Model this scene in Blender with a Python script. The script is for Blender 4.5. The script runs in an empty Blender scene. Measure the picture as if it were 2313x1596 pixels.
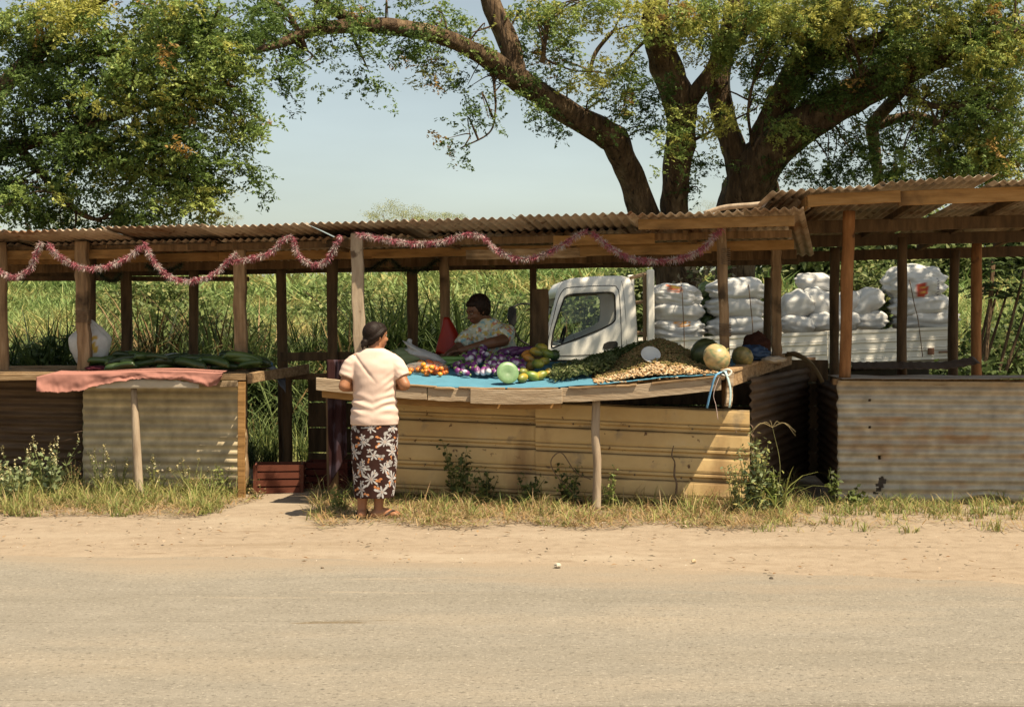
import bpy, math, random
import numpy as np
from mathutils import Vector, Matrix, noise, Quaternion, Euler

random.seed(7)
rng = np.random.default_rng(7)
scene = bpy.context.scene
R = math.radians

# ---------------------------------------------------------------- camera
cam_d = bpy.data.cameras.new("camera")
cam_d.lens = 50.0
cam_d.sensor_width = 36.0
cam_d.shift_y = -58.0 / 2313.0
cam_d.clip_start = 0.1
cam_d.clip_end = 2000.0
cam = bpy.data.objects.new("camera", cam_d)
cam.location = (0, 0, 1.5)
cam.rotation_euler = (math.pi / 2, 0, 0)
scene.collection.objects.link(cam)
scene.camera = cam

# ---------------------------------------------------------------- light
SUN_TO = Vector((0.42, -0.33, 1.0)).normalized()
SUN_EL = math.asin(SUN_TO.z)
SUN_AZ = math.atan2(SUN_TO.x, SUN_TO.y)
world = bpy.data.worlds.new("World")
scene.world = world
world.use_nodes = True
wn, wl = world.node_tree.nodes, world.node_tree.links
wn.clear()
w_out = wn.new("ShaderNodeOutputWorld")
w_bg = wn.new("ShaderNodeBackground")
w_sky = wn.new("ShaderNodeTexSky")
w_sky.sky_type = 'NISHITA'
w_sky.sun_disc = False
w_sky.sun_elevation = SUN_EL
w_sky.sun_rotation = SUN_AZ
w_sky.air_density = 1.0
w_sky.dust_density = 1.5
w_sky.ozone_density = 1.0
w_hs = wn.new("ShaderNodeHueSaturation")
w_hs.inputs['Saturation'].default_value = 0.74
w_tint = wn.new("ShaderNodeMix")
w_tint.data_type = 'RGBA'
w_tint.blend_type = 'MULTIPLY'
w_tint.inputs[0].default_value = 1.0
w_tint.inputs[7].default_value = (1.0, 0.955, 0.82, 1)
# thin, barely visible high cloud all over the sky
w_tc = wn.new("ShaderNodeTexCoord")
w_map = wn.new("ShaderNodeMapping")
w_map.inputs['Scale'].default_value = (2.0, 2.0, 9.0)
w_no = wn.new("ShaderNodeTexNoise")
w_no.inputs['Scale'].default_value = 1.6
w_no.inputs['Detail'].default_value = 5
w_rmp = wn.new("ShaderNodeMapRange")
w_rmp.inputs['From Min'].default_value = 0.35
w_rmp.inputs['From Max'].default_value = 0.75
w_rmp.inputs['To Min'].default_value = 0.96
w_rmp.inputs['To Max'].default_value = 1.12
w_vm = wn.new("ShaderNodeVectorMath")
w_vm.operation = 'SCALE'
wl.new(w_tc.outputs['Generated'], w_map.inputs['Vector'])
wl.new(w_map.outputs['Vector'], w_no.inputs['Vector'])
wl.new(w_no.outputs['Fac'], w_rmp.inputs['Value'])
wl.new(w_sky.outputs['Color'], w_hs.inputs['Color'])
wl.new(w_hs.outputs['Color'], w_tint.inputs[6])
wl.new(w_tint.outputs[2], w_vm.inputs[0])
wl.new(w_rmp.outputs['Result'], w_vm.inputs['Scale'])
wl.new(w_vm.outputs['Vector'], w_bg.inputs['Color'])
w_bg.inputs['Strength'].default_value = 0.076
wl.new(w_bg.outputs['Background'], w_out.inputs['Surface'])

sun_d = bpy.data.lights.new("sun", 'SUN')
sun_d.energy = 5.0
sun_d.angle = R(0.53)
sun_d.color = (1.0, 0.85, 0.63)
sun = bpy.data.objects.new("sun", sun_d)
sun.rotation_euler = (-SUN_TO).to_track_quat('-Z', 'Y').to_euler()
sun.location = (10, -6, 24)
scene.collection.objects.link(sun)

vs = scene.view_settings
vs.view_transform = 'Standard'
vs.look = 'None'
vs.exposure = 1.03
vs.gamma = 1.0
vs.use_curve_mapping = False

# ---------------------------------------------------------------- helpers
COL = scene.collection
F = 3212.5
def W(u, v, D):
    """a point seen at u,v (2313 wide picture) standing D metres away"""
    return Vector(((u - 1156.5) / F * D, D, 1.5 - (v - 740.0) / F * D))

class MB:
    """collects vertices, faces and vertex colours of one mesh"""
    def __init__(s):
        s.v = []; s.f = []; s.c = []; s.n = 0
    def add(s, V, faces, col=None):
        V = np.asarray(V, float).reshape(-1, 3)
        s.v.append(V)
        o = s.n
        s.f.extend([tuple(int(i) + o for i in f) for f in faces])
        if col is None:
            col = np.ones((len(V), 3))
        col = np.asarray(col, float)
        if col.ndim == 1:
            col = np.tile(col, (len(V), 1))
        s.c.append(col)
        s.n += len(V)
        return s

def grid_faces(nu, nv, wrap=False, off=0):
    fs = []
    m = nu if wrap else nu - 1
    for j in range(nv - 1):
        for i in range(m):
            i2 = (i + 1) % nu
            fs.append((off + j * nu + i, off + j * nu + i2, off + (j + 1) * nu + i2, off + (j + 1) * nu + i))
    return fs

def set_cols(me, C):
    a = me.color_attributes.new("Col", 'FLOAT_COLOR', 'POINT')
    rgba = np.ones((len(C), 4), np.float32)
    rgba[:, :3] = C
    a.data.foreach_set("color", rgba.ravel())

ORIG = {}
def link_child(o, parent, origin):
    """world-placed object o becomes a part of parent (which sits unrotated at ORIG[parent])"""
    COL.objects.link(o)
    ORIG[o.name] = Vector(origin)
    if parent is not None:
        o.parent = parent
        o.matrix_parent_inverse = Matrix.Translation(-ORIG[parent.name])

def obj(name, mb, mat, parent=None, smooth=False, solid=0, bevel=0, subsurf=0, base=True):
    V = np.concatenate(mb.v); C = np.concatenate(mb.c)
    lo, hi = V.min(0), V.max(0)
    org = np.array([(lo[0] + hi[0]) / 2, (lo[1] + hi[1]) / 2, lo[2]])
    me = bpy.data.meshes.new(name)
    me.from_pydata((V - org).tolist(), [], mb.f)
    set_cols(me, C)
    if smooth:
        me.polygons.foreach_set("use_smooth", np.ones(len(me.polygons), bool))
    me.materials.append(mat)
    me.update()
    o = bpy.data.objects.new(name, me)
    o.location = org
    link_child(o, parent, org)
    if bevel:
        m = o.modifiers.new("b", 'BEVEL'); m.width = bevel; m.segments = 1; m.limit_method = 'ANGLE'
    if solid:
        m = o.modifiers.new("s", 'SOLIDIFY'); m.thickness = solid; m.offset = 0
    if subsurf:
        m = o.modifiers.new("ss", 'SUBSURF'); m.levels = subsurf; m.render_levels = subsurf
    return o

def tag(o, label, cat, group=None, kind=None):
    o['label'] = label; o['category'] = cat
    if group: o['group'] = group
    if kind: o['kind'] = kind
    return o

def thing(name, label, cat, loc, group=None):
    o = bpy.data.objects.new(name, None)
    o.empty_display_size = 0.2
    o.location = loc
    COL.objects.link(o)
    ORIG[o.name] = Vector(loc)
    return tag(o, label, cat, group)

def struct(o):
    o['kind'] = 'structure'; return o

def dup(o, loc, rot=(0, 0, 0), sc=1.0, label=None):
    c = o.copy(); COL.objects.link(c)
    c.location = loc; c.rotation_euler = rot
    c.scale = (sc, sc, sc) if not hasattr(sc, '__len__') else sc
    ORIG[c.name] = Vector(loc)
    if label: c['label'] = label
    return c

def strips(name, V, cols, mat, parent=None, smooth=False):
    """V (n, k, 2, 3): n ribbons of k pairs; cols (n,3) or (n,k,2,3)"""
    n, k = V.shape[:2]
    base = (np.arange(n) * (k * 2))[:, None, None]
    a = np.arange(k - 1)[None, :, None] * 2
    q = base + a + np.array([0, 1, 3, 2])[None, None, :]
    q = q.reshape(-1, 4)
    P = V.reshape(-1, 3)
    if cols.ndim == 2:
        C = np.repeat(cols, k * 2, axis=0)
    else:
        C = cols.reshape(-1, 3)
    return fastmesh(name, P, q, C, mat, parent, smooth)

def fastmesh(name, P, Q, C, mat, parent=None, smooth=False):
    me = bpy.data.meshes.new(name)
    lo, hi = P.min(0), P.max(0)
    org = np.array([(lo[0] + hi[0]) / 2, (lo[1] + hi[1]) / 2, lo[2]])
    nf = len(Q); w = Q.shape[1]
    me.vertices.add(len(P)); me.vertices.foreach_set("co", (P - org).astype(np.float32).ravel())
    me.loops.add(nf * w); me.loops.foreach_set("vertex_index", Q.astype(np.int32).ravel())
    me.polygons.add(nf); me.polygons.foreach_set("loop_start", np.arange(0, nf * w, w, dtype=np.int32))
    if smooth:
        me.polygons.foreach_set("use_smooth", np.ones(nf, bool))
    me.update(calc_edges=True)
    set_cols(me, C)
    me.materials.append(mat)
    o = bpy.data.objects.new(name, me)
    o.location = org
    link_child(o, parent, org)
    return o

def norm(a):
    return a / (np.linalg.norm(a, axis=-1, keepdims=True) + 1e-9)

def spline(pts, sub):
    P = np.asarray(pts, float)
    if len(P) < 3 or sub <= 1:
        if sub > 1:
            t = np.linspace(0, 1, sub * (len(P) - 1) + 1)[:, None]
            return P[0] * (1 - t) + P[-1] * t if len(P) == 2 else P
        return P
    E = np.vstack([2 * P[0] - P[1], P, 2 * P[-1] - P[-2]])
    out = []
    for i in range(1, len(E) - 2):
        p0, p1, p2, p3 = E[i - 1], E[i], E[i + 1], E[i + 2]
        for k in range(sub):
            t = k / sub
            out.append(0.5 * ((2 * p1) + (-p0 + p2) * t + (2 * p0 - 5 * p1 + 4 * p2 - p3) * t * t + (-p0 + 3 * p1 - 3 * p2 + p3) * t ** 3))
    out.append(P[-1])
    return np.array(out)

def tube(mb, pts, radii, n=8, sub=4, col=None, wob=0.0, flat=(1, 1), cap=True, round_cap=False, ws=3.0):
    P4 = np.column_stack([np.asarray([tuple(p) for p in pts], float), np.asarray(radii, float)])
    S = spline(P4, sub)
    P, r = S[:, :3], np.maximum(S[:, 3], 1e-4)
    if round_cap:
        d0 = norm(P[0] - P[1]); d1 = norm(P[-1] - P[-2])
        A = [(P[0] + d0 * r[0] * math.sin(a), r[0] * math.cos(a)) for a in (1.35, 1.0, 0.5)]
        B = [(P[-1] + d1 * r[-1] * math.sin(a), r[-1] * math.cos(a)) for a in (0.5, 1.0, 1.35)]
        P = np.vstack([[a[0] for a in A], P, [b[0] for b in B]])
        r = np.concatenate([[a[1] for a in A], r, [b[1] for b in B]])
    T = norm(np.gradient(P, axis=0))
    ref = np.array([0, 0, 1.0]) if abs(T[0][2]) < 0.9 else np.array([1.0, 0, 0])
    N = norm(np.cross(T[0], ref)); rings = []
    for i in range(len(P)):
        N = norm(N - T[i] * np.dot(N, T[i])); B = np.cross(T[i], N)
        a = np.linspace(0, 2 * math.pi, n, endpoint=False)
        rr = np.full(n, r[i])
        if wob:
            for j in range(n):
                q = P[i] * ws + 3.1 * (N * math.cos(a[j]) + B * math.sin(a[j]))
                rr[j] *= 1 + wob * noise.noise(Vector(q))
        rings.append(P[i] + np.outer(rr * np.cos(a) * flat[0], N) + np.outer(rr * np.sin(a) * flat[1], B))
    V = np.vstack(rings); fs = grid_faces(n, len(P), wrap=True)
    if cap:
        fs.append(tuple(range(n - 1, -1, -1))); fs.append(tuple(range((len(P) - 1) * n, len(P) * n)))
    mb.add(V, fs, col)
    return P, r

def plank(mb, p0, p1, w, h, up=(0, 0, 1), n=5, wob=0.004, col=None, taper=1.0):
    """board from p0 to p1: w across, h along up"""
    p0, p1 = np.array(tuple(p0), float), np.array(tuple(p1), float)
    d = norm(p1 - p0); up = np.array(up, float); side = norm(np.cross(d, up)); upv = np.cross(side, d)
    V = []
    for i in range(n + 1):
        t = i / n
        c = p0 * (1 - t) + p1 * t + side * random.uniform(-wob, wob) + upv * random.uniform(-wob, wob)
        s = 1 + (taper - 1) * t
        hh = h * s / 2 * random.uniform(1 - wob * 8, 1 + wob * 8); ww = w * s / 2
        V += [c - side * ww - upv * hh, c + side * ww - upv * hh, c + side * ww + upv * hh, c - side * ww + upv * hh]
    fs = grid_faces(4, n + 1, wrap=True)
    fs = [tuple(reversed(f)) for f in fs]
    fs.append((0, 1, 2, 3)); fs.append(tuple(reversed(range(n * 4, n * 4 + 4))))
    mb.add(np.array(V), [tuple(reversed(f)) for f in fs], col)
    return mb

def box(mb, c, s, rz=0.0, col=None):
    c = np.array(tuple(c), float); x, y, z = [q / 2 for q in s]
    V = np.array([(-x, -y, -z), (x, -y, -z), (x, y, -z), (-x, y, -z), (-x, -y, z), (x, -y, z), (x, y, z), (-x, y, z)])
    ca, sa = math.cos(rz), math.sin(rz)
    V = V @ np.array([[ca, sa, 0], [-sa, ca, 0], [0, 0, 1]]) + c
    mb.add(V, [(3, 2, 1, 0), (4, 5, 6, 7), (0, 1, 5, 4), (1, 2, 6, 5), (2, 3, 7, 6), (3, 0, 4, 7)], col)
    return mb

def rotm(rx=0, ry=0, rz=0):
    return np.array(Euler((rx, ry, rz)).to_matrix())

def blob(mb, c, rad, rot=None, nu=16, nv=10, fn=None, colfn=None, col=None):
    """deformable ellipsoid; fn(unit dirs Nx3)->radial factor N; colfn(unit)->Nx3"""
    th = np.linspace(0, 2 * math.pi, nu, endpoint=False)
    ph = np.linspace(-math.pi / 2 + 0.0, math.pi / 2, nv)[1:-1]
    U = np.array([(math.cos(p) * math.cos(t), math.cos(p) * math.sin(t), math.sin(p)) for p in ph for t in th])
    U = np.vstack([U, [(0, 0, -1), (0, 0, 1)]])
    V = U * np.array(rad)
    if fn is not None:
        V = V * fn(U)[:, None]
    if rot is not None:
        V = V @ rot.T
    V = V + np.array(tuple(c))
    m = len(ph)
    fs = grid_faces(nu, m, wrap=True)
    s, t = m * nu, m * nu + 1
    fs += [((i + 1) % nu, i, s) for i in range(nu)]
    fs += [((m - 1) * nu + i, (m - 1) * nu + (i + 1) % nu, t) for i in range(nu)]
    mb.add(V, fs, colfn(U) if colfn is not None else col)
    return mb

def nz(P, sc=1.0, seed=0.0):
    return np.array([noise.noise(Vector(p) * sc + Vector((seed, seed * 1.7, -seed))) for p in P])

def surf(mb, nu, nv, fn, col=None):
    V = np.array([tuple(fn(i / (nu - 1), j / (nv - 1))) for j in range(nv) for i in range(nu)])
    mb.add(V, grid_faces(nu, nv), col)
    return mb

# ---------------------------------------------------------------- materials
def pm(name, stops, scale=4.0, stretch=(1, 1, 1), detail=6.0, rough=0.85, bump=0.3, bscale=None, bdist=0.01,
       metal=0.0, spec=0.25, spots=None, orand=0.0, sss=0.0, wave=None, vc=False):
    """procedural material: noise ramp + optional spots [(rgb, scale, lo, hi, stretch)] + bump"""
    m = bpy.data.materials.new(name); m.use_nodes = True
    n, l = m.node_tree.nodes, m.node_tree.links
    b = n['Principled BSDF']
    tc = n.new("ShaderNodeTexCoord")
    def mapped(st):
        mp = n.new("ShaderNodeMapping"); mp.inputs['Scale'].default_value = st
        l.new(tc.outputs['Object'], mp.inputs['Vector'])
        if orand:
            oi = n.new("ShaderNodeObjectInfo"); sc = n.new("ShaderNodeMath"); sc.operation = 'MULTIPLY'; sc.inputs[1].default_value = 37.0
            l.new(oi.outputs['Random'], sc.inputs[0]); l.new(sc.outputs[0], mp.inputs['Location'])
        return mp.outputs['Vector']
    vec = mapped(stretch)
    no = n.new("ShaderNodeTexNoise"); no.inputs['Scale'].default_value = scale; no.inputs['Detail'].default_value = detail
    no.inputs['Roughness'].default_value = 0.6
    l.new(vec, no.inputs['Vector'])
    cr = n.new("ShaderNodeValToRGB"); e = cr.color_ramp.elements
    for i, (p, c) in enumerate(stops):
        el = e[i] if i < 2 else e.new(p)
        el.position = p; el.color = (*c, 1)
    l.new(no.outputs['Fac'], cr.inputs['Fac'])
    out = cr.outputs['Color']
    for sp in (spots or []):
        c, s, lo, hi = sp[:4]; st = sp[4] if len(sp) > 4 else (1, 1, 1)
        n2 = n.new("ShaderNodeTexNoise"); n2.inputs['Scale'].default_value = s; n2.inputs['Detail'].default_value = 5
        l.new(mapped(st), n2.inputs['Vector'])
        mr = n.new("ShaderNodeMapRange"); mr.inputs['From Min'].default_value = lo; mr.inputs['From Max'].default_value = hi
        l.new(n2.outputs['Fac'], mr.inputs['Value'])
        mx = n.new("ShaderNodeMix"); mx.data_type = 'RGBA'
        l.new(mr.outputs['Result'], mx.inputs[0]); l.new(out, mx.inputs[6]); mx.inputs[7].default_value = (*c, 1)
        out = mx.outputs[2]
    if orand:
        oi = n.new("ShaderNodeObjectInfo"); mr = n.new("ShaderNodeMapRange")
        mr.inputs['To Min'].default_value = 1 - orand; mr.inputs['To Max'].default_value = 1 + orand
        l.new(oi.outputs['Random'], mr.inputs['Value'])
        hs = n.new("ShaderNodeHueSaturation"); l.new(mr.outputs['Result'], hs.inputs['Value']); l.new(out, hs.inputs['Color'])
        out = hs.outputs['Color']
    if vc:                      # the mesh's own mud and painted rib-shade tones multiply the paint
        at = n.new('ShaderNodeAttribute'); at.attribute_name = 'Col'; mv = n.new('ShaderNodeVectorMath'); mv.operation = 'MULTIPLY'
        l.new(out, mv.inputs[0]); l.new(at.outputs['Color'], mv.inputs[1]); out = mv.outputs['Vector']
    l.new(out, b.inputs['Base Color'])
    b.inputs['Roughness'].default_value = rough
    b.inputs['Metallic'].default_value = metal
    b.inputs['Specular IOR Level'].default_value = spec
    if sss:
        b.inputs['Subsurface Weight'].default_value = sss
        b.inputs['Subsurface Radius'].default_value = (0.02, 0.008, 0.004)
    if bump:
        n3 = n.new("ShaderNodeTexNoise"); n3.inputs['Scale'].default_value = bscale or scale * 2.5; n3.inputs['Detail'].default_value = 6
        l.new(vec, n3.inputs['Vector'])
        bp = n.new("ShaderNodeBump"); bp.inputs['Strength'].default_value = bump; bp.inputs['Distance'].default_value = bdist
        l.new(n3.outputs['Fac'], bp.inputs['Height']); l.new(bp.outputs['Normal'], b.inputs['Normal'])
    return m

def vcm(name, rough=0.7, trans=0.0, spec=0.2, bump=0.0, bscale=60.0, vary=0.12, vscale=30.0, sheen=0.0, alpha=1.0):
    """colours come from the mesh's own colour attribute, broken up by noise; trans = share of translucent (leaves, thin cloth)"""
    m = bpy.data.materials.new(name); m.use_nodes = True
    n, l = m.node_tree.nodes, m.node_tree.links
    b = n['Principled BSDF']; out = n['Material Output']
    at = n.new("ShaderNodeAttribute"); at.attribute_name = "Col"
    tc = n.new("ShaderNodeTexCoord")
    no = n.new("ShaderNodeTexNoise"); no.inputs['Scale'].default_value = vscale; no.inputs['Detail'].default_value = 4
    l.new(tc.outputs['Object'], no.inputs['Vector'])
    mr = n.new("ShaderNodeMapRange"); mr.inputs['From Min'].default_value = 0.25; mr.inputs['From Max'].default_value = 0.75
    mr.inputs['To Min'].default_value = 1 - vary; mr.inputs['To Max'].default_value = 1 + vary
    l.new(no.outputs['Fac'], mr.inputs['Value'])
    vm = n.new("ShaderNodeVectorMath"); vm.operation = 'SCALE'
    l.new(at.outputs['Color'], vm.inputs[0]); l.new(mr.outputs['Result'], vm.inputs['Scale'])
    l.new(vm.outputs['Vector'], b.inputs['Base Color'])
    b.inputs['Roughness'].default_value = rough; b.inputs['Specular IOR Level'].default_value = spec
    if bump:
        n3 = n.new("ShaderNodeTexNoise"); n3.inputs['Scale'].default_value = bscale; n3.inputs['Detail'].default_value = 5
        l.new(tc.outputs['Object'], n3.inputs['Vector'])
        bp = n.new("ShaderNodeBump"); bp.inputs['Strength'].default_value = bump; bp.inputs['Distance'].default_value = 0.005
        l.new(n3.outputs['Fac'], bp.inputs['Height']); l.new(bp.outputs['Normal'], b.inputs['Normal'])
    last = b.outputs['BSDF']
    if trans:
        tr = n.new("ShaderNodeBsdfTranslucent"); l.new(vm.outputs['Vector'], tr.inputs['Color'])
        mx = n.new("ShaderNodeMixShader"); mx.inputs[0].default_value = trans
        l.new(last, mx.inputs[1]); l.new(tr.outputs[0], mx.inputs[2]); last = mx.outputs[0]
    if alpha < 1:
        tp = n.new("ShaderNodeBsdfTransparent"); mx = n.new("ShaderNodeMixShader"); mx.inputs[0].default_value = alpha
        l.new(tp.outputs[0], mx.inputs[1]); l.new(last, mx.inputs[2]); last = mx.outputs[0]
    l.new(last, out.inputs['Surface'])
    return m

M = {}
M['wood'] = pm('weathered_wood', [(0.25, (0.055, 0.032, 0.014)), (0.5, (0.145, 0.083, 0.037)), (0.78, (0.25, 0.155, 0.08))], 3.0, (7, 7, 0.8), bump=0.5, bscale=9, orand=0.25,
               spots=[((0.045, 0.03, 0.015), 2.2, 0.56, 0.75)])
M['mid_post'] = pm('weathered_post', [(0.25, (0.10, 0.06, 0.032)), (0.5, (0.235, 0.15, 0.08)), (0.78, (0.36, 0.255, 0.155))], 3.0, (7, 7, 0.8), bump=0.6, bscale=9, orand=0.12,
               spots=[((0.05, 0.033, 0.018), 3.2, 0.58, 0.7), ((0.42, 0.32, 0.2), 5.0, 0.66, 0.74, (3, 3, 1))])
M['plank'] = pm('weathered_plank', [(0.25, (0.10, 0.06, 0.03)), (0.5, (0.24, 0.155, 0.08)), (0.78, (0.38, 0.27, 0.16))], 3.0, (1.0, 7, 12), bump=0.5, bscale=8, orand=0.2,
                spots=[((0.06, 0.04, 0.02), 2.5, 0.6, 0.75)])
M['pale_plank'] = pm('sun_bleached_board', [(0.25, (0.211, 0.148, 0.094)), (0.5, (0.328, 0.250, 0.168)), (0.8, (0.429, 0.351, 0.257))], 2.5, (1.2, 5, 9), bump=0.45, bscale=9, orand=0.12,
                     spots=[((0.14, 0.085, 0.045), 5.0, 0.62, 0.72, (1, 2, 3))])
M['pale_post'] = pm('sun_bleached_pole', [(0.25, (0.192, 0.136, 0.088)), (0.55, (0.336, 0.264, 0.188)), (0.8, (0.416, 0.344, 0.256))], 3.0, (6, 6, 1.0), bump=0.5, bscale=8,
                    spots=[((0.10, 0.065, 0.04), 7.0, 0.64, 0.7)])
M['red_post'] = pm('red_brown_pole', [(0.25, (0.13, 0.055, 0.02)), (0.55, (0.26, 0.12, 0.045)), (0.8, (0.35, 0.19, 0.085))], 3.0, (6, 6, 1.2), bump=0.4, bscale=8,
                   spots=[((0.06, 0.03, 0.015), 7.0, 0.62, 0.7)])
M['dark_wood'] = pm('dark_wood', [(0.3, (0.045, 0.028, 0.014)), (0.7, (0.13, 0.08, 0.04))], 3.0, (5, 5, 1), bump=0.5, orand=0.2)
M['brown_board'] = pm('brown_board', [(0.25, (0.12, 0.06, 0.02)), (0.5, (0.25, 0.135, 0.045)), (0.78, (0.36, 0.21, 0.085))], 2.5, (0.9, 6, 8), bump=0.4, orand=0.2,
                      spots=[((0.06, 0.03, 0.012), 2.0, 0.6, 0.75)])
M['roof'] = pm('rusty_roof_sheet', [(0.3, (0.203, 0.142, 0.088)), (0.55, (0.365, 0.284, 0.203)), (0.8, (0.486, 0.405, 0.304))], 2.0, (1, 1, 1), rough=0.7, bump=0.15, bscale=30, orand=0.2,
               spots=[((0.14, 0.065, 0.025), 1.6, 0.5, 0.68), ((0.09, 0.045, 0.02), 9.0, 0.6, 0.7)], metal=0.0, spec=0.35)
M['galv'] = pm('old_galvanised_sheet', [(0.3, (0.260, 0.215, 0.150)), (0.55, (0.390, 0.325, 0.227)), (0.8, (0.494, 0.416, 0.299))], 3.0, (1, 3, 9), rough=0.65, bump=0.12, bscale=25,
               spots=[((0.16, 0.10, 0.045), 2.4, 0.56, 0.72)], spec=0.35)
M['galv_blue'] = pm('streaked_galvanised_sheet', [(0.3, (0.189, 0.145, 0.102)), (0.5, (0.319, 0.290, 0.246)), (0.75, (0.392, 0.348, 0.283))], 3.2, (0.5, 3, 9), rough=0.65, bump=0.15, bscale=25,
                    spots=[((0.17, 0.09, 0.04), 3.0, 0.52, 0.66, (0.35, 1, 5)), ((0.08, 0.04, 0.015), 6.0, 0.67, 0.72)], spec=0.35)
M['cream_sheet'] = pm('cream_ribbed_sheet', [(0.3, (0.44, 0.30, 0.135)), (0.55, (0.56, 0.41, 0.20)), (0.8, (0.64, 0.50, 0.275))], 1.6, (1, 1, 1.5), rough=0.6, bump=0.08, bscale=25,
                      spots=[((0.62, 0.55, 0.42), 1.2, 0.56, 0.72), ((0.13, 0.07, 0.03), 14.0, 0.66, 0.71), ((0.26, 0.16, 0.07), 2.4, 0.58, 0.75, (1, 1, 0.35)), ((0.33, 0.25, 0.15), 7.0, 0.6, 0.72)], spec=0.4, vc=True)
M['galv_v'] = vcm('streaked_sheet', rough=0.65, spec=0.35, vary=0.3, vscale=9, bump=0.15, bscale=40)
M['dark_sheet'] = pm('dark_rusty_sheet', [(0.3, (0.05, 0.028, 0.013)), (0.6, (0.10, 0.065, 0.04)), (0.8, (0.16, 0.115, 0.08))], 3.0, (0.7, 0.7, 8), rough=0.75, bump=0.2, bscale=20, spec=0.25)
M['leaf'] = vcm('tree_leaf', rough=0.55, trans=0.36, spec=0.3, vary=0.1)
M['grass'] = vcm('grass_blade', rough=0.6, trans=0.3, spec=0.25, vary=0.1)
M['weed'] = vcm('weed_leaf', rough=0.6, trans=0.25, spec=0.25, vary=0.12)
M['tinsel'] = vcm('tinsel_foil', rough=0.4, trans=0.2, spec=0.5, vary=0.2, vscale=80)
M['cloth'] = vcm('cloth', rough=0.9, trans=0.12, spec=0.1, bump=0.25, bscale=220, vary=0.08, vscale=12)
M['plastic'] = vcm('thin_plastic', rough=0.4, trans=0.35, spec=0.45, bump=0.3, bscale=35, vary=0.08)
M['fruit'] = vcm('fruit_skin', rough=0.42, spec=0.45, vary=0.14, vscale=45, bump=0.05, bscale=90)
M['paint'] = vcm('painted_metal', rough=0.38, spec=0.5, vary=0.05, vscale=6, bump=0.03, bscale=8)
M['dull'] = vcm('dull_painted', rough=0.8, spec=0.2, vary=0.18, vscale=9, bump=0.2, bscale=50)
M['skin'] = vcm('skin', rough=0.5, spec=0.35, vary=0.07, vscale=22, bump=0.1, bscale=160)
M['hair'] = vcm('hair', rough=0.55, spec=0.12, vary=0.4, vscale=60, bump=0.4, bscale=120)
M['shirt'] = vcm('jersey_cloth', rough=0.92, spec=0.1, bump=0.15, bscale=300, vary=0.04, vscale=14)
M['bark'] = pm('tree_bark', [(0.25, (0.025, 0.015, 0.008)), (0.5, (0.09, 0.056, 0.029)), (0.78, (0.19, 0.13, 0.075))], 3.2, (3, 3, 0.7), bump=1.0, bscale=7, bdist=0.09,
               spots=[((0.24, 0.175, 0.10), 1.8, 0.58, 0.74), ((0.02, 0.012, 0.007), 6.0, 0.58, 0.68, (3, 3, 0.6))])
M['rope'] = pm('rope', [(0.3, (0.08, 0.05, 0.03)), (0.7, (0.2, 0.14, 0.09))], 20)
M['rubber'] = pm('black_rubber', [(0.3, (0.012, 0.011, 0.01)), (0.7, (0.03, 0.028, 0.025))], 6, rough=0.7)
M['seam'] = pm('dark_seam', [(0.3, (0.03, 0.026, 0.02)), (0.7, (0.05, 0.045, 0.036))], 6, rough=0.8)
M['peanut'] = vcm('peanut_shell', rough=0.85, vary=0.25, vscale=120, bump=0.3, bscale=150)
g = bpy.data.materials.new('window_glass'); g.use_nodes = True
gb = g.node_tree.nodes['Principled BSDF']
gb.inputs['Base Color'].default_value = (0.85, 0.9, 0.88, 1); gb.inputs['Roughness'].default_value = 0.03
gt = g.node_tree.nodes.new('ShaderNodeBsdfTransparent'); gm = g.node_tree.nodes.new('ShaderNodeMixShader')
gt.inputs['Color'].default_value = (0.86, 0.9, 0.88, 1); gg = g.node_tree.nodes.new('ShaderNodeBsdfGlossy'); gg.inputs['Roughness'].default_value = 0.03
gm.inputs[0].default_value = 0.04
g.node_tree.links.new(gt.outputs[0], gm.inputs[1]); g.node_tree.links.new(gg.outputs[0], gm.inputs[2])
g.node_tree.links.new(gm.outputs[0], g.node_tree.nodes['Material Output'].inputs['Surface'])
g.node_tree.nodes.remove(gb)
M['glass'] = g
# ================================================================ the setting
def hill(X, Y):
    X = np.asarray(X, float); Y = np.asarray(Y, float)
    s = np.clip(Y - 21.0, 0, None)
    z = 0.085 * np.minimum(s, 38) + 0.01 * np.clip(s - 38, 0, 60)
    z = z + 0.35 * np.clip(s / 10, 0, 1) * (np.sin(X * 0.31 + Y * 0.13) * 0.6 + np.sin(X * 0.11 - Y * 0.21 + 1.3) * 0.6)
    return z

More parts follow.
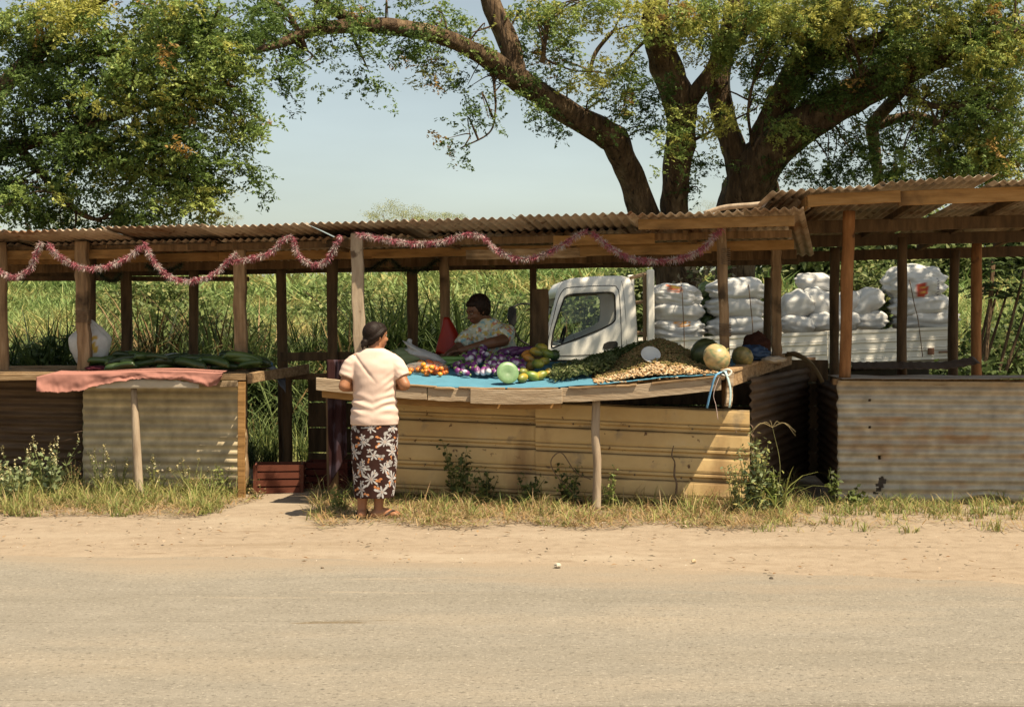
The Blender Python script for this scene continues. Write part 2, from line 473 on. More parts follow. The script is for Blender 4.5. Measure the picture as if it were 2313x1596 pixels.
def zones(name, near, far, dust, split=(17.5, 3.0), scale=9.0, aggregate=None, rough=0.95, bump=0.5, bdist=0.012, edge=None, streak=1.0):
    """ground material in world metres: near colour ramp, changing to far ramp with Y"""
    m = bpy.data.materials.new(name); m.use_nodes = True
    n, l = m.node_tree.nodes, m.node_tree.links; b = n['Principled BSDF']
    ge = n.new("ShaderNodeNewGeometry")
    def noise_(sc, det=6, st=(1, 1, 1), rg=0.6):
        mp = n.new("ShaderNodeMapping"); mp.inputs['Scale'].default_value = st
        l.new(ge.outputs['Position'], mp.inputs['Vector'])
        t = n.new("ShaderNodeTexNoise"); t.inputs['Scale'].default_value = sc; t.inputs['Detail'].default_value = det
        t.inputs['Roughness'].default_value = rg
        l.new(mp.outputs['Vector'], t.inputs['Vector']); return t.outputs['Fac']
    def ramp(f, stops):
        r = n.new("ShaderNodeValToRGB"); e = r.color_ramp.elements
        for i, (p, c) in enumerate(stops):
            el = e[i] if i < 2 else e.new(p)
            el.position = p; el.color = (*c, 1)
        l.new(f, r.inputs['Fac']); return r.outputs['Color']
    def mix(f, a, c):
        x = n.new("ShaderNodeMix"); x.data_type = 'RGBA'; l.new(f, x.inputs[0]); l.new(a, x.inputs[6])
        if isinstance(c, tuple): x.inputs[7].default_value = (*c, 1)
        else: l.new(c, x.inputs[7])
        return x.outputs[2]
    def mrange(f, lo, hi):
        r = n.new("ShaderNodeMapRange"); r.inputs['From Min'].default_value = lo; r.inputs['From Max'].default_value = hi
        l.new(f, r.inputs['Value']); return r.outputs['Result']
    c = ramp(noise_(scale, 8, (1, streak, 1)), near)
    if dust:
        for (dc, ds, lo, hi, st) in dust:
            c = mix(mrange(noise_(ds, 6, st), lo, hi), c, dc)
    if aggregate:
        for (ac, asc, lo, hi) in aggregate:
            c = mix(mrange(noise_(asc, 3, (0.75, 1, 1), 0.75), lo, hi), c, ac)
    if far:
        sp = n.new("ShaderNodeSeparateXYZ"); l.new(ge.outputs['Position'], sp.inputs[0])
        ad = n.new("ShaderNodeMath"); ad.operation = 'MULTIPLY_ADD'; l.new(noise_(0.9, 5), ad.inputs[0]); ad.inputs[1].default_value = split[1]; l.new(sp.outputs['Y'], ad.inputs[2])
        c = mix(mrange(ad.outputs[0], split[0], split[0] + 1.0), c, ramp(noise_(0.8, 8), far))
    if edge:
        sp = n.new("ShaderNodeSeparateXYZ"); l.new(ge.outputs['Position'], sp.inputs[0])
        m1 = n.new("ShaderNodeMath"); m1.operation = 'MULTIPLY_ADD'; l.new(sp.outputs['X'], m1.inputs[0]); m1.inputs[1].default_value = 0.17; l.new(sp.outputs['Y'], m1.inputs[2])
        m2 = n.new("ShaderNodeMath"); m2.operation = 'MULTIPLY_ADD'; l.new(noise_(1.6, 7, (0.35, 1.3, 1)), m2.inputs[0]); m2.inputs[1].default_value = 2.6; l.new(m1.outputs[0], m2.inputs[2])
        c = mix(mrange(m2.outputs[0], 9.35, 10.45), c, edge)
    l.new(c, b.inputs['Base Color']); b.inputs['Roughness'].default_value = rough; b.inputs['Specular IOR Level'].default_value = 0.15
    bp = n.new("ShaderNodeBump"); bp.inputs['Strength'].default_value = bump; bp.inputs['Distance'].default_value = bdist
    ad2 = n.new("ShaderNodeMath"); l.new(noise_(70, 5), ad2.inputs[0]); l.new(noise_(14, 5), ad2.inputs[1])
    l.new(ad2.outputs[0], bp.inputs['Height']); l.new(bp.outputs['Normal'], b.inputs['Normal'])
    return m

M['ground'] = zones('dusty_earth', [(0.25, (0.196, 0.153, 0.108)), (0.5, (0.242, 0.193, 0.140)), (0.8, (0.28, 0.228, 0.168))],
                    [(0.3, (0.06, 0.07, 0.026)), (0.6, (0.125, 0.12, 0.045)), (0.8, (0.155, 0.13, 0.064))],
                    [((0.29, 0.242, 0.182), 1.2, 0.52, 0.75, (0.5, 1.4, 1)), ((0.165, 0.12, 0.078), 3.5, 0.62, 0.73, (0.5, 1.4, 1)), ((0.187, 0.142, 0.095), 0.8, 0.6, 0.75, (0.25, 2.0, 1))],
                    split=(16.5, 4.0), aggregate=[((0.14, 0.105, 0.074), 55.0, 0.61, 0.71), ((0.36, 0.305, 0.235), 75.0, 0.63, 0.71)])
M['road'] = zones('worn_dusty_asphalt', [(0.25, (0.176, 0.158, 0.128)), (0.55, (0.200, 0.181, 0.148)), (0.8, (0.226, 0.205, 0.17))], None,
                  [((0.262, 0.222, 0.168), 0.9, 0.5, 0.8, (0.35, 1.2, 1)), ((0.15, 0.133, 0.103), 0.55, 0.53, 0.8, (0.12, 1.1, 1)), ((0.145, 0.115, 0.076), 2.0, 0.66, 0.71, (0.4, 2.2, 1)), ((0.25, 0.216, 0.168), 3.0, 0.62, 0.7, (0.15, 3.0, 1)), ((0.135, 0.12, 0.094), 1.1, 0.62, 0.66, (0.08, 4.0, 1))],
                  scale=3.0, aggregate=[((0.108, 0.096, 0.078), 42.0, 0.55, 0.68), ((0.31, 0.28, 0.23), 55.0, 0.57, 0.7), ((0.09, 0.076, 0.06), 16.0, 0.69, 0.75)], bump=0.8, bdist=0.012, streak=2.0, edge=(0.244, 0.196, 0.142))

def axis(parts):
    out = []
    for a, b, s in parts:
        out += list(np.arange(a, b, s))
    out.append(parts[-1][1]); return np.array(out)
gx = axis([(-260, -60, 20), (-60, -20, 4), (-20, -8, 1), (-8, 8, 0.2), (8, 20, 1), (20, 60, 4), (60, 260, 20)])
gy = axis([(-60, -10, 10), (-10, 4, 2), (4, 15, 0.2), (15, 30, 0.6), (30, 70, 2), (70, 140, 10), (140, 620, 40)])
GX, GY = np.meshgrid(gx, gy)
GZ = hill(GX, GY)
near = (np.abs(GX) < 9) & (GY > 8) & (GY < 16)
for idx in np.argwhere(near):
    i, j = idx
    GZ[i, j] += 0.018 * noise.noise(Vector((GX[i, j] * 1.3, GY[i, j] * 1.9, 0))) - 0.0
GP = np.column_stack([GX.ravel(), GY.ravel(), GZ.ravel()])
GQ = np.array(grid_faces(len(gx), len(gy)))
ground = struct(fastmesh('ground', GP, GQ, np.ones((len(GP), 3)), M['ground'], smooth=True))
GZ0 = lambda x, y: float(hill(x, y))

# the road: its far edge is ragged where dust has crept over it
ekey = np.array([(-60, 10.5), (-14, 10.0), (-7, 9.6), (-4, 9.42), (-1.7, 9.25), (0.6, 8.98), (2.0, 8.62), (3.0, 8.32), (5, 8.1), (9, 7.8), (20, 7.2), (60, 6.2)])
rx = axis([(-60, -9, 3), (-9, 9, 0.06), (9, 60, 3)])
edge = np.interp(rx, ekey[:, 0], ekey[:, 1]) + np.array([0.10 * noise.noise(Vector((x * 0.9, 3, 0))) + 0.06 * noise.noise(Vector((x * 3.1, 7, 0))) + 0.03 * noise.noise(Vector((x * 9, 1, 0))) for x in rx])
rowsT = [0, 0.5, 0.85, 0.97, 1.0]
RP = []
for k, t in enumerate(rowsT):
    for i, x in enumerate(rx):
        RP.append((x, -3 + (edge[i] + 3) * t, 0.022 if k < 4 else 0.004))
rf = grid_faces(len(rx), len(rowsT))
road = struct(fastmesh('road', np.array(RP), np.array(rf), np.ones((len(RP), 3)), M['road'], smooth=False))

# pebbles, dry leaves and bits of straw strewn over the shoulder
def litter(n, name, label):
    x = rng.uniform(-5.5, 5.5, n); y = rng.uniform(7.6, 11.4, n) - x * 0.12
    ekd = np.interp(x, ekey[:, 0], ekey[:, 1])
    keep = (y > ekd - 0.25); x, y = x[keep], y[keep]; n = len(x)
    a = rng.uniform(0, 6.28, n); L = rng.uniform(0.006, 0.018, n) * rng.choice([1, 1, 1.8], n); w = L * rng.uniform(0.2, 0.6, n)
    c = np.column_stack([x, y, np.full(n, 0.026)])
    d = np.column_stack([np.cos(a), np.sin(a), rng.uniform(-.1, .3, n)]); s = np.column_stack([-np.sin(a), np.cos(a), rng.uniform(-.2, .2, n)])
    V = np.stack([c - d * L[:, None], c + s * w[:, None] + [0, 0, .006], c + d * L[:, None], c - s * w[:, None] + [0, 0, .004]], 1).reshape(-1, 3)
    pal = np.array([(0.3, 0.2, 0.11), (0.36, 0.28, 0.2), (0.13, 0.08, 0.04), (0.22, 0.12, 0.05), (0.07, 0.055, 0.035), (0.42, 0.36, 0.29)])
    C = np.repeat(pal[rng.integers(0, len(pal), n)], 4, 0)
    o = fastmesh(name, V, np.arange(n * 4).reshape(-1, 4), C, M['weed'])
    tag(o, label, 'leaf litter', kind='stuff')
litter(1300, 'dry_leaf_litter', 'scattered dry leaf and straw bits on the dusty shoulder')
def stone(u, v, r, label, col):
    D = 4818.0 / (v - 740); p = W(u, v, D)
    mb = MB(); s = random.random() * 50
    blob(mb, (p.x, p.y, 0.02 + r * 0.45), (r, r * 0.8, r * 0.6), rotm(0, 0, random.random() * 6), 12, 8, fn=lambda U: 1 + 0.35 * nz(U, 1.4, s), col=col)
    tag(obj('stone', mb, M['dull']), label, 'stone', 'loose stones on the shoulder')
stone(1260, 1288, 0.027, 'pale stone casting a small shadow at the asphalt edge', (0.4, 0.35, 0.28))
stone(1567, 1276, 0.018, 'small tan pebble lying right of the pale stone', (0.45, 0.35, 0.22))
stone(1742, 1315, 0.014, 'dark pebble on the shoulder near the right stall', (0.08, 0.065, 0.05))
stone(728, 1291, 0.011, 'small dark pebble on the shoulder in front of the walkway', (0.12, 0.09, 0.06))

# ================================================================ stalls
def LD(X):                       # the front line of the long roof: nearer on the right
    return 11.82 - 0.237 * X
E1 = np.array([1, -0.237, 0]) / math.hypot(1, 0.237); E2 = np.array([0.237, 1, 0]) / math.hypot(1, 0.237)
def FR(X, d, z):                 # point at X along the front line, d metres behind it
    return np.array([X, LD(X), z]) + E2 * d
def ZR(X):                       # roof front height
    return float(np.interp(X, [-4.6, 0, 2.2], [2.37, 2.407, 2.427]))

stall_L = thing('market_stall', 'left stall with light corrugated front, pink cloth and cucumbers on its counter', 'market stall', (-3.6, 12.9, 0), 'roadside produce stalls')
stall_M = thing('market_stall', 'middle stall with cream ribbed sheet front and blue covered sagging counter', 'market stall', (0.0, 12.2, 0), 'roadside produce stalls')
stall_R = thing('market_stall', 'empty right stall with grey corrugated front and round red-brown pole', 'market stall', (3.9, 12.3, 0), 'roadside produce stalls')

def corrugated(name, o, eu, ev, lu, lv, mat, parent, amp=0.012, wl=0.0762, along='u', per=7, nv=8, bend=None, edge=None, bow=0.0, solid=0.0016, colfn=None):
    """sheet lu x lv; waves run across eu, ridges along ev"""
    o, eu, ev = [np.array(tuple(q), float) for q in (o, eu, ev)]
    nrm = norm(np.cross(eu, ev)); ev = norm(ev); eu = norm(eu)
    nu = int(lu / wl * per) + 1
    s0 = random.random() * 20
    def fn(a, b):
        x, y = a * lu, b * lv
        p = o + eu * x + ev * y + nrm * (amp * math.cos(2 * math.pi * x / wl) + bow * math.sin(math.pi * a) * 1.0)
        p = p + nrm * 0.012 * noise.noise(Vector((x * 1.2, y * 1.2, s0)))
        if edge:
            p = p + edge(a, b, x, y)
        return p
    mb = MB(); surf(mb, nu, nv, fn)
    if colfn:
        mb.c = [np.array([colfn(i / (nu - 1) * lu, j / (nv - 1) * lv) for j in range(nv) for i in range(nu)])]
    return obj(name, mb, mat, parent, smooth=True, solid=solid)

# --- long roof: overlapping sheets, ridges running front to back
x = -6.4; k = 0
while x < 2.15:
    wdt = random.uniform(0.86, 0.99)
    if x + wdt > 2.28: wdt = 2.28 - x
    par = stall_L if x < -1.75 else stall_M
    dz = (0.016 if k % 2 else 0.0) + random.uniform(-0.006, 0.006)
    yaw = random.uniform(-0.015, 0.015)
    ev = E2 * 2.5 * 1.0 + np.array([0, 0, -0.26 + random.uniform(-0.02, 0.02)]) + E1 * yaw * 2
    z0 = ZR(x + wdt / 2) + dz
    st = random.uniform(-0.05, 0.04) + (0.20 if -2.6 < x < -1.0 else 0)
    o0 = FR(x - 0.03, st, z0 + random.uniform(-0.006, 0.006))
    eu = E1 + np.array([0, 0, (ZR(x + wdt) - ZR(x)) / wdt + random.uniform(-0.004, 0.006)])
    corrugated('roof_sheet', o0, eu, ev, (wdt + 0.06) * math.hypot(1, .237), 2.55, M['roof'], par)
    if k % 2 == 0:
        corrugated('lower_roof_sheet', FR(x - 0.03, 0.50 + random.uniform(-.05, .05), ZR(x) - 0.085 + random.uniform(-.008, .008)), eu, ev, min(wdt * 1.9, 2.2 - x) * math.hypot(1, .237), 1.6, M['roof'], par)
    x += wdt; k += 1

def bd(parent, name, p0, p1, w, h, mat, n=6, wob=0.004, up=(0, 0, 1)):
    mb = MB(); plank(mb, p0, p1, w, h, up, n, wob)
    return obj(name, mb, M[mat], parent, bevel=0.003)

# roof timbers (beams under the sheets, running along the row)
for (xa, xb, par) in ((-6.2, -3.05, stall_L), (-3.1, -1.55, stall_L), (-1.6, 0.35, stall_M), (0.3, 2.2, stall_M)):
    bd(par, 'roof_beam', FR(xa, 0.54, ZR(xa) - 0.145), FR(xb, 0.54, ZR(xb) - 0.145), 0.04, 0.06, 'wood')
    bd(par, 'roof_beam', FR(xa, 1.1, ZR(xa) - 0.205), FR(xb, 1.1, ZR(xb) - 0.205), 0.045, 0.085, 'brown_board')
    bd(par, 'roof_beam', FR(xa, 1.7, ZR(xa) - 0.26), FR(xb, 1.7, ZR(xb) - 0.26), 0.045, 0.085, 'wood')
    bd(par, 'roof_beam', FR(xa, 2.38, ZR(xa) - 0.285), FR(xb, 2.38, ZR(xb) - 0.285), 0.045, 0.07, 'dark_wood')
# boards lining the right half of the roof front
for (xa, xb, z, d, mt) in ((0.25, 1.1, 0.165, 0.46, 'brown_board'), (1.02, 2.24, 0.075, 0.06, 'brown_board'), (-0.55, 0.5, 0.26, 0.62, 'plank'), (0.45, 1.55, 0.25, 0.60, 'brown_board'), (-5.4, -3.6, 0.19, 0.48, 'brown_board')):
    bd(stall_M if xa > -1.7 else stall_L, 'fascia_board', FR(xa, d, ZR(xa) - z), FR(xb, d, ZR(xb) - z), 0.022, 0.085, mt)
for X in np.arange(-6.0, 2.2, 1.05):
    par = stall_L if X < -1.7 else stall_M
    bd(par, 'rafter', FR(X, 0.5, ZR(X) - 0.12), FR(X + 0.03, 2.4, ZR(X) - 0.28), 0.045, 0.04, 'wood')

def post(parent, u0, u1, D, ztop, r, mat, vb=None, name='post', square=False, bend=0.0, wob=0.12, n=10, z0=-0.1):
    """post whose top is seen at column u0 and bottom at u1"""
    a = (u1 - 1156.5) / F * D; b = (u0 - 1156.5) / F * D
    mb = MB()
    if square:
        plank(mb, (a, D, z0), (b, D, ztop), r * 2, r * 1.7, up=(0, 1, 0), n=16, wob=0.007)
        return obj(name, mb, M[mat], parent, bevel=0.006)
    pts = []
    for i in range(6):
        t = i / 5
        pts.append((a + (b - a) * t + bend * math.sin(math.pi * t) + random.uniform(-.006, .006), D + random.uniform(-.006, .006), z0 + (ztop - z0) * t))
    tube(mb, pts, [r * random.uniform(0.94, 1.06) for _ in pts], n, 4, wob=wob, ws=5)
    return obj(name, mb, M[mat], parent, smooth=True)
# front posts of the long roof (u at top, u at counter height)
post(stall_L, 3, 8, 13.35, 2.30, 0.052, 'mid_post', z0=1.0)
post(stall_L, 184, 192, 13.20, 2.30, 0.057, 'mid_post', square=True, z0=1.05)
post(stall_L, 541, 547, 13.02, 2.30, 0.054, 'mid_post', square=True)
post(stall_M, 805, 826, 12.5, 2.33, 0.052, 'pale_post', square=True)
post(stall_M, 1629, 1640, 11.80, 2.36, 0.042, 'mid_post', z0=1.09)
# inner and rear posts
post(stall_L, 207, 210, 13.8, 2.2, 0.045, 'dark_wood')
post(stall_L, 285, 290, 14.6, 2.15, 0.05, 'dark_wood', square=True)
post(stall_L, 437, 441, 14.5, 2.12, 0.052, 'dark_wood')
post(stall_L, 635, 641, 14.3, 2.12, 0.05, 'dark_wood')
post(stall_M, 751, 750, 13.7, 2.2, 0.052, 'dark_wood')
post(stall_M, 931, 936, 14.2, 2.12, 0.055, 'dark_wood')
post(stall_M, 1003, 1006, 13.7, 2.2, 0.048, 'mid_post')
post(stall_M, 1204, 1206, 13.9, 2.12, 0.036, 'dark_wood')
post(stall_M, 1221, 1222, 13.2, 1.86, 0.075, 'dark_wood', name='stub_post', square=True)
post(stall_M, 1734, 1735, 13.6, 1.98, 0.036, 'dark_wood', name='stub_post')
post(stall_M, 1752, 1754, 12.9, 2.25, 0.043, 'mid_post', square=True, z0=1.16)

# --- left stall: counter, fronts
bd(stall_L, 'counter_board', (-5.6, 12.95, 1.055), (-2.36, 12.62, 1.065), 0.05, 0.06, 'plank')
for k in range(5):
    y = 0.12 + k * 0.2
    bd(stall_L, 'counter_plank', (-5.6, 12.98 + y, 1.063 + 0.012 * k), (-2.34, 12.66 + y, 1.072 + 0.012 * k), 0.19, 0.03, 'plank')
bd(stall_L, 'counter_board', (-2.33, 12.62, 1.055), (-1.98, 13.75, 1.10), 0.045, 0.09, 'plank')
bd(stall_L, 'counter_rail', (-4.05, 12.90, 0.995), (-2.45, 12.72, 1.0), 0.03, 0.055, 'pale_plank')
# light front sheet: horizontal waves
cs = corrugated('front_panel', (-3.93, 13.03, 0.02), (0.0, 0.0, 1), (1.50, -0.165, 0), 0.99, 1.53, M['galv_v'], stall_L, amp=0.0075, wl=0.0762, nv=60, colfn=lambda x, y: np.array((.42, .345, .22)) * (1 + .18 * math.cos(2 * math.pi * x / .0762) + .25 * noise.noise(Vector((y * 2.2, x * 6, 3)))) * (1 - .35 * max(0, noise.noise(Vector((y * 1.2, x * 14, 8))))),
                edge=lambda a, b, x, y: np.array([0.012 * noise.noise(Vector((a * 9, b > .5, 2))) * (1 if b in (0, 1) else 0), 0, 0]))
corrugated('side_panel', (-6.2, 13.9, 0.03), (0, 0, 1), (2.22, -0.70, 0), 0.99, 2.33, M['dark_sheet'], stall_L, nv=20)
mb = MB(); tube(mb, [W(315, 1128, 12.60), W(308, 1000, 12.63), W(302, 868, 12.66)], [0.042, 0.038, 0.026], 10, 5, wob=0.08); obj('leg', mb, M['pale_post'], stall_L, smooth=True)
bd(stall_L, 'leg', W(546, 1124, 12.56), W(546, 862, 12.56), 0.062, 0.055, 'brown_board', up=(0, 1, 0))
# rear rails of the left stall and of the walkway
bd(stall_L, 'rear_rail', (-5.8, 14.9, 2.02), (-2.7, 14.6, 2.0), 0.04, 0.05, 'dark_wood')
bd(stall_L, 'rear_rail', W(635, 806, 14.0), W(800, 804, 13.7), 0.04, 0.085, 'dark_wood')
bd(stall_L, 'rear_rail', W(660, 850, 13.9), W(800, 850, 13.7), 0.04, 0.06, 'dark_wood')
post(stall_L, 648, 650, 13.75, 1.08, 0.05, 'dark_wood', name='leg')

for k in range(4):  # dark boards added to make the walkway's far side black
    bd(stall_L, 'back_board', (-2.02, 14.12, 0.14 + .25 * k), (-1.2, 13.95, 0.14 + .25 * k), 0.025, 0.235, 'dark_wood')
# --- middle stall counter; s along the front, t back
CA, CB = np.array([-1.60, 11.90, 1.09]), np.array([1.73, 11.42, 1.125])
CC, CD = np.array([-1.42, 13.05, 1.165]), np.array([2.45, 13.0, 1.225])
def CP(s, t):
    p = (CA * (1 - s) + CB * s) * (1 - t) + (CC * (1 - s) + CD * s) * t
    return p - np.array([0, 0, 1]) * 0.105 * 4 * max(0, s * (1 - s)) * (1 - t) ** 1.2
def CU(u, t):                    # the counter point seen in column u at depth t
    lo, hi = -0.2, 1.3
    for _ in range(30):
        m = (lo + hi) / 2; p = CP(m, t)
        if 1156.5 + p[0] / p[1] * F < u: lo = m
        else: hi = m
    return CP((lo + hi) / 2, t), (lo + hi) / 2
def curve_board(parent, name, s0, s1, t, w, h, mat, dz=0.0, dy=0.0, n=8):
    mb = MB(); V = []
    d = norm(CB - CA)
    out = np.array([d[1], -d[0], 0]); out = out / np.linalg.norm(out)
    j = [random.uniform(-.003, .003) for _ in range(n + 1)]
    for i in range(n + 1):
        s = s0 + (s1 - s0) * i / n
        c = CP(s, t) + np.array([0, 0, dz + j[i]]) + out * dy
        V += [c + out * w / 2 - [0, 0, h / 2], c - out * w / 2 - [0, 0, h / 2], c - out * w / 2 + [0, 0, h / 2], c + out * w / 2 + [0, 0, h / 2]]
    fs = grid_faces(4, n + 1, wrap=True) + [(3, 2, 1, 0), tuple(range(n * 4, n * 4 + 4))]
    mb.add(np.array(V), fs)
    return obj(name, mb, M[mat], parent, bevel=0.003)
curve_board(stall_M, 'counter_board', -0.01, 0.27, 0, 0.03, 0.105, 'pale_plank', -0.06, 0.014)
curve_board(stall_M, 'counter_board', 0.272, 0.385, 0, 0.03, 0.105, 'pale_plank', -0.062, 0.010)
curve_board(stall_M, 'counter_board', 0.380, 0.605, 0, 0.032, 0.118, 'pale_plank', -0.068, 0.040)
curve_board(stall_M, 'counter_board', 0.600, 0.985, 0, 0.03, 0.115, 'pale_plank', -0.06, 0.012)
curve_board(stall_M, 'counter_rail', 0.00, 0.60, 0, 0.035, 0.08, 'brown_board', -0.13, -0.05)
for k in range(6):
    curve_board(stall_M, 'counter_plank', 0.0 + random.uniform(-.01, .01), 1.0 + random.uniform(-.02, .01), 0.07 + k * 0.165, 0.185, 0.024, 'plank', -0.028)
# splintered plank ends that poke out under the cloth
for s0, s1 in ((0.17, 0.30), (0.29, 0.345), (0.35, 0.47), (0.47, 0.6), (0.62, 0.74), (0.735, 0.79), (0.82, 0.99)):
    curve_board(stall_M, 'splintered_slat', s0, s1 - 0.006, 0, 0.05, 0.016, 'plank', -0.004 + random.uniform(-.004, .004), 0.018, n=5)
# right return of the counter and its dark side sheet
bd(stall_M, 'side_board', (1.75, 11.45, 1.085), (2.62, 13.4, 1.215), 0.035, 0.12, 'plank')
bd(stall_M, 'side_board', (1.72, 11.44, 1.15), (2.35, 12.85, 1.235), 0.10, 0.025, 'plank')
bd(stall_M, 'corner_block', (1.735, 11.41, 0.87), (1.755, 11.42, 1.14), 0.05, 0.06, 'pale_plank', up=(0, 1, 0))
corrugated('side_panel', (1.99, 11.86, 0.02), (0, 0.0, 1), (0.92, 2.1, 0.03), 1.06, 2.3, M['dark_sheet'], stall_M, nv=16)
# cream front sheet with long ribs
def ribbed(name, o, eu, ev, lu, lv, mat, parent):
    o, eu, ev = [np.array(q, float) for q in (o, eu, ev)]
    nrm = norm(np.cross(eu, ev)); prof = []
    step = lu / 4.15; rib = 0.055
    for k in range(5):
        b0 = k * step
        for (d, h, q) in ((0, 0, .62), (0.004, 0.018, .30), (0.009, 0.024, .34), (0.013, 0.026, .85), (0.036, 0.026, 1), (0.041, 0.018, .95), (0.050, 0.0, .9), (0.068, 0.0, 1), (0.072, 0.005, .5), (0.078, 0.005, .55), (0.082, 0.0, .95), (step * .5, -0.004, 1), (step - 0.012, -0.002, 1), (step - .004, 0, .8)):  # lowest values paint dark shade lines under the ribs
            if b0 + d <= lu: prof.append((b0 + d, h, q))
    mb = MB(); nb = 30; V = []; Cl = []
    s0 = random.random() * 9
    for (d, h, q) in prof:
        for j in range(nb):
            t = j / (nb - 1)
            V.append(o + eu * d + ev * lv * t + nrm * (h + 0.022 * noise.noise(Vector((d * 2.0, t * 4, s0))) + 0.006 * noise.noise(Vector((d * 9.0, t * 16, s0)))))
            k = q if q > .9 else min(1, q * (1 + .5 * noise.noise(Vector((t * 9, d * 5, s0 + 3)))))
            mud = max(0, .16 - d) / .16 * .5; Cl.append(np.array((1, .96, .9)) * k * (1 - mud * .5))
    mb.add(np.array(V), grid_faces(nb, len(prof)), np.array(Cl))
    return obj(name, mb, mat, parent, solid=0.0016)
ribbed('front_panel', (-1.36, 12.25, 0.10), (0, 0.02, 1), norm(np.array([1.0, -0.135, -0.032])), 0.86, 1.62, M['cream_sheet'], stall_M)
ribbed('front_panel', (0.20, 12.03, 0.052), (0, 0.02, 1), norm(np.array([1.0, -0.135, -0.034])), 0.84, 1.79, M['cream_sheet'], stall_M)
# nail heads along the ribs and a rusted crack down the right sheet
for k in range(16):
    X_ = -1.2 + 3.1 * (k % 8) / 7 + random.uniform(-.06, .06); z_ = (0.30, 0.70)[k // 8] - 0.033 * X_ + random.uniform(-.01, .01)
    Y_ = (12.25 - .135 * (X_ + 1.36) if X_ < .2 else 12.03 - .135 * (X_ - .2)) - .022
    mb = MB(); tube(mb, [(X_, Y_, z_), (X_, Y_ - .012, z_)], [.009, .007], 8, 1); obj('nail_head', mb, M['rope'], stall_M)
mb = MB(); tube(mb, [(1.345, 11.835, .52), (1.33, 11.838, .44), (1.355, 11.832, .38), (1.35, 11.832, .28), (1.37, 11.83, .2), (1.36, 11.83, .08)], [.004, .007, .006, .01, .009, .012], 6, 4, wob=.5, ws=40); obj('rust_crack', mb, M['rope'], stall_M)
# legs
mb = MB(); tube(mb, [W(1347, 1160, 11.66), W(1349, 1050, 11.65), W(1345, 980, 11.66), W(1347, 900, 11.66)], [0.036, 0.034, 0.037, 0.033], 10, 6, wob=0.18, ws=9); obj('leg', mb, M['pale_post'], stall_M, smooth=True)
post(stall_M, 748, 752, 12.1, 1.03, 0.05, 'dark_wood', name='leg')
post(stall_M, 1642, 1644, 11.93, 1.05, 0.04, 'wood', name='leg')
# low back wall of boards behind the counter
for k, (z0, mt) in enumerate(((0.15, 'dark_wood'), (0.38, 'dark_wood'), (0.61, 'dark_wood'), (0.84, 'dark_wood'), (1.07, 'dark_wood'))):
    bd(stall_M, 'back_board', (0.08, 14.35, z0), (3.1, 13.95, z0 + 0.01), 0.025, 0.215, mt)
bd(stall_M, 'back_rail', (-1.0, 14.0, 0.98), (0.1, 13.9, 0.98), 0.04, 0.09, 'dark_wood')

# --- right stall
RZ = lambda X: 2.575 + (X - 2.1) * 0.045
for k, (xa, xb) in enumerate(((2.06, 2.98), (2.92, 3.84), (3.80, 4.72), (4.66, 5.6))):
    z = RZ(xa) + (0.014 if k % 2 else 0) + (0.02 if k == 1 else 0)
    ev = np.array([0.03, 3.6, -0.27 + random.uniform(-.03, .03)])
    corrugated('roof_sheet', (xa, 11.22 + random.uniform(-.04, .04), z), (1, -0.01, 0.045 + random.uniform(-.01, .02)), ev, xb - xa, 3.6, M['roof'], stall_R)
bd(stall_R, 'fascia_board', (2.36, 11.36, RZ(2.36) - 0.075), (3.10, 11.36, RZ(3.1) - 0.07), 0.03, 0.095, 'brown_board')
bd(stall_R, 'fascia_board', (3.09, 11.385, RZ(3.1) - 0.085), (5.5, 11.37, RZ(5.5) - 0.10), 0.03, 0.115, 'brown_board')
bd(stall_R, 'fascia_board', (2.36, 11.39, RZ(2.36) - 0.08), (2.42, 12.2, RZ(2.36) - 0.13), 0.03, 0.085, 'brown_board')
for d, h in ((1.2, 0.2), (2.3, 0.27), (3.45, 0.36)):
    bd(stall_R, 'roof_beam', (2.2, 11.35 + d, RZ(2.2) - h), (5.6, 11.35 + d, RZ(5.6) - h - 0.07), 0.045, 0.11, 'dark_wood')
for X in (2.5, 3.35, 4.2, 5.0):
    bd(stall_R, 'rafter', (X, 11.4, RZ(X) - 0.06), (X + 0.03, 14.8, RZ(X) - 0.34), 0.05, 0.06, 'dark_wood')
post(stall_R, 1917, 1909, 12.2, 2.5, 0.052, 'red_post', n=14, wob=0.06, z0=1.06)
post(stall_R, 1885, 1884, 14.2, 2.3, 0.047, 'dark_wood')
post(stall_R, 2039, 2035, 13.4, 2.35, 0.047, 'dark_wood')
post(stall_R, 2158, 2170, 14.7, 2.3, 0.052, 'dark_wood', bend=-0.05)
post(stall_R, 2207, 2203, 14.0, 2.35, 0.052, 'red_post')
post(stall_R, 2420, 2420, 12.2, 2.5, 0.05, 'red_post')
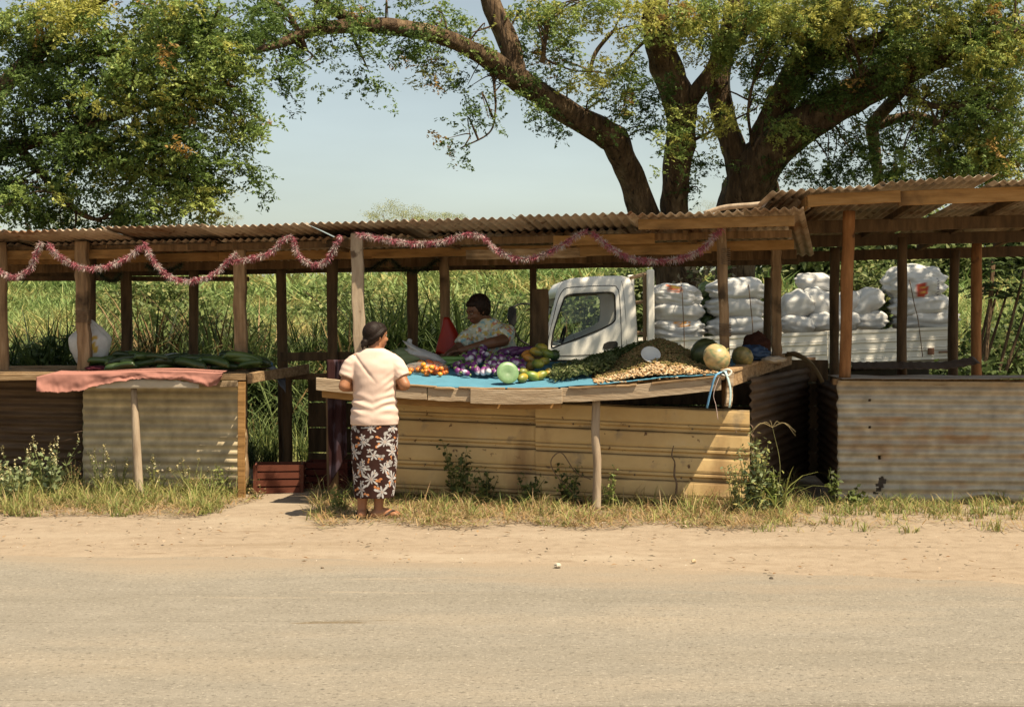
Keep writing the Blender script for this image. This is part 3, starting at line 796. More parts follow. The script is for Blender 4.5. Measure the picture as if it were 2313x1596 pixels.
# grey streaked front sheet with torn lower edge
def torn(a, b, x, y):
    z = 0.0
    if a < 0.12:
        q = y
        if 1.05 < q < 1.5: z = 0.05 * math.sin((q - 1.05) / 0.45 * math.pi) * (1 - a / 0.12)
        if 1.62 < q: z = (0.06 + 0.03 * noise.noise(Vector((q * 9, 1, 1)))) * (1 - a / 0.12)
    e = 0.0
    if b < 0.001: e = 0.014 * noise.noise(Vector((x * 14, 4, 2)))
    return np.array([e, 0, z])
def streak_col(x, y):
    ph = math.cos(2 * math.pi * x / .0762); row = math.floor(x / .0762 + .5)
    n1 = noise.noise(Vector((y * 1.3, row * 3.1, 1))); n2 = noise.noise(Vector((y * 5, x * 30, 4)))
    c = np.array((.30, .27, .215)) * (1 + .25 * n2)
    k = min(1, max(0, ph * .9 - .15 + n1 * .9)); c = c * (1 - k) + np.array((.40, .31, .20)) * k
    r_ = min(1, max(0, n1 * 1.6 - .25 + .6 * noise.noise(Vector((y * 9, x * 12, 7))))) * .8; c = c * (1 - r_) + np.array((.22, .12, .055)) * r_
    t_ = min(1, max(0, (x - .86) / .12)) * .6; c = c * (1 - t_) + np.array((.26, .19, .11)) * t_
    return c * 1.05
# torn holes: drop faces of the sheet round two rust spots
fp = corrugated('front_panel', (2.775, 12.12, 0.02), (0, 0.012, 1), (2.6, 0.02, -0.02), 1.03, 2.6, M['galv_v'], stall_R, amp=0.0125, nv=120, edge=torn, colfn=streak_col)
import bmesh
bm = bmesh.new(); bm.from_mesh(fp.data)
holes = [(-0.93, 0.155, 0.030), (-0.915, 0.20, 0.026), (-0.945, 0.115, 0.018), (-0.97, 0.085, 0.014), (-0.90, 0.18, 0.02), (-0.93, 0.385, 0.016), (-1.02, 0.645, 0.010), (-1.02, 0.875, 0.008)]
kill = [f for f in bm.faces if any(math.hypot(f.calc_center_median().x - hx, f.calc_center_median().z - hz) < hr for hx, hz, hr in holes)]
bmesh.ops.delete(bm, geom=kill, context='FACES'); bm.to_mesh(fp.data); bm.free()
bd(stall_R, 'counter_board', (2.74, 12.17, 1.04), (5.5, 12.18, 1.03), 0.05, 0.05, 'wood')
mb = MB(); surf(mb, 30, 8, lambda a, b: (2.80 + a * 2.7, 12.06 + b * 0.55, 1.068 + 0.01 * noise.noise(Vector((a * 8, b * 3, 5))) + 0.012 * b))
obj('counter_sheet', mb, M['galv_blue'], stall_R, solid=0.003)
for k in range(3):
    bd(stall_R, 'back_board', (2.95, 14.4, 0.2 + 0.26 * k), (5.6, 14.4, 0.2 + 0.26 * k), 0.025, 0.24, 'dark_wood')
corrugated('side_panel', (2.79, 12.16, 0.05), (0, 0, 1), (0.25, 2.2, 0), 0.97, 2.2, M['dark_sheet'], stall_R, nv=10)
# loose rusty sheet curling on the right counter
mb = MB(); surf(mb, 40, 10, lambda a, b: (3.05 + a * 1.15 + 0.12 * b, 12.75 + b * 0.55, 1.13 + 0.05 * b + 0.006 * math.cos(a * 90) + 0.09 * max(0, a - 0.72) ** 1.3 * 3))
tag(obj('loose_sheet', mb, M['dark_sheet'], smooth=True, solid=0.003), 'dark rusty metal sheet curling up on the right stall counter', 'metal sheet')
# a crumpled end piece where the two roofs meet, and a bare pole lying across the long roof
mb = MB()
surf(mb, 24, 8, lambda a, b: (2.02 + a * 0.42, 11.62 + b * 0.9, 2.47 + 0.10 * math.sin(a * 3.0) - 0.05 * b + 0.012 * math.cos(a * 34)))
tag(obj('bent_roof_sheet', mb, M['roof'], smooth=True, solid=0.003), 'bent loose metal sheet between the two roofs', 'metal sheet')
mb = MB(); tube(mb, [W(1590, 482, 12.15), W(1640, 468, 12.1), W(1710, 462, 12.0), W(1795, 450, 11.9)], [0.020, 0.022, 0.022, 0.020], 8, 5, wob=0.1)
tag(obj('loose_pole', mb, M['pale_post'], smooth=True), 'pale bare pole lying across the long roof beside the tree', 'pole')
# ================================================================ vegetation
def blades(base, h, lean, w, bend, segs=3, droop=0.25, cols=None, name='grass', mat='grass', az=None):
    n = len(base)
    a = rng.uniform(0, 2 * math.pi, n) if az is None else az
    d = np.column_stack([np.cos(a), np.sin(a), np.zeros(n)]); side = np.column_stack([-np.sin(a), np.cos(a), np.zeros(n)])
    tw = rng.uniform(-0.9, 0.9, n)[:, None]; side = norm(side + d * tw)
    V = np.zeros((n, segs + 1, 2, 3))
    for k in range(segs + 1):
        t = k / segs
        c = base + d * (h * (lean * t + bend * t * t))[:, None]
        c[:, 2] += h * (t - droop * bend * t * t * t * 1.6)
        ww = w * (1 - t ** 1.6) * 0.5 + 0.0004
        V[:, k, 0] = c - side * ww[:, None]; V[:, k, 1] = c + side * ww[:, None]
    return V

def pick(pal, n, wts=None, var=0.15):
    pal = np.array(pal); i = rng.choice(len(pal), n, p=wts)
    return pal[i] * rng.uniform(1 - var, 1 + var, (n, 1))

def pnoise(x, y, s, seed=0.0):
    return np.array([noise.noise(Vector((a * s, b * s, seed))) for a, b in zip(x, y)])

GREEN = [(0.13, 0.17, 0.042), (0.185, 0.22, 0.06), (0.24, 0.255, 0.08), (0.30, 0.265, 0.095), (0.35, 0.28, 0.115)]
DRY = [(0.29, 0.19, 0.085), (0.33, 0.23, 0.115), (0.25, 0.14, 0.055), (0.36, 0.28, 0.17)]
STRAW = [(0.33, 0.235, 0.125), (0.28, 0.17, 0.08), (0.36, 0.265, 0.15)]

# ---- verge grass in tufts along the stall fronts
def verge(tufts, per, hrange, name, label, pal, wts, wd=(0.004, 0.009)):
    B, H, Wd, C, BE, LE = [], [], [], [], [], []
    for (x, y, sc) in tufts:
        n = int(per * random.uniform(0.6, 1.3) * max(0.5, sc))
        r = np.abs(rng.normal(0, 0.05 * (0.6 + 0.5 * sc), n)); a = rng.uniform(0, 6.28, n)
        B.append(np.column_stack([x + r * np.cos(a), y + r * np.sin(a), np.full(n, 0.0)]))
        H.append((hrange[0] + (hrange[1] - hrange[0]) * rng.random(n) ** 1.9) * sc); Wd.append(rng.uniform(*wd, n))
        c = pick(pal, n, wts); C.append(c * random.uniform(0.8, 1.2))
        BE.append(rng.uniform(0.1, 1.0, n)); LE.append(rng.uniform(0, 0.45, n))
    V = blades(np.vstack(B), np.concatenate(H), np.concatenate(LE), np.concatenate(Wd), np.concatenate(BE), 3, 0.35)
    return tag(strips(name, V, np.vstack(C), M['grass']), label, 'grass', kind='stuff')

def tuft_field(n, fn):
    out = []
    while len(out) < n:
        t = fn()
        if t is not None: out.append(t)
    return out
def left_t():
    u = random.uniform(-120, 570); v = random.uniform(1095, 1172)
    f = 1158 + 10 * math.sin(u * 0.03) - max(0, u - 440) * 0.28
    if v > f: return None
    D = 4818 / (v - 740); p = W(u, v, D)
    e = (f - v) / 70
    return (p.x, p.y, random.uniform(0.45, 0.95) * (0.55 + 0.65 * min(1, e)))
def mid_t():
    u = random.uniform(708, 1790); v = random.uniform(1095, 1198)
    f = 1172 + (u - 700) * 0.018 + 8 * math.sin(u * 0.021)
    if v > f: return None
    if u < 790 and v < 1120: return None
    D = 4818 / (v - 740); p = W(u, v, D)
    e = (f - v) / 60
    return (p.x, p.y, random.uniform(0.4, 0.9) * (0.5 + 0.6 * min(1, e)))
def right_t():
    u = random.uniform(1740, 2420); v = random.uniform(1135, 1165)
    D = 4818 / (v - 740); p = W(u, v, D)
    return (p.x, p.y, random.uniform(0.3, 0.7))
def right_sparse():
    u = random.uniform(1680, 2420); v = random.uniform(1160, 1205)
    D = 4818 / (v - 740); p = W(u, v, D)
    return (p.x, p.y, random.uniform(0.35, 0.75))
verge(tuft_field(580, left_t), 42, (0.08, 0.42), 'verge_grass', 'green and straw grass growing before the left stall', GREEN + STRAW[:1], [.16, .22, .24, .18, .1, .1])
verge(tuft_field(760, mid_t), 40, (0.07, 0.38), 'verge_grass', 'dry mixed grass growing before the middle stall', GREEN + STRAW, [.10, .15, .17, .13, .08, .13, .14, .1])
verge(tuft_field(190, right_t), 32, (0.08, 0.32), 'verge_grass', 'low green grass in front of the right stall', GREEN + STRAW[:1], [.2, .24, .22, .14, .1, .1])
verge(tuft_field(42, right_sparse), 24, (0.10, 0.24), 'verge_grass', 'sparse single tufts on the bare ground right', GREEN + DRY[:1], [.1, .2, .25, .2, .15, .1])
# flattened straw mat along the front of the verge
def straw(n):
    u = rng.uniform(-120, 2420, n); v = rng.uniform(1128, 1200, n)
    f = np.where(u < 600, 1168 - np.clip(u - 440, 0, None) * 0.25, np.where(u < 708, 0, 1188 + (u - 700) * 0.006 + 6 * np.sin(u * 0.02)))
    k = (v < f) & ~((u > 1800) & (rng.random(n) > 0.25)); u, v = u[k], v[k]; n = len(u)
    D = 4818 / (v - 740); B = np.column_stack([(u - 1156.5) / F * D, D, rng.uniform(0.004, 0.03, n)])
    V = blades(B, rng.uniform(0.04, 0.13, n), rng.uniform(0.8, 2.2, n), rng.uniform(0.004, 0.009, n), rng.uniform(0, .4, n), 2, 0.4)
    V[..., 2] = np.minimum(V[..., 2], 0.01 + rng.random((n, 1, 1)) * 0.06)
    return tag(strips('straw_mat', V, pick(STRAW + DRY[:2] + GREEN[2:3], n), M['grass']), 'flattened dry straw lying along the front of the verge', 'straw', kind='stuff')
straw(16000)

# ---- tall field grass on the slope behind
def field(n, y0, y1, h, w, segs, name, label, pal, xs=0.46, clump=0.0, lean=0.15, dens=None, ypow=1.0):
    y = y0 + (y1 - y0) * rng.random(n) ** ypow
    x = rng.uniform(-1, 1, n) * (y * xs + 1.5)
    if dens is not None:
        k = dens(x, y) > rng.random(n); x, y = x[k], y[k]; n = len(x)
    if clump:
        cx = np.round(x / clump) * clump; cy = np.round(y / clump) * clump
        hsh = np.sin(cx * 12.9898 + cy * 78.233) * 43758.5453; hsh = hsh - np.floor(hsh)
        x = cx + (x - cx) * 0.5 + (hsh - 0.5) * clump; y = cy + (y - cy) * 0.5 + (np.modf(hsh * 7.13)[0] - 0.5) * clump
    pn = pnoise(x, y, 0.55, 3.0)
    H = rng.uniform(h[0], h[1], n) * (1 + 0.45 * pn)
    B = np.column_stack([x, y, hill(x, y) - 0.02])
    V = blades(B, H, rng.uniform(0, lean * 2, n), rng.uniform(w[0], w[1], n), rng.uniform(0.15, 1.15, n), segs, 0.5)
    pn2 = pnoise(x, y, 0.33, 9.0); pal = np.array(pal)
    idx = np.clip(((pn2 + 0.5) * len(pal) + rng.normal(0, 0.9, n)).astype(int), 0, len(pal) - 1)
    C = pal[idx] * rng.uniform(0.75, 1.25, (n, 1))
    return tag(strips(name, V, C, M['grass']), label, 'grass', kind='stuff')
NEARP = [(0.03, 0.05, 0.013), (0.042, 0.066, 0.017), (0.06, 0.088, 0.023), (0.085, 0.115, 0.033), (0.10, 0.13, 0.04), (0.24, 0.165, 0.07)]  # dark greens carry roof and tree shade in the colour
FARP = [(0.125, 0.195, 0.058), (0.165, 0.235, 0.075), (0.205, 0.265, 0.088), (0.245, 0.28, 0.095), (0.29, 0.265, 0.095)]
field(30000, 19.4, 23.5, (0.7, 1.75), (0.022, 0.055), 5, 'tall_grass', 'dark green tall cane-like grass right behind the stalls', NEARP, clump=0.6, lean=.25,
      dens=lambda x, y: np.where((x > 0.8) & (x < 7.5), 0.55, 1.0))
field(95000, 23.5, 46.0, (0.45, 0.95), (0.03, 0.07), 3, 'field_grass', 'pale yellow green grass covering the slope behind', FARP, ypow=1.3, lean=.45)
field(34000, 46.0, 72.0, (0.7, 1.3), (0.09, 0.18), 2, 'field_grass', 'far pale grass on the crest of the slope', FARP, lean=.5)
# separate tall clumps standing in front of the field
DKG = [(0.02, 0.036, 0.01), (0.03, 0.05, 0.014), (0.045, 0.068, 0.018), (0.065, 0.09, 0.026)]  # dark palette stands in for the shade on these clumps
MDG = [(0.06, 0.09, 0.025), (0.09, 0.125, 0.038), (0.13, 0.165, 0.055), (0.04, 0.06, 0.018)]
BRN = [(0.10, 0.065, 0.025), (0.16, 0.10, 0.04), (0.22, 0.145, 0.06), (0.07, 0.06, 0.02)]
TAN = [(0.30, 0.20, 0.09), (0.36, 0.25, 0.12), (0.24, 0.15, 0.065), (0.12, 0.12, 0.04)]
def cane(u, hw, vt, D, n, pal, label, wd=(.02, .05), nm='cane_clump'):
    n = int(n * 1.7)
    c = W(u, 800, D); w_ = hw / F * D; zt = 1.5 - (vt - 740) / F * D
    x = c.x + rng.normal(0, .5, n) * w_; y = D + rng.uniform(-.45, .45, n)
    B = np.column_stack([x, y, hill(x, y)]); n = len(x); H = 1.22 * zt * rng.uniform(.4, 1.1, n) * (1 - .35 * np.clip(np.abs(x - c.x) / (w_ + .01) - .3, 0, 1))
    V = blades(B, H, rng.uniform(0, .28, n), rng.uniform(*wd, n) * 1.15, rng.uniform(.15, 1.1, n), 6, .6)
    return tag(strips(nm, V, pick(pal, n), M['grass']), label, 'grass clump', 'tall grass clumps behind the stalls')
cane(110, 130, 700, 17.6, 1300, DKG, 'dark grass clump behind the far left posts')
cane(200, 70, 720, 18.2, 600, DKG + BRN[:1], 'dark clump behind the hanging white bag')
cane(255, 40, 715, 19.0, 350, TAN, 'straw coloured clump right of the white bag')
cane(345, 75, 668, 19.6, 900, BRN + DKG[:2], 'brown dry clump between the two left rear posts')
cane(395, 60, 760, 18.6, 500, MDG, 'low leafy clump over the zucchini', (.03, .06))
cane(490, 70, 672, 19.4, 800, MDG + BRN[:1], 'green arching clump left of the corner post', (.03, .06))
cane(500, 70, 750, 18.6, 600, MDG, 'low green arching clump by the corner post', (.03, .06))
cane(590, 50, 690, 19.8, 500, TAN[:2] + MDG, 'mixed straw clump right of the corner post')
cane(600, 60, 755, 18.8, 500, MDG, 'low green clump above the walkway rail', (.03, .06))
cane(700, 60, 678, 19.7, 700, DKG + MDG, 'dark clump in the middle of the walkway view')
cane(690, 60, 765, 18.7, 450, MDG, 'low pale green clump above the walkway', (.03, .06))
cane(785, 35, 715, 19.4, 420, TAN, 'tan dry clump left of the woman head')
cane(880, 90, 640, 20.0, 1300, DKG, 'tall dark cane clump right of the woman head', (.025, .06))
cane(960, 60, 655, 20.2, 800, DKG + MDG[:1], 'tall dark cane clump behind the rear post')
cane(900, 70, 765, 18.8, 450, MDG[:3] + DKG, 'low green clump behind the white bag knot', (.03, .06))
cane(1060, 70, 640, 20.2, 1000, DKG + MDG[:1], 'tall dark cane clump behind the vendor', (.025, .06))
cane(1150, 60, 690, 19.8, 700, DKG + MDG[:2], 'dark clump between vendor and cab')
cane(1310, 80, 695, 20.6, 800, MDG + BRN[:1], 'green clump seen through the cab window')
# a few low blades behind the stalls around the walkway
verge([(random.uniform(-4.5, 1.0), random.uniform(14.9, 19.5), random.uniform(0.8, 1.9)) for _ in range(150)], 34, (0.18, 0.45), 'verge_grass', 'shaded grass growing behind the left stall', NEARP[1:4] + GREEN[1:3], None, (0.008, 0.016))

# ---- leaves
def leaves(C, size, up=0.6, wl=0.42, outdir=None):
    """one diamond leaf per centre"""
    n = len(C)
    d = norm(rng.normal(0, 1, (n, 3)) * [1, 1, 0.6] + [0, 0, -0.25] + (0 if outdir is None else outdir))
    s = norm(np.cross(d, norm(rng.normal(0, 1, (n, 3)) * (1 - up) + [0, 0, up])))
    nn = np.cross(s, d)
    L = size[:, None]; w = L * wl * rng.uniform(0.75, 1.25, (n, 1))
    f = rng.uniform(0.05, 0.25, (n, 1)) * w
    V = np.stack([C - d * L * 0.5, C + s * w * 0.5 + nn * f + d * L * 0.02, C + d * L * 0.5, C - s * w * 0.5 + nn * f + d * L * 0.02], 1)
    return V

def make_crown(name, parent, regions, limbs, leafL=(0.036, 0.068), pal=None, twig_parent=None):
    """regions: (u, v, ru, rv, D, rd, sprays, leaves_per_spray, tone)"""
    LV, LC, tw = [], [], MB()
    LP = np.vstack(limbs)
    for (u, v, ru, rv, D, rd, ns, k, tone) in regions:
        ctr = np.array(W(u, v, D)); rx_, rz_ = ru / F * D, rv / F * D
        # sprays gather in clumps inside the region
        ncl = max(2, ns // 7)
        q = norm(rng.normal(0, 1, (ncl, 3))) * (rng.random((ncl, 1)) ** 0.45)
        clc = ctr + q * [rx_, rd, rz_]
        tcl = rng.normal(0, 1, ncl)
        for ci in range(ncl):
            m = max(3, int(ns / ncl))
            sc = clc[ci] + rng.normal(0, 1, (m, 3)) * [0.17, 0.17, 0.10]
            # twig to the clump
            j = int(np.argmin(((LP[:, :3] - clc[ci]) ** 2).sum(1) + rng.random(len(LP)) * 0.4))
            p0 = LP[j, :3]
            if np.linalg.norm(p0 - clc[ci]) < 3.2:
                mid = (p0 + clc[ci]) / 2 + rng.normal(0, 0.10, 3) + [0, 0, 0.12]
                tube(tw, [p0, mid, clc[ci]], [0.016, 0.011, 0.004], 4, 4, cap=False)
            for s_i in range(m):
                drp = norm(rng.normal(0, 1, 3) + [0, 0, -0.5]); ln = rng.uniform(0.18, 0.42)
                kk = max(10, int(k * 5.6 * rng.uniform(0.6, 1.4)))
                nr_ = max(2, kk // 14)                                  # compound leaves of ~14 leaflets
                ax = norm(rng.normal(0, 1, (nr_, 3)) * [1, 1, .45] + drp * .5 + [0, 0, -.15]); org_ = sc[s_i] + np.outer(rng.random(nr_) * ln, drp) + rng.normal(0, .05, (nr_, 3))
                pl = norm(np.cross(ax, norm(rng.normal(0, .5, (nr_, 3)) + [0, 0, 1.0])))
                ri = rng.integers(0, nr_, kk); t = rng.random(kk); sg = rng.choice([-1, 1], kk)
                rl = rng.uniform(.12, .22, nr_)
                pts = org_[ri] + ax[ri] * (t * rl[ri])[:, None] + pl[ri] * (sg * rng.uniform(.008, .036, kk))[:, None] - np.outer(t * t * .035, [0, 0, 1]) + rng.normal(0, .008, (kk, 3))
                sz = rng.uniform(leafL[0], leafL[1], kk)
                LV.append(leaves(pts, sz, outdir=pl[ri] * (sg * 1.6)[:, None] + ax[ri] * .7))
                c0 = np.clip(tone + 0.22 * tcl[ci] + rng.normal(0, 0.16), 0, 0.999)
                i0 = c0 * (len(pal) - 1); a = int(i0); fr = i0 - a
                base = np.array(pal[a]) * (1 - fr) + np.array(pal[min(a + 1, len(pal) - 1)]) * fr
                cc = base * rng.uniform(0.85, 1.15, (kk, 1))
                if rng.random() < 0.022:
                    cc = np.array((0.36, 0.23, 0.07)) * rng.uniform(0.7, 1.2, (kk, 1))
                LC.append(np.repeat(cc, 4, 0))
    V = np.concatenate(LV).reshape(-1, 3); C = np.vstack(LC)
    cr = fastmesh('crown', V, np.arange(len(V)).reshape(-1, 4), C, M['leaf'], parent)
    if tw.n: obj('twigs', tw, M['bark'], parent)['kind'] = 'stuff'
    print(name, 'leaves', len(V) // 4)
    return cr
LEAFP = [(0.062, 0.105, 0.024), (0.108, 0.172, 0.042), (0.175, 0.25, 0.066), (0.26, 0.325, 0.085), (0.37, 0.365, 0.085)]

def limb(mb, pts, n=12, wob=0.14):
    """pts: (u, v, radius px, D)"""
    P = [W(u, v, D) for u, v, r, D in pts]; rr = [r * (0.80 if r < 45 else (0.8 if r < 60 else 0.68)) / F * D for u, v, r, D in pts]
    Pq, rq = tube(mb, P, rr, n + 6, 7, wob=wob * 1.6, ws=3.0)
    return np.column_stack([Pq, rq])

big = thing('rain_tree', 'large spreading tree with three dark limbs behind the stalls', 'tree', tuple(W(1600, 959, 22)[:2]) + (0,), 'big trees behind the stalls')
tb = MB(); L = []
L.append(limb(tb, [(1560, 965, 70, 22), (1540, 760, 52, 22), (1508, 600, 45, 22), (1455, 480, 41, 21.8), (1424, 400, 36, 21.6), (1392, 322, 40, 21.3), (1375, 305, 38, 21.2), (1290, 258, 35, 20.8), (1200, 200, 33, 20.3), (1145, 160, 33, 20), (1085, 122, 26, 19.6), (1000, 84, 24, 19.2), (900, 62, 23, 18.8), (800, 58, 21, 18.4), (710, 68, 18, 18), (650, 92, 14, 17.8), (590, 112, 9, 17.6), (520, 120, 5, 17.5)]))
L.append(limb(tb, [(1150, 190, 30, 20), (1162, 145, 30, 20), (1142, 80, 29, 20), (1112, 15, 27, 20), (1090, -60, 24, 20), (1060, -200, 18, 20)]))
L.append(limb(tb, [(850, 62, 20, 18.6), (800, 48, 17, 18.4), (750, 20, 15, 18.3), (690, -20, 13, 18.2), (600, -90, 9, 18)]))
L.append(limb(tb, [(660, 85, 10, 17.9), (690, 110, 6, 17.9), (650, 30, 8, 17.8), (600, -5, 6, 17.7)], 8))
L.append(limb(tb, [(1580, 965, 70, 22.2), (1555, 760, 55, 22.2), (1532, 600, 46, 22.2), (1524, 480, 38, 22), (1528, 390, 38, 21.8), (1540, 290, 42, 21.6), (1530, 220, 48, 21.5), (1505, 150, 44, 21.4), (1488, 90, 40, 21.2), (1480, 20, 37, 21), (1500, -60, 34, 21), (1530, -200, 28, 21)]))
L.append(limb(tb, [(1545, 250, 28, 21.5), (1575, 206, 24, 21.3), (1612, 150, 18, 21.2), (1625, 80, 14, 21)]))
L.append(limb(tb, [(1650, 965, 110, 22.4), (1660, 760, 85, 22.4), (1662, 600, 60, 22.4), (1668, 490, 70, 22.2), (1700, 400, 80, 22), (1765, 320, 64, 21.6), (1850, 262, 52, 21.2), (1950, 205, 49, 20.8), (2030, 168, 40, 20.4), (2120, 130, 30, 20), (2250, 90, 24, 19.5), (2400, 50, 20, 19)]))
L.append(limb(tb, [(1690, 430, 45, 22), (1662, 350, 34, 22), (1638, 270, 33, 22), (1622, 190, 33, 21.9), (1636, 110, 31, 21.8), (1660, 30, 28, 21.6), (1690, -120, 22, 21.4)]))
L.append(limb(tb, [(1715, 380, 45, 22), (1725, 320, 42, 21.9), (1760, 240, 42, 21.7), (1800, 160, 40, 21.4), (1845, 80, 34, 21.2), (1890, 0, 28, 21), (1950, -120, 20, 20.8)]))
L.append(limb(tb, [(1655, 95, 26, 21.8), (1700, 50, 22, 21.6), (1790, 30, 20, 21.3), (1900, 60, 14, 21), (1990, 40, 8, 20.8)]))
L.append(limb(tb, [(1800, 170, 26, 21.4), (1880, 120, 24, 21), (1980, 90, 18, 20.6), (2080, 40, 13, 20.2)]))
L.append(limb(tb, [(1985, 420, 13, 23), (1975, 330, 17, 22.6), (1972, 280, 18, 22.2), (2020, 225, 18, 21.6), (2070, 160, 16, 21)]))
L.append(limb(tb, [(1975, 285, 15, 22.2), (2050, 262, 13, 22), (2100, 270, 11, 21.8), (2160, 300, 7, 21.5)], 8))
L.append(limb(tb, [(2020, 180, 16, 20.4), (2060, 215, 12, 20), (2110, 240, 9, 19.7), (2200, 240, 6, 19.4)], 8))
L.append(limb(tb, [(1758, 480, 9, 23), (1752, 420, 10, 23), (1735, 390, 8, 22.6)], 8))
# thin dead twigs
for pts in ([(1330, 175, 4, 21), (1345, 120, 6, 21), (1385, 70, 5, 20.9)], [(1400, 165, 4, 21.3), (1430, 120, 4, 21.2), (1480, 70, 7, 21.2)], [(1700, 330, 5, 21.4), (1690, 250, 4, 21), (1705, 170, 4, 20.9)],
            [(1760, 330, 5, 21.3), (1720, 310, 3, 20.8), (1700, 340, 3, 20.7)], [(1880, 235, 5, 20.6), (1920, 200, 4, 20.3), (1955, 160, 3, 20.2)], [(1560, 320, 6, 21.4), (1600, 300, 4, 21.3), (1660, 270, 4, 21.4)],
            [(1115, 135, 5, 19.9), (1117, 200, 4, 19.8), (1119, 250, 3, 19.7), (1105, 300, 2.5, 19.7), (1040, 335, 2, 19.7)], [(1240, 20, 8, 20.4), (1235, 60, 7, 20.2), (1230, 110, 5, 20.1), (1225, 140, 9, 20.2)]):
    L.append(limb(tb, pts, 6, 0.05))
obj('trunk', tb, M['bark'], big, smooth=True)
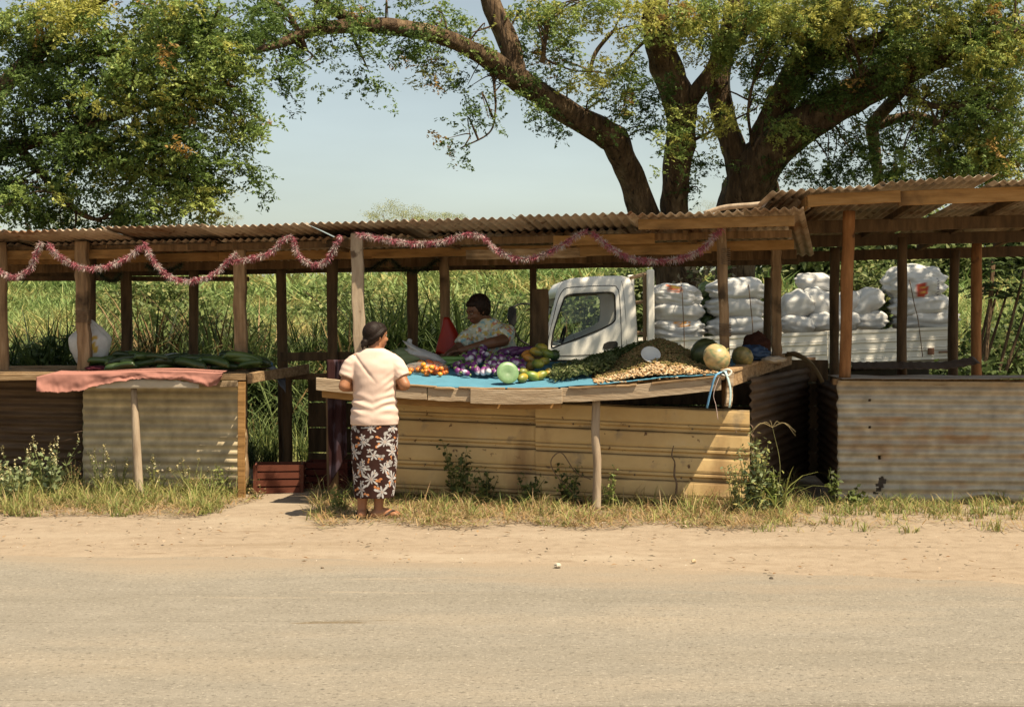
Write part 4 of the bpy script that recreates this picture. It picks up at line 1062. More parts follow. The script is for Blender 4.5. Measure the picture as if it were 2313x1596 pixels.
REG = [
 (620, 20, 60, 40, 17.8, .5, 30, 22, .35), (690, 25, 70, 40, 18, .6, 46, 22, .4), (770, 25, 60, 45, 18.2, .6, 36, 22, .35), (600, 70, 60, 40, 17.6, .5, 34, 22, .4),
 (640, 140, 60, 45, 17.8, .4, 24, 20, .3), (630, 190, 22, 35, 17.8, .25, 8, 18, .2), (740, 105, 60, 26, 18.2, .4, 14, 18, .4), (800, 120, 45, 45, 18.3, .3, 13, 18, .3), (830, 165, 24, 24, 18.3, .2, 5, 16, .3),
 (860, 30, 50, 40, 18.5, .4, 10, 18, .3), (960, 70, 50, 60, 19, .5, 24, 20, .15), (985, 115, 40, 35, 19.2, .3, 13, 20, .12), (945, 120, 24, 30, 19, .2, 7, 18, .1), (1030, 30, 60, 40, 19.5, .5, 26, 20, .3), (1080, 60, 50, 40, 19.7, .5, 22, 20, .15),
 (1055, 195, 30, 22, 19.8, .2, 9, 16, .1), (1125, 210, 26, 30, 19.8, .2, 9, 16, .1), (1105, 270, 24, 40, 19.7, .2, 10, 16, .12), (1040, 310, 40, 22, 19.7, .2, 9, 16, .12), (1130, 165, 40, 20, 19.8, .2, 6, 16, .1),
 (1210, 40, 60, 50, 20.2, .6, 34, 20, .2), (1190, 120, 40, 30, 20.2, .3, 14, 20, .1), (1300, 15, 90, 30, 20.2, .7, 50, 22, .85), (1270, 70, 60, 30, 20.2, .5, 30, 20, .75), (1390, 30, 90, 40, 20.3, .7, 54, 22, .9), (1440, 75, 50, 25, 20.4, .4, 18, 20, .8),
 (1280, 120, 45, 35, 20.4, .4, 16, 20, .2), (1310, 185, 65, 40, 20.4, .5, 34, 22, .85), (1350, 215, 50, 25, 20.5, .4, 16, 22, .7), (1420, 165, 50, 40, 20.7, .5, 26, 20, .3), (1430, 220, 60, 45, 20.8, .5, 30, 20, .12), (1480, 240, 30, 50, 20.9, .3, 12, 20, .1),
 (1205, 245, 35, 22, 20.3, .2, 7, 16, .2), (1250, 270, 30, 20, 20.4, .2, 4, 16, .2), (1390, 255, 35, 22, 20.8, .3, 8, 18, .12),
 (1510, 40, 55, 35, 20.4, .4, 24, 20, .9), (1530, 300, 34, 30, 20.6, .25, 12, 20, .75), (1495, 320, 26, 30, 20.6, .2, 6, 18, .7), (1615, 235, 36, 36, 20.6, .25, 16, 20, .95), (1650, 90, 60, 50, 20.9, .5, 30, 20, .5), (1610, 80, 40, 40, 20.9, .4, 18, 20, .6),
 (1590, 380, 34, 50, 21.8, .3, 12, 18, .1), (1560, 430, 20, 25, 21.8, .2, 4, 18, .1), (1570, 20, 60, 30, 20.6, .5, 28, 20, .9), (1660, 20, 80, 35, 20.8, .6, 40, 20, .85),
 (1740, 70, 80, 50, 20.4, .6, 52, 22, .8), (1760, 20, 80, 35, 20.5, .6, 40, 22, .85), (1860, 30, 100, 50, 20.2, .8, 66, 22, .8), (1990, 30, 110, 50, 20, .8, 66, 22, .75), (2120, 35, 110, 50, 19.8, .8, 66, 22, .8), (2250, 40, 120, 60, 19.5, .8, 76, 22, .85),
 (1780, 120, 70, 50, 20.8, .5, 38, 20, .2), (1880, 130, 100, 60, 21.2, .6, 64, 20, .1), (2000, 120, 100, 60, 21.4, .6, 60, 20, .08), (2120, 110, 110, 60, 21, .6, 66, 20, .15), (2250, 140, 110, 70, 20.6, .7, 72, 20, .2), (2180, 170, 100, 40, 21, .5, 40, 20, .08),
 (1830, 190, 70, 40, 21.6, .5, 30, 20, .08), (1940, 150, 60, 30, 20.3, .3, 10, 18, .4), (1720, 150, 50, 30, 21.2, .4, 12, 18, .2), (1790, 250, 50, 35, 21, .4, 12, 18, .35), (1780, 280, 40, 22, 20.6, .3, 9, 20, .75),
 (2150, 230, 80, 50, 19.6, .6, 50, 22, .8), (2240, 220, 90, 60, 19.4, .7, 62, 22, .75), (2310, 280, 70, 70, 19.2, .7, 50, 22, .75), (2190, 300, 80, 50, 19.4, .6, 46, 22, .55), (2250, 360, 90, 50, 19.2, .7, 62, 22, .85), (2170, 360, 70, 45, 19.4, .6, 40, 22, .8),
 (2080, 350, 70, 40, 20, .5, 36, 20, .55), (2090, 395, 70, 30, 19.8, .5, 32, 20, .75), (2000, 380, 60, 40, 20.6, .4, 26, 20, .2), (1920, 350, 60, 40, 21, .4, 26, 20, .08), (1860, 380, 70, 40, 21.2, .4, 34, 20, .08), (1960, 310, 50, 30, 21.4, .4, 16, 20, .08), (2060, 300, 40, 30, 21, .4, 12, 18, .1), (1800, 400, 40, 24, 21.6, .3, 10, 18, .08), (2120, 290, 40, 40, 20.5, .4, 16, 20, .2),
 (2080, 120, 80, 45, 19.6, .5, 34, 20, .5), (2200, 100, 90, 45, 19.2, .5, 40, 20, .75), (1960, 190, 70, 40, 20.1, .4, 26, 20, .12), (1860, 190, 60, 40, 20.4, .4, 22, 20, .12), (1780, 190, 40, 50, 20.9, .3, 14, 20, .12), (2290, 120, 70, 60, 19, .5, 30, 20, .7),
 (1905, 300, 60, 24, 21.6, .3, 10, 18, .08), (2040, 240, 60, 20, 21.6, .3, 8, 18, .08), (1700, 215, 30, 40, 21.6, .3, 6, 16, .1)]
# the crown goes on above the picture
OVER = [(u, v, 190, 120, D + 2.6, 1.0, 14, 16, .6) for u, v, D in ((620, -140, 18), (900, -200, 18.5), (1180, -180, 19.5), (1480, -180, 20), (1760, -180, 20), (2060, -180, 19.5), (2340, -140, 19), (2500, 60, 19), (2520, 300, 19), (1300, -400, 20), (1700, -420, 20), (2100, -400, 19.5))]
def thin(r):
    u, v, ru, rv, D, rd, ns, k, tone = r
    f = .5 if u < 900 else (.62 if u < 1480 else (.95 if v > 90 else 1.1))
    return (u, v, ru, rv, D, rd, max(3, int(ns * f)), k, tone)
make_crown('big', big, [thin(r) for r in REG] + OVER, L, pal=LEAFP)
# high outer crown, out of view, placed to dapple the load and shade the right
LVH, LCH = [], []
for (cx, cy, cz, rr, n) in ((2.5, 16.1, 6.7, .8, 420), (3.6, 16.2, 6.5, .8, 480), (4.7, 16.0, 6.7, .9, 620), (5.8, 16.2, 6.6, .9, 640), (6.9, 16.1, 6.5, .9, 640), (7.9, 16.3, 6.6, .9, 700), (8.8, 15.4, 6.2, 1.2, 1500), (9.9, 15.9, 6.0, 1.3, 1800), (9.4, 14.3, 6.0, 1.1, 1400)):
    q = norm(rng.normal(0, 1, (n, 3))) * (rng.random((n, 1)) ** 0.4) * [rr, rr, rr * 0.45] + [cx, cy, cz]
    LVH.append(leaves(q, rng.uniform(0.12, 0.2, n))); LCH.append(np.repeat(pick(LEAFP, n), 4, 0))
VH = np.concatenate(LVH).reshape(-1, 3)
fastmesh('crown', VH, np.arange(len(VH)).reshape(-1, 4), np.vstack(LCH), M['leaf'], big)
tb2 = MB()
for e in ((3.0, 16.1, 6.6), (5.2, 16.1, 6.6), (7.4, 16.2, 6.5), (8.8, 15.4, 6.1), (9.9, 15.9, 6.0)):
    tube(tb2, [W(1845, 80, 21.2), W(1950, -120, 20.8), ((e[0] + 5.4) / 2, (e[1] + 20) / 2, 7.6), e], [0.2, 0.14, 0.09, 0.03], 8, 4)
obj('limb', tb2, M['bark'], big, smooth=True)
# ivy on the trunk
iv = MB()
n = 900
uu = rng.normal(1600, 30, n); vv = rng.uniform(560, 800, n)
P = np.array([tuple(W(a, b, 21.1 + rng.uniform(-.15, .15))) for a, b in zip(uu, vv)])
Vv = leaves(P, rng.uniform(0.06, 0.12, n), wl=0.8)
fastmesh('ivy', Vv.reshape(-1, 3), np.arange(n * 4).reshape(-1, 4), np.repeat(pick([(0.12, 0.16, 0.06), (0.2, 0.22, 0.09), (0.32, 0.27, 0.17), (0.4, 0.32, 0.22)], n), 4, 0), M['leaf'], big)

ltree = thing('shade_tree', 'leafy tree at left with feathery crown hanging over the left stall', 'tree', (-7.6, 17.6, 0), 'big trees behind the stalls')
tb = MB(); L2 = []
L2.append(limb(tb, [(-230, 970, 70, 17.60), (-215, 700, 52, 17.60), (-180, 420, 46, 17.60), (-110, 280, 40, 17.40), (0, 200, 26, 17.10), (80, 125, 22, 16.80), (150, 60, 18, 16.60), (230, 0, 14, 16.40), (330, -80, 9, 16.20)]))
L2.append(limb(tb, [(-180, 430, 40, 17.60), (-120, 380, 30, 17.40), (40, 330, 20, 17.00), (160, 300, 14, 16.60), (300, 250, 10, 16.30), (440, 200, 6, 16.10)]))
L2.append(limb(tb, [(-20, 210, 18, 17.10), (120, 140, 12, 16.70), (260, 120, 10, 16.40), (400, 110, 7, 16.20), (480, 110, 4, 16.10)]))
L2.append(limb(tb, [(40, 330, 14, 17.00), (120, 420, 11, 16.80), (180, 480, 8, 16.60), (230, 500, 5, 16.60)]))
L2.append(limb(tb, [(160, 300, 10, 16.60), (280, 380, 8, 16.40), (400, 400, 5, 16.20)]))
obj('trunk', tb, M['bark'], ltree, smooth=True)
REG2 = [(60, 30, 110, 60, 17.8, .7, 44, 22, .7), (190, 30, 100, 50, 17.6, .7, 54, 22, .9), (300, 30, 90, 50, 17.5, .6, 44, 22, .8), (420, 35, 90, 50, 17.4, .6, 50, 22, .3), (520, 40, 60, 50, 17.4, .5, 30, 22, .3), (470, 110, 90, 50, 17.4, .5, 50, 22, .45), (350, 110, 90, 60, 17.4, .6, 54, 22, .75),
 (220, 110, 90, 60, 17.7, .6, 50, 22, .5), (90, 110, 100, 60, 18.2, .6, 44, 22, .15), (380, 170, 80, 45, 17.3, .5, 44, 22, .85), (480, 150, 60, 40, 17.3, .4, 26, 22, .6), (280, 200, 90, 60, 17.5, .6, 54, 22, .5), (150, 210, 100, 60, 18, .6, 56, 22, .1), (50, 220, 90, 60, 18, .6, 40, 22, .25),
 (520, 205, 50, 28, 17.4, .3, 14, 18, .25), (440, 220, 50, 30, 17.4, .3, 16, 18, .35), (540, 280, 45, 26, 17.4, .3, 14, 18, .45), (570, 260, 24, 40, 17.4, .2, 8, 18, .4), (470, 270, 50, 34, 17.4, .4, 22, 20, .6), (380, 270, 70, 50, 17.4, .5, 38, 22, .7), (300, 300, 80, 50, 17.5, .5, 44, 22, .5),
 (200, 310, 90, 60, 17.9, .6, 50, 22, .12), (80, 310, 100, 60, 18.2, .6, 46, 22, .1), (30, 380, 90, 60, 18.2, .6, 40, 22, .1), (140, 380, 90, 50, 18.2, .6, 34, 22, .1), (250, 380, 80, 50, 17.8, .5, 34, 22, .15), (350, 360, 80, 50, 17.5, .5, 42, 22, .6), (440, 350, 60, 45, 17.4, .5, 34, 22, .7),
 (500, 390, 44, 40, 17.5, .4, 20, 22, .25), (420, 420, 60, 45, 17.5, .4, 24, 20, .5), (480, 440, 50, 36, 17.5, .4, 24, 20, .7), (330, 440, 50, 40, 17.7, .4, 16, 20, .3), (240, 470, 80, 40, 17.9, .5, 30, 20, .35), (60, 460, 90, 50, 18.2, .6, 44, 22, .08), (30, 440, 70, 40, 17.4, .4, 26, 22, .55), (130, 490, 70, 36, 18.1, .5, 26, 20, .1), (360, 485, 60, 26, 17.7, .4, 14, 18, .35), (430, 475, 60, 24, 17.6, .3, 14, 18, .7)]
OVER2 = [(u, v, 190, 120, D + 2.2, 1.0, 14, 16, .5) for u, v, D in ((-100, -140, 18), (180, -160, 17.6), (430, -150, 17.6), (-220, 100, 18), (-250, 350, 18), (100, -380, 18))]
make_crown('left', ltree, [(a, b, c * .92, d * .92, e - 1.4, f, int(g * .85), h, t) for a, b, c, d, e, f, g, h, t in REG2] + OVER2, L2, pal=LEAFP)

# ---- far umbrella trees on the skyline, and scrub on the slope
def far_tree(u, v, wpx, hpx, D, label, col):
    p = W(u, v, D); z0 = GZ0(p.x, p.y)
    t = thing('umbrella_tree', label, 'tree', (p.x, p.y, z0), 'distant trees on the skyline')
    mb = MB(); a = wpx / F * D; h = hpx / F * D
    for k in range(5):
        an = k * 1.3
        tube(mb, [(p.x, p.y, z0), (p.x + 0.1 * a * math.cos(an), p.y, z0 + (p.z - z0) * 0.55), (p.x + 0.55 * a * math.cos(an), p.y + 0.4 * a * math.sin(an), p.z + h * 0.1)], [0.03 * a, 0.02 * a, 0.006 * a], 6, 4)
    obj('trunk', mb, M['bark'], t, smooth=True)
    n = int(5200 * wpx / 60); q = []
    for k in range(52):
        c = np.array([random.uniform(-.85, .85) * a, random.uniform(-.6, .6) * a, 0]); c[2] = h * (1 - (c[0] / a) ** 2) * random.uniform(-.9, .8)
        q.append(c + rng.normal(0, 1, (n // 52, 3)) * [0.12 * a, 0.12 * a, 0.13 * h] + [p.x, p.y, p.z])
    q = np.vstack(q)
    V = leaves(q, rng.uniform(0.012, 0.024, len(q)) * a * 1.6, wl=0.7)
    fastmesh('crown', V.reshape(-1, 3), np.arange(len(q) * 4).reshape(-1, 4), np.repeat(pick([col, tuple(c * 0.75 for c in col), tuple(c * 1.2 for c in col)], len(q)), 4, 0), M['leaf'], t)
far_tree(895, 486, 72, 34, 120, 'pale far umbrella tree peeking over the middle roof', (0.28, 0.29, 0.10))
far_tree(990, 493, 62, 18, 122, 'lower pale tree right beside the far umbrella tree', (0.27, 0.29, 0.10))
far_tree(520, 492, 30, 18, 110, 'small pale far tree at the edge of the left crown', (0.28, 0.28, 0.11))
far_tree(1385, 489, 34, 9, 115, 'low far treetop just left of the leaning limb', (0.25, 0.28, 0.10))
far_tree(1592, 468, 30, 22, 118, 'hazy far tree seen between two tree limbs', (0.27, 0.28, 0.14))
far_tree(130, 492, 60, 20, 100, 'pale far tree behind the left crown', (0.27, 0.29, 0.11))

def bush(x, y, rx_, ry_, rz_, n, label, pal, leaf=(0.08, 0.16), wl=0.5, group='shrubs on the slope', name='shrub', zc=None):
    z0 = GZ0(x, y); t = thing(name, label, 'shrub', (x, y, z0), group)
    mb = MB()
    for k in range(7):
        a = k * 0.9; tube(mb, [(x, y, z0), (x + .25 * rx_ * math.cos(a), y + .25 * ry_ * math.sin(a), z0 + rz_ * .8), (x + .6 * rx_ * math.cos(a), y + .6 * ry_ * math.sin(a), z0 + rz_ * 1.5)], [.03, .02, .008], 5, 3)
    obj('stem', mb, M['bark'], t)
    cl = norm(rng.normal(0, 1, (26, 3))) * (rng.random((26, 1)) ** 0.4) * [rx_, ry_, rz_] * 0.85
    q = cl[rng.integers(0, 26, n)] + rng.normal(0, 1, (n, 3)) * [rx_ * .16, ry_ * .16, rz_ * .16] + [x, y, z0 + rz_]
    q[:, 2] = np.maximum(q[:, 2], z0 + 0.03)
    V = leaves(q, rng.uniform(*leaf, n), wl=wl)
    fastmesh('foliage', V.reshape(-1, 3), np.arange(n * 4).reshape(-1, 4), np.repeat(pick(pal, n), 4, 0), M['leaf'], t)
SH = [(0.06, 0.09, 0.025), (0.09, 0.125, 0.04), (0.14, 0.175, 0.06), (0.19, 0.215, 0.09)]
bush(12.3, 57, 3.2, 2.0, 1.7, 3600, 'grey green leafy scrub behind the truck load', SH[1:], (0.3, 0.55))
bush(16.0, 57, 3.4, 2.0, 1.9, 3600, 'leafy scrub under the right roof behind the sacks', SH[1:], (0.3, 0.55))
bush(20.0, 58, 3.0, 2.0, 1.6, 3000, 'leafy scrub at the far right behind the dark plants', SH[1:], (0.3, 0.55))
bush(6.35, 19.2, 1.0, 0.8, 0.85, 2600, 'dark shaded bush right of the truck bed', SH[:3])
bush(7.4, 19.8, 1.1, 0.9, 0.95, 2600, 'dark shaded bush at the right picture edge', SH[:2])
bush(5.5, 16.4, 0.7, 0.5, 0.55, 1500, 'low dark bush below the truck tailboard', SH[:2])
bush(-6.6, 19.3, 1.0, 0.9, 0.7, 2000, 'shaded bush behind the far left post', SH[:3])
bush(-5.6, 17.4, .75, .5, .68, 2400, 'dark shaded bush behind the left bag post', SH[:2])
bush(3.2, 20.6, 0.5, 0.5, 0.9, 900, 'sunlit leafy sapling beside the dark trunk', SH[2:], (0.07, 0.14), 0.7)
bush(2.0, 24.6, 1.4, 0.8, 1.2, 2600, 'creeper covered mound behind the cab', SH[1:], (0.09, 0.16), 0.8)
for k, (bx_, by_, rx_, rz_, lab) in enumerate(((-6.2, 28, 1.5, .62, 'low yellow green scrub on the slope behind the far left posts'), (-3.0, 31, 1.7, .66, 'low leafy scrub on the slope left of the walkway'), (-0.6, 34, 1.9, .7, 'leafy scrub on the slope above the vendor'), (-9.0, 36, 2.0, .75, 'leafy scrub high on the slope at left'),
        (-4.8, 41, 2.2, .8, 'wide leafy scrub high on the slope behind the corner post'), (1.6, 38, 2.0, .75, 'wide leafy scrub on the slope behind the cab roof'), (6.0, 33, 1.6, .7, 'yellow green scrub on the slope behind the sacks'), (9.5, 36, 1.9, .75, 'yellow green scrub on the slope under the right roof'))):
    bush(bx_, by_, rx_, .9, rz_, 2600, lab, [(0.14, 0.19, 0.06), (0.19, 0.235, 0.08), (0.11, 0.15, 0.045), (0.24, 0.24, 0.09)], (0.09, 0.2), .5)
# tree-like silhouettes with bare stems and leaf tufts at the top
def tuft_plant(u, vtop, D, label, lean):
    p = W(u, vtop, D); z0 = GZ0(p.x, p.y)
    t = thing('cassava_plant', label, 'plant', (p.x, p.y, z0), 'tall bare-stemmed plants')
    mb = MB(); tops = []
    for k in range(4):
        tx = p.x + random.uniform(-.25, .25) + lean * .2 * k; tz = p.z - random.uniform(0, .35) * (k > 0)
        tube(mb, [(p.x - lean * .35 + .04 * k, p.y, z0), ((p.x + tx) / 2 - lean * .12, p.y, (z0 + tz) / 2), (tx, p.y, tz)], [.025, .02, .014], 6, 4); tops.append((tx, p.y, tz))
    obj('stem', mb, M['bark'], t, smooth=True)
    q = []; LVs = []
    for tp in tops:
        for j in range(16):
            a = random.uniform(0, 6.28); e = np.array([math.cos(a), math.sin(a), random.uniform(-.3, .45)]); L0 = random.uniform(.12, .26)
            hub = np.array(tp) + e * L0
            for f in range(6):
                b = a + (f - 2.5) * .42; dd = norm(np.array([math.cos(b), math.sin(b), -.35])); ll = random.uniform(.09, .16); ss = norm(np.cross(dd, [0, 0, 1.0])) * .022
                LVs.append([hub, hub + dd * ll * .5 + ss, hub + dd * ll, hub + dd * ll * .5 - ss])
    V = np.array(LVs).reshape(-1, 3)
    fastmesh('foliage', V, np.arange(len(V)).reshape(-1, 4), np.repeat(pick(SH[:2], len(V) // 4), 4, 0), M['leaf'], t)
tuft_plant(2245, 582, 16.8, 'tall dark plant with leaf tuft at far right', .8)
tuft_plant(2190, 648, 17.0, 'shorter dark plant between the right posts', .6)

# ---- weeds by the fronts
def weed(u, v, D, hpx, spread, n_st, label, pal, leaf=(0.03, 0.06), seeds=None, wl=0.55, name='weed', lpst=16, droop=0.0, kindname='weed'):
    p = W(u, v, D); z0 = 0.0; H = hpx / F * D
    t = thing(name, label, kindname, (p.x, p.y, z0), 'weeds by the stall fronts')
    mb = MB(); LVs = []; LC = []; SV = []
    for k in range(n_st):
        a = random.uniform(0, 6.28); h = H * random.uniform(0.55, 1.05); r = spread * random.uniform(0.3, 1.0)
        b = np.array([p.x + 0.25 * r * math.cos(a), p.y + 0.2 * r * math.sin(a), z0])
        e = np.array([p.x + r * math.cos(a), p.y + 0.7 * r * math.sin(a), z0 + h])
        md = (b + e) / 2 + [0, 0, 0.12 * h]
        S, rr = tube(mb, [b, md, e], [0.0045, 0.0035, 0.0015], 4, 4, col=(0.16, 0.17, 0.06))
        tt = np.linspace(0.12, 1, lpst); idx = (tt * (len(S) - 1)).astype(int)
        q = S[idx] + rng.normal(0, 1, (lpst, 3)) * 0.022
        LVs.append(leaves(q, rng.uniform(*leaf, lpst) * (1.25 - 0.6 * tt), wl=wl, up=0.5)); LC.append(np.repeat(pick(pal, lpst), 4, 0))
        if seeds:
            m = 14; q = S[-1] + np.column_stack([rng.normal(0, .006, m), rng.normal(0, .006, m), np.linspace(-.01, seeds, m)])
            LVs.append(leaves(q, rng.uniform(.012, .022, m), wl=.8)); LC.append(np.repeat(pick([(0.42, .36, .16), (.5, .46, .28)], m), 4, 0))
    obj('stem', mb, M['weed'], t)
    V = np.concatenate(LVs).reshape(-1, 3)
    fastmesh('foliage', V, np.arange(len(V)).reshape(-1, 4), np.vstack(LC), M['weed'], t)
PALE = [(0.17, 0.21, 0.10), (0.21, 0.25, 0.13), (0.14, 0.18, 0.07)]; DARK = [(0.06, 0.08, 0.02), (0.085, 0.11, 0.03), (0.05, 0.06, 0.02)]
weed(45, 1120, 12.6, 95, .30, 12, 'bluish leafy weed with seed spikes left of the front sheet', PALE, (.045, .085), .07, .7)
weed(110, 1120, 12.55, 120, .28, 12, 'tall leafy weed with a seed spike by the dark side sheet', PALE, (.045, .085), .09, .7)
weed(20, 1140, 12.2, 70, .22, 8, 'low leafy weed at the left picture edge', PALE, (.04, .08), .05, .7)
weed(165, 1110, 12.75, 90, .14, 10, 'dry reddish weed at the sheet corner', [(0.2, .13, .06), (.14, .12, .05), (.26, .16, .08)], (.02, .04))
weed(232, 1100, 12.75, 105, .16, 8, 'thin weed with white flowers left of the pale prop', GREEN[:3] + [(.6, .55, .42)], (.015, .035), .03)
weed(270, 1105, 12.8, 75, .14, 7, 'wispy dry weed close left of the pale prop', GREEN[2:] + [(.5, .42, .3)], (.015, .03), .03)
weed(350, 1100, 12.75, 90, .13, 7, 'thin flowering weed right of the pale prop', GREEN[1:4] + [(.6, .52, .4)], (.015, .035), .03)
weed(430, 1105, 12.7, 80, .20, 9, 'spiky dry weed before the light sheet', GREEN[2:] + DRY[:2], (.02, .045), .02, .25)
weed(505, 1115, 12.6, 70, .18, 9, 'leafy weed at the sunlit sheet corner', GREEN[:4], (.03, .05))
weed(580, 1122, 12.45, 28, .14, 7, 'low dry weed at the walkway corner post', [(0.2, .14, .07), (.3, .2, .1)], (.02, .04))
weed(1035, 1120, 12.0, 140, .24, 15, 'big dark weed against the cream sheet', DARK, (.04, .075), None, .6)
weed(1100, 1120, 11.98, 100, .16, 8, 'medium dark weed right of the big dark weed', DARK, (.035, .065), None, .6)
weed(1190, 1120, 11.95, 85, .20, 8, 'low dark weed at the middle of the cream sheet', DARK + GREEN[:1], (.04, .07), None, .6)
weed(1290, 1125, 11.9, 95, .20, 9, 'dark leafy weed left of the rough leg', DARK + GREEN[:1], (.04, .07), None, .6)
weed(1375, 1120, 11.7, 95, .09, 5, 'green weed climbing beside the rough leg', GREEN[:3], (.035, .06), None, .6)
weed(1702, 1140, 11.45, 185, .15, 20, 'tall sunlit weed at the corner of the cream sheet', PALE + GREEN[2:4], (.035, .07), None, .55, lpst=26)
weed(1672, 1140, 11.4, 110, .14, 12, 'pale leafy weed in the sun patch', PALE + GREEN[3:], (.03, .055), None, .55)
weed(1745, 1150, 11.5, 110, .13, 12, 'green leafy weed at the dark gap', GREEN[:3] + PALE[:1], (.04, .075), None, .5, lpst=20)
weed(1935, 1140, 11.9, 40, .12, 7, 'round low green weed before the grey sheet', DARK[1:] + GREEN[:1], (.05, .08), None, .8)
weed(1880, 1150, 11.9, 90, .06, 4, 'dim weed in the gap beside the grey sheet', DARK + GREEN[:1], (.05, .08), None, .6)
weed(770, 1150, 11.6, 60, .16, 9, 'grassy weed left of the standing woman', GREEN[:3], (.05, .10), None, .2)
# one tall grass with a drooping fan of seed heads
p = W(1755, 1150, 11.45); sg = thing('seed_grass', 'tall grass with drooping fan of seed heads at the dark gap', 'grass plant', (p.x, p.y, 0))
mb = MB(); top = W(1745, 965, 11.45); tube(mb, [p, W(1762, 1050, 11.45), top], [.003, .0025, .0012], 5, 5, col=(.24, .24, .1))
for k in range(9):
    a = -1.9 + k * .45
    tube(mb, [top, top + Vector((.10 * math.sin(a), .03 * math.cos(a * 3), .05 - abs(a) * .01)), top + Vector((.19 * math.sin(a), .05 * math.cos(a * 3), .06 - abs(a) * .075))], [.001, .0016, .0008], 5, 4, col=(.36, .29, .15))
obj('stalk', mb, M['weed'], sg)
nb = 14; V = blades(np.tile([[p.x, p.y, 0.0]], (nb, 1)) + rng.normal(0, .02, (nb, 3)) * [1, 1, 0], rng.uniform(.3, .62, nb), rng.uniform(.1, .5, nb), rng.uniform(.012, .022, nb), rng.uniform(.2, 1., nb), 5, .5)
strips('blade', V, pick(GREEN[:3], nb), M['grass'], sg)
# a loop of dry vine in front of the cream sheet
mb = MB(); tube(mb, [W(1295, 1115, 11.88), W(1255, 1070, 11.85), W(1245, 1040, 11.85), W(1268, 1022, 11.85), W(1300, 1065, 11.84), W(1335, 1082, 11.82)], [.005] * 6, 5, 6)
tag(obj('dry_vine', mb, M['rope']), 'thin dark vine loop in front of the cream sheet', 'vine')
# ================================================================ truck
TF, TB_ = np.array([0.24, 17.60, 0.0]), np.array([5.55, 17.88, 0.0])   # near-side front corner, near-side tail corner
TX = norm(TB_ - TF); TY = np.array([-TX[1], TX[0], 0]); TL = float(np.linalg.norm(TB_ - TF)); TILT = 0.040
def T(x, y, z):
    """truck metres: x back from the nose, y across away from us, z up; the rear stands a little higher"""
    return TF + TX * x + TY * y + np.array([0, 0, z + TILT * x])
truck = thing('flatbed_truck', 'white cab flatbed truck loaded with white sacks behind the stalls', 'truck', tuple((TF + TB_) / 2))
WH = (0.62, 0.60, 0.54)
def extrude(name, prof, y0, y1, mat, col, parent=truck, inset=0.0, bev=0.012, smooth=False):
    """closed side profile (x,z) from y0 to y1"""
    mb = MB(); n = len(prof); cx = sum(p[0] for p in prof) / n; cz = sum(p[1] for p in prof) / n
    V = [T(a, y0, b) for a, b in prof] + [T(a, y1, b) for a, b in prof]
    fs = [tuple(range(n)), tuple(range(2 * n - 1, n - 1, -1))] + [(i, i + n, (i + 1) % n + n, (i + 1) % n) for i in range(n)]
    mb.add(np.array(V), [tuple(reversed(f)) for f in fs], col)
    return obj(name, mb, M[mat], parent, bevel=bev)
CW = 1.7
# cab shell as panels with real openings: outer and window loops on both sides
outer = [(0.16, 0.62), (0.13, 0.95), (0.14, 1.22), (0.215, 1.52), (0.31, 1.86), (0.35, 1.985), (0.40, 2.055), (0.50, 2.09), (0.80, 2.105), (1.14, 2.10), (1.23, 2.065), (1.275, 1.98), (1.30, 1.80), (1.315, 1.45), (1.32, 1.10), (1.32, 0.75), (1.30, 0.62), (0.7, 0.60)]
win = [(0.25, 1.25), (0.27, 1.42), (0.33, 1.62), (0.395, 1.80), (0.43, 1.868), (0.52, 1.895), (0.80, 1.90), (0.99, 1.90), (1.035, 1.87), (1.045, 1.80), (1.045, 1.60), (1.03, 1.54), (0.96, 1.49), (0.80, 1.425), (0.55, 1.335), (0.36, 1.275)]
def resample(loop, n, c):
    """n points of a loop at equal angles round c"""
    P = np.array(loop + [loop[0]]); out = []
    for k in range(n):
        a = 2 * math.pi * k / n; d = np.array([math.cos(a), math.sin(a)]); best = None
        for i in range(len(P) - 1):
            p, q = P[i] - c, P[i + 1] - c; e = q - p
            den = d[0] * -e[1] + d[1] * e[0]
            if abs(den) < 1e-12: continue
            t = (p[0] * -e[1] + p[1] * e[0]) / den; s = (d[0] * p[1] - d[1] * p[0]) / den
            if t > 0 and -1e-9 <= s <= 1 + 1e-9 and (best is None or t > best): best = t
        out.append(c + d * (best if best else 0.1))
    return np.array(out)
c0 = np.array([0.68, 1.55]); NS = 96
Lo, Li = resample(outer, NS, c0), resample(win, NS, c0)
def side_skin(y, sgn):
    mb = MB(); rings = []
    def bulge(P):    # the cab side leans in towards the roof and rounds at the edges
        return np.array([T(a, y + sgn * (0.10 * max(0, (b - 1.35) / 0.75) ** 1.6), b) for a, b in P])
    for f in (0, 0.03, 0.35, 0.7, 0.93, 0.985, 1.0):
        P = Lo * (1 - f) + Li * f
        R_ = bulge(P)
        if f == 0: R_ = R_ + TY * sgn * 0.035
        if f >= 0.985: R_ = R_ + TY * sgn * 0.02 * (f - 0.97) / 0.03
        rings.append(R_)
    mb.add(np.vstack(rings), grid_faces(NS, len(rings), wrap=True), WH)
    return obj('cab_side', mb, M['paint'], truck, smooth=True, solid=0.012)
side_skin(0.0, 1); side_skin(CW, -1)
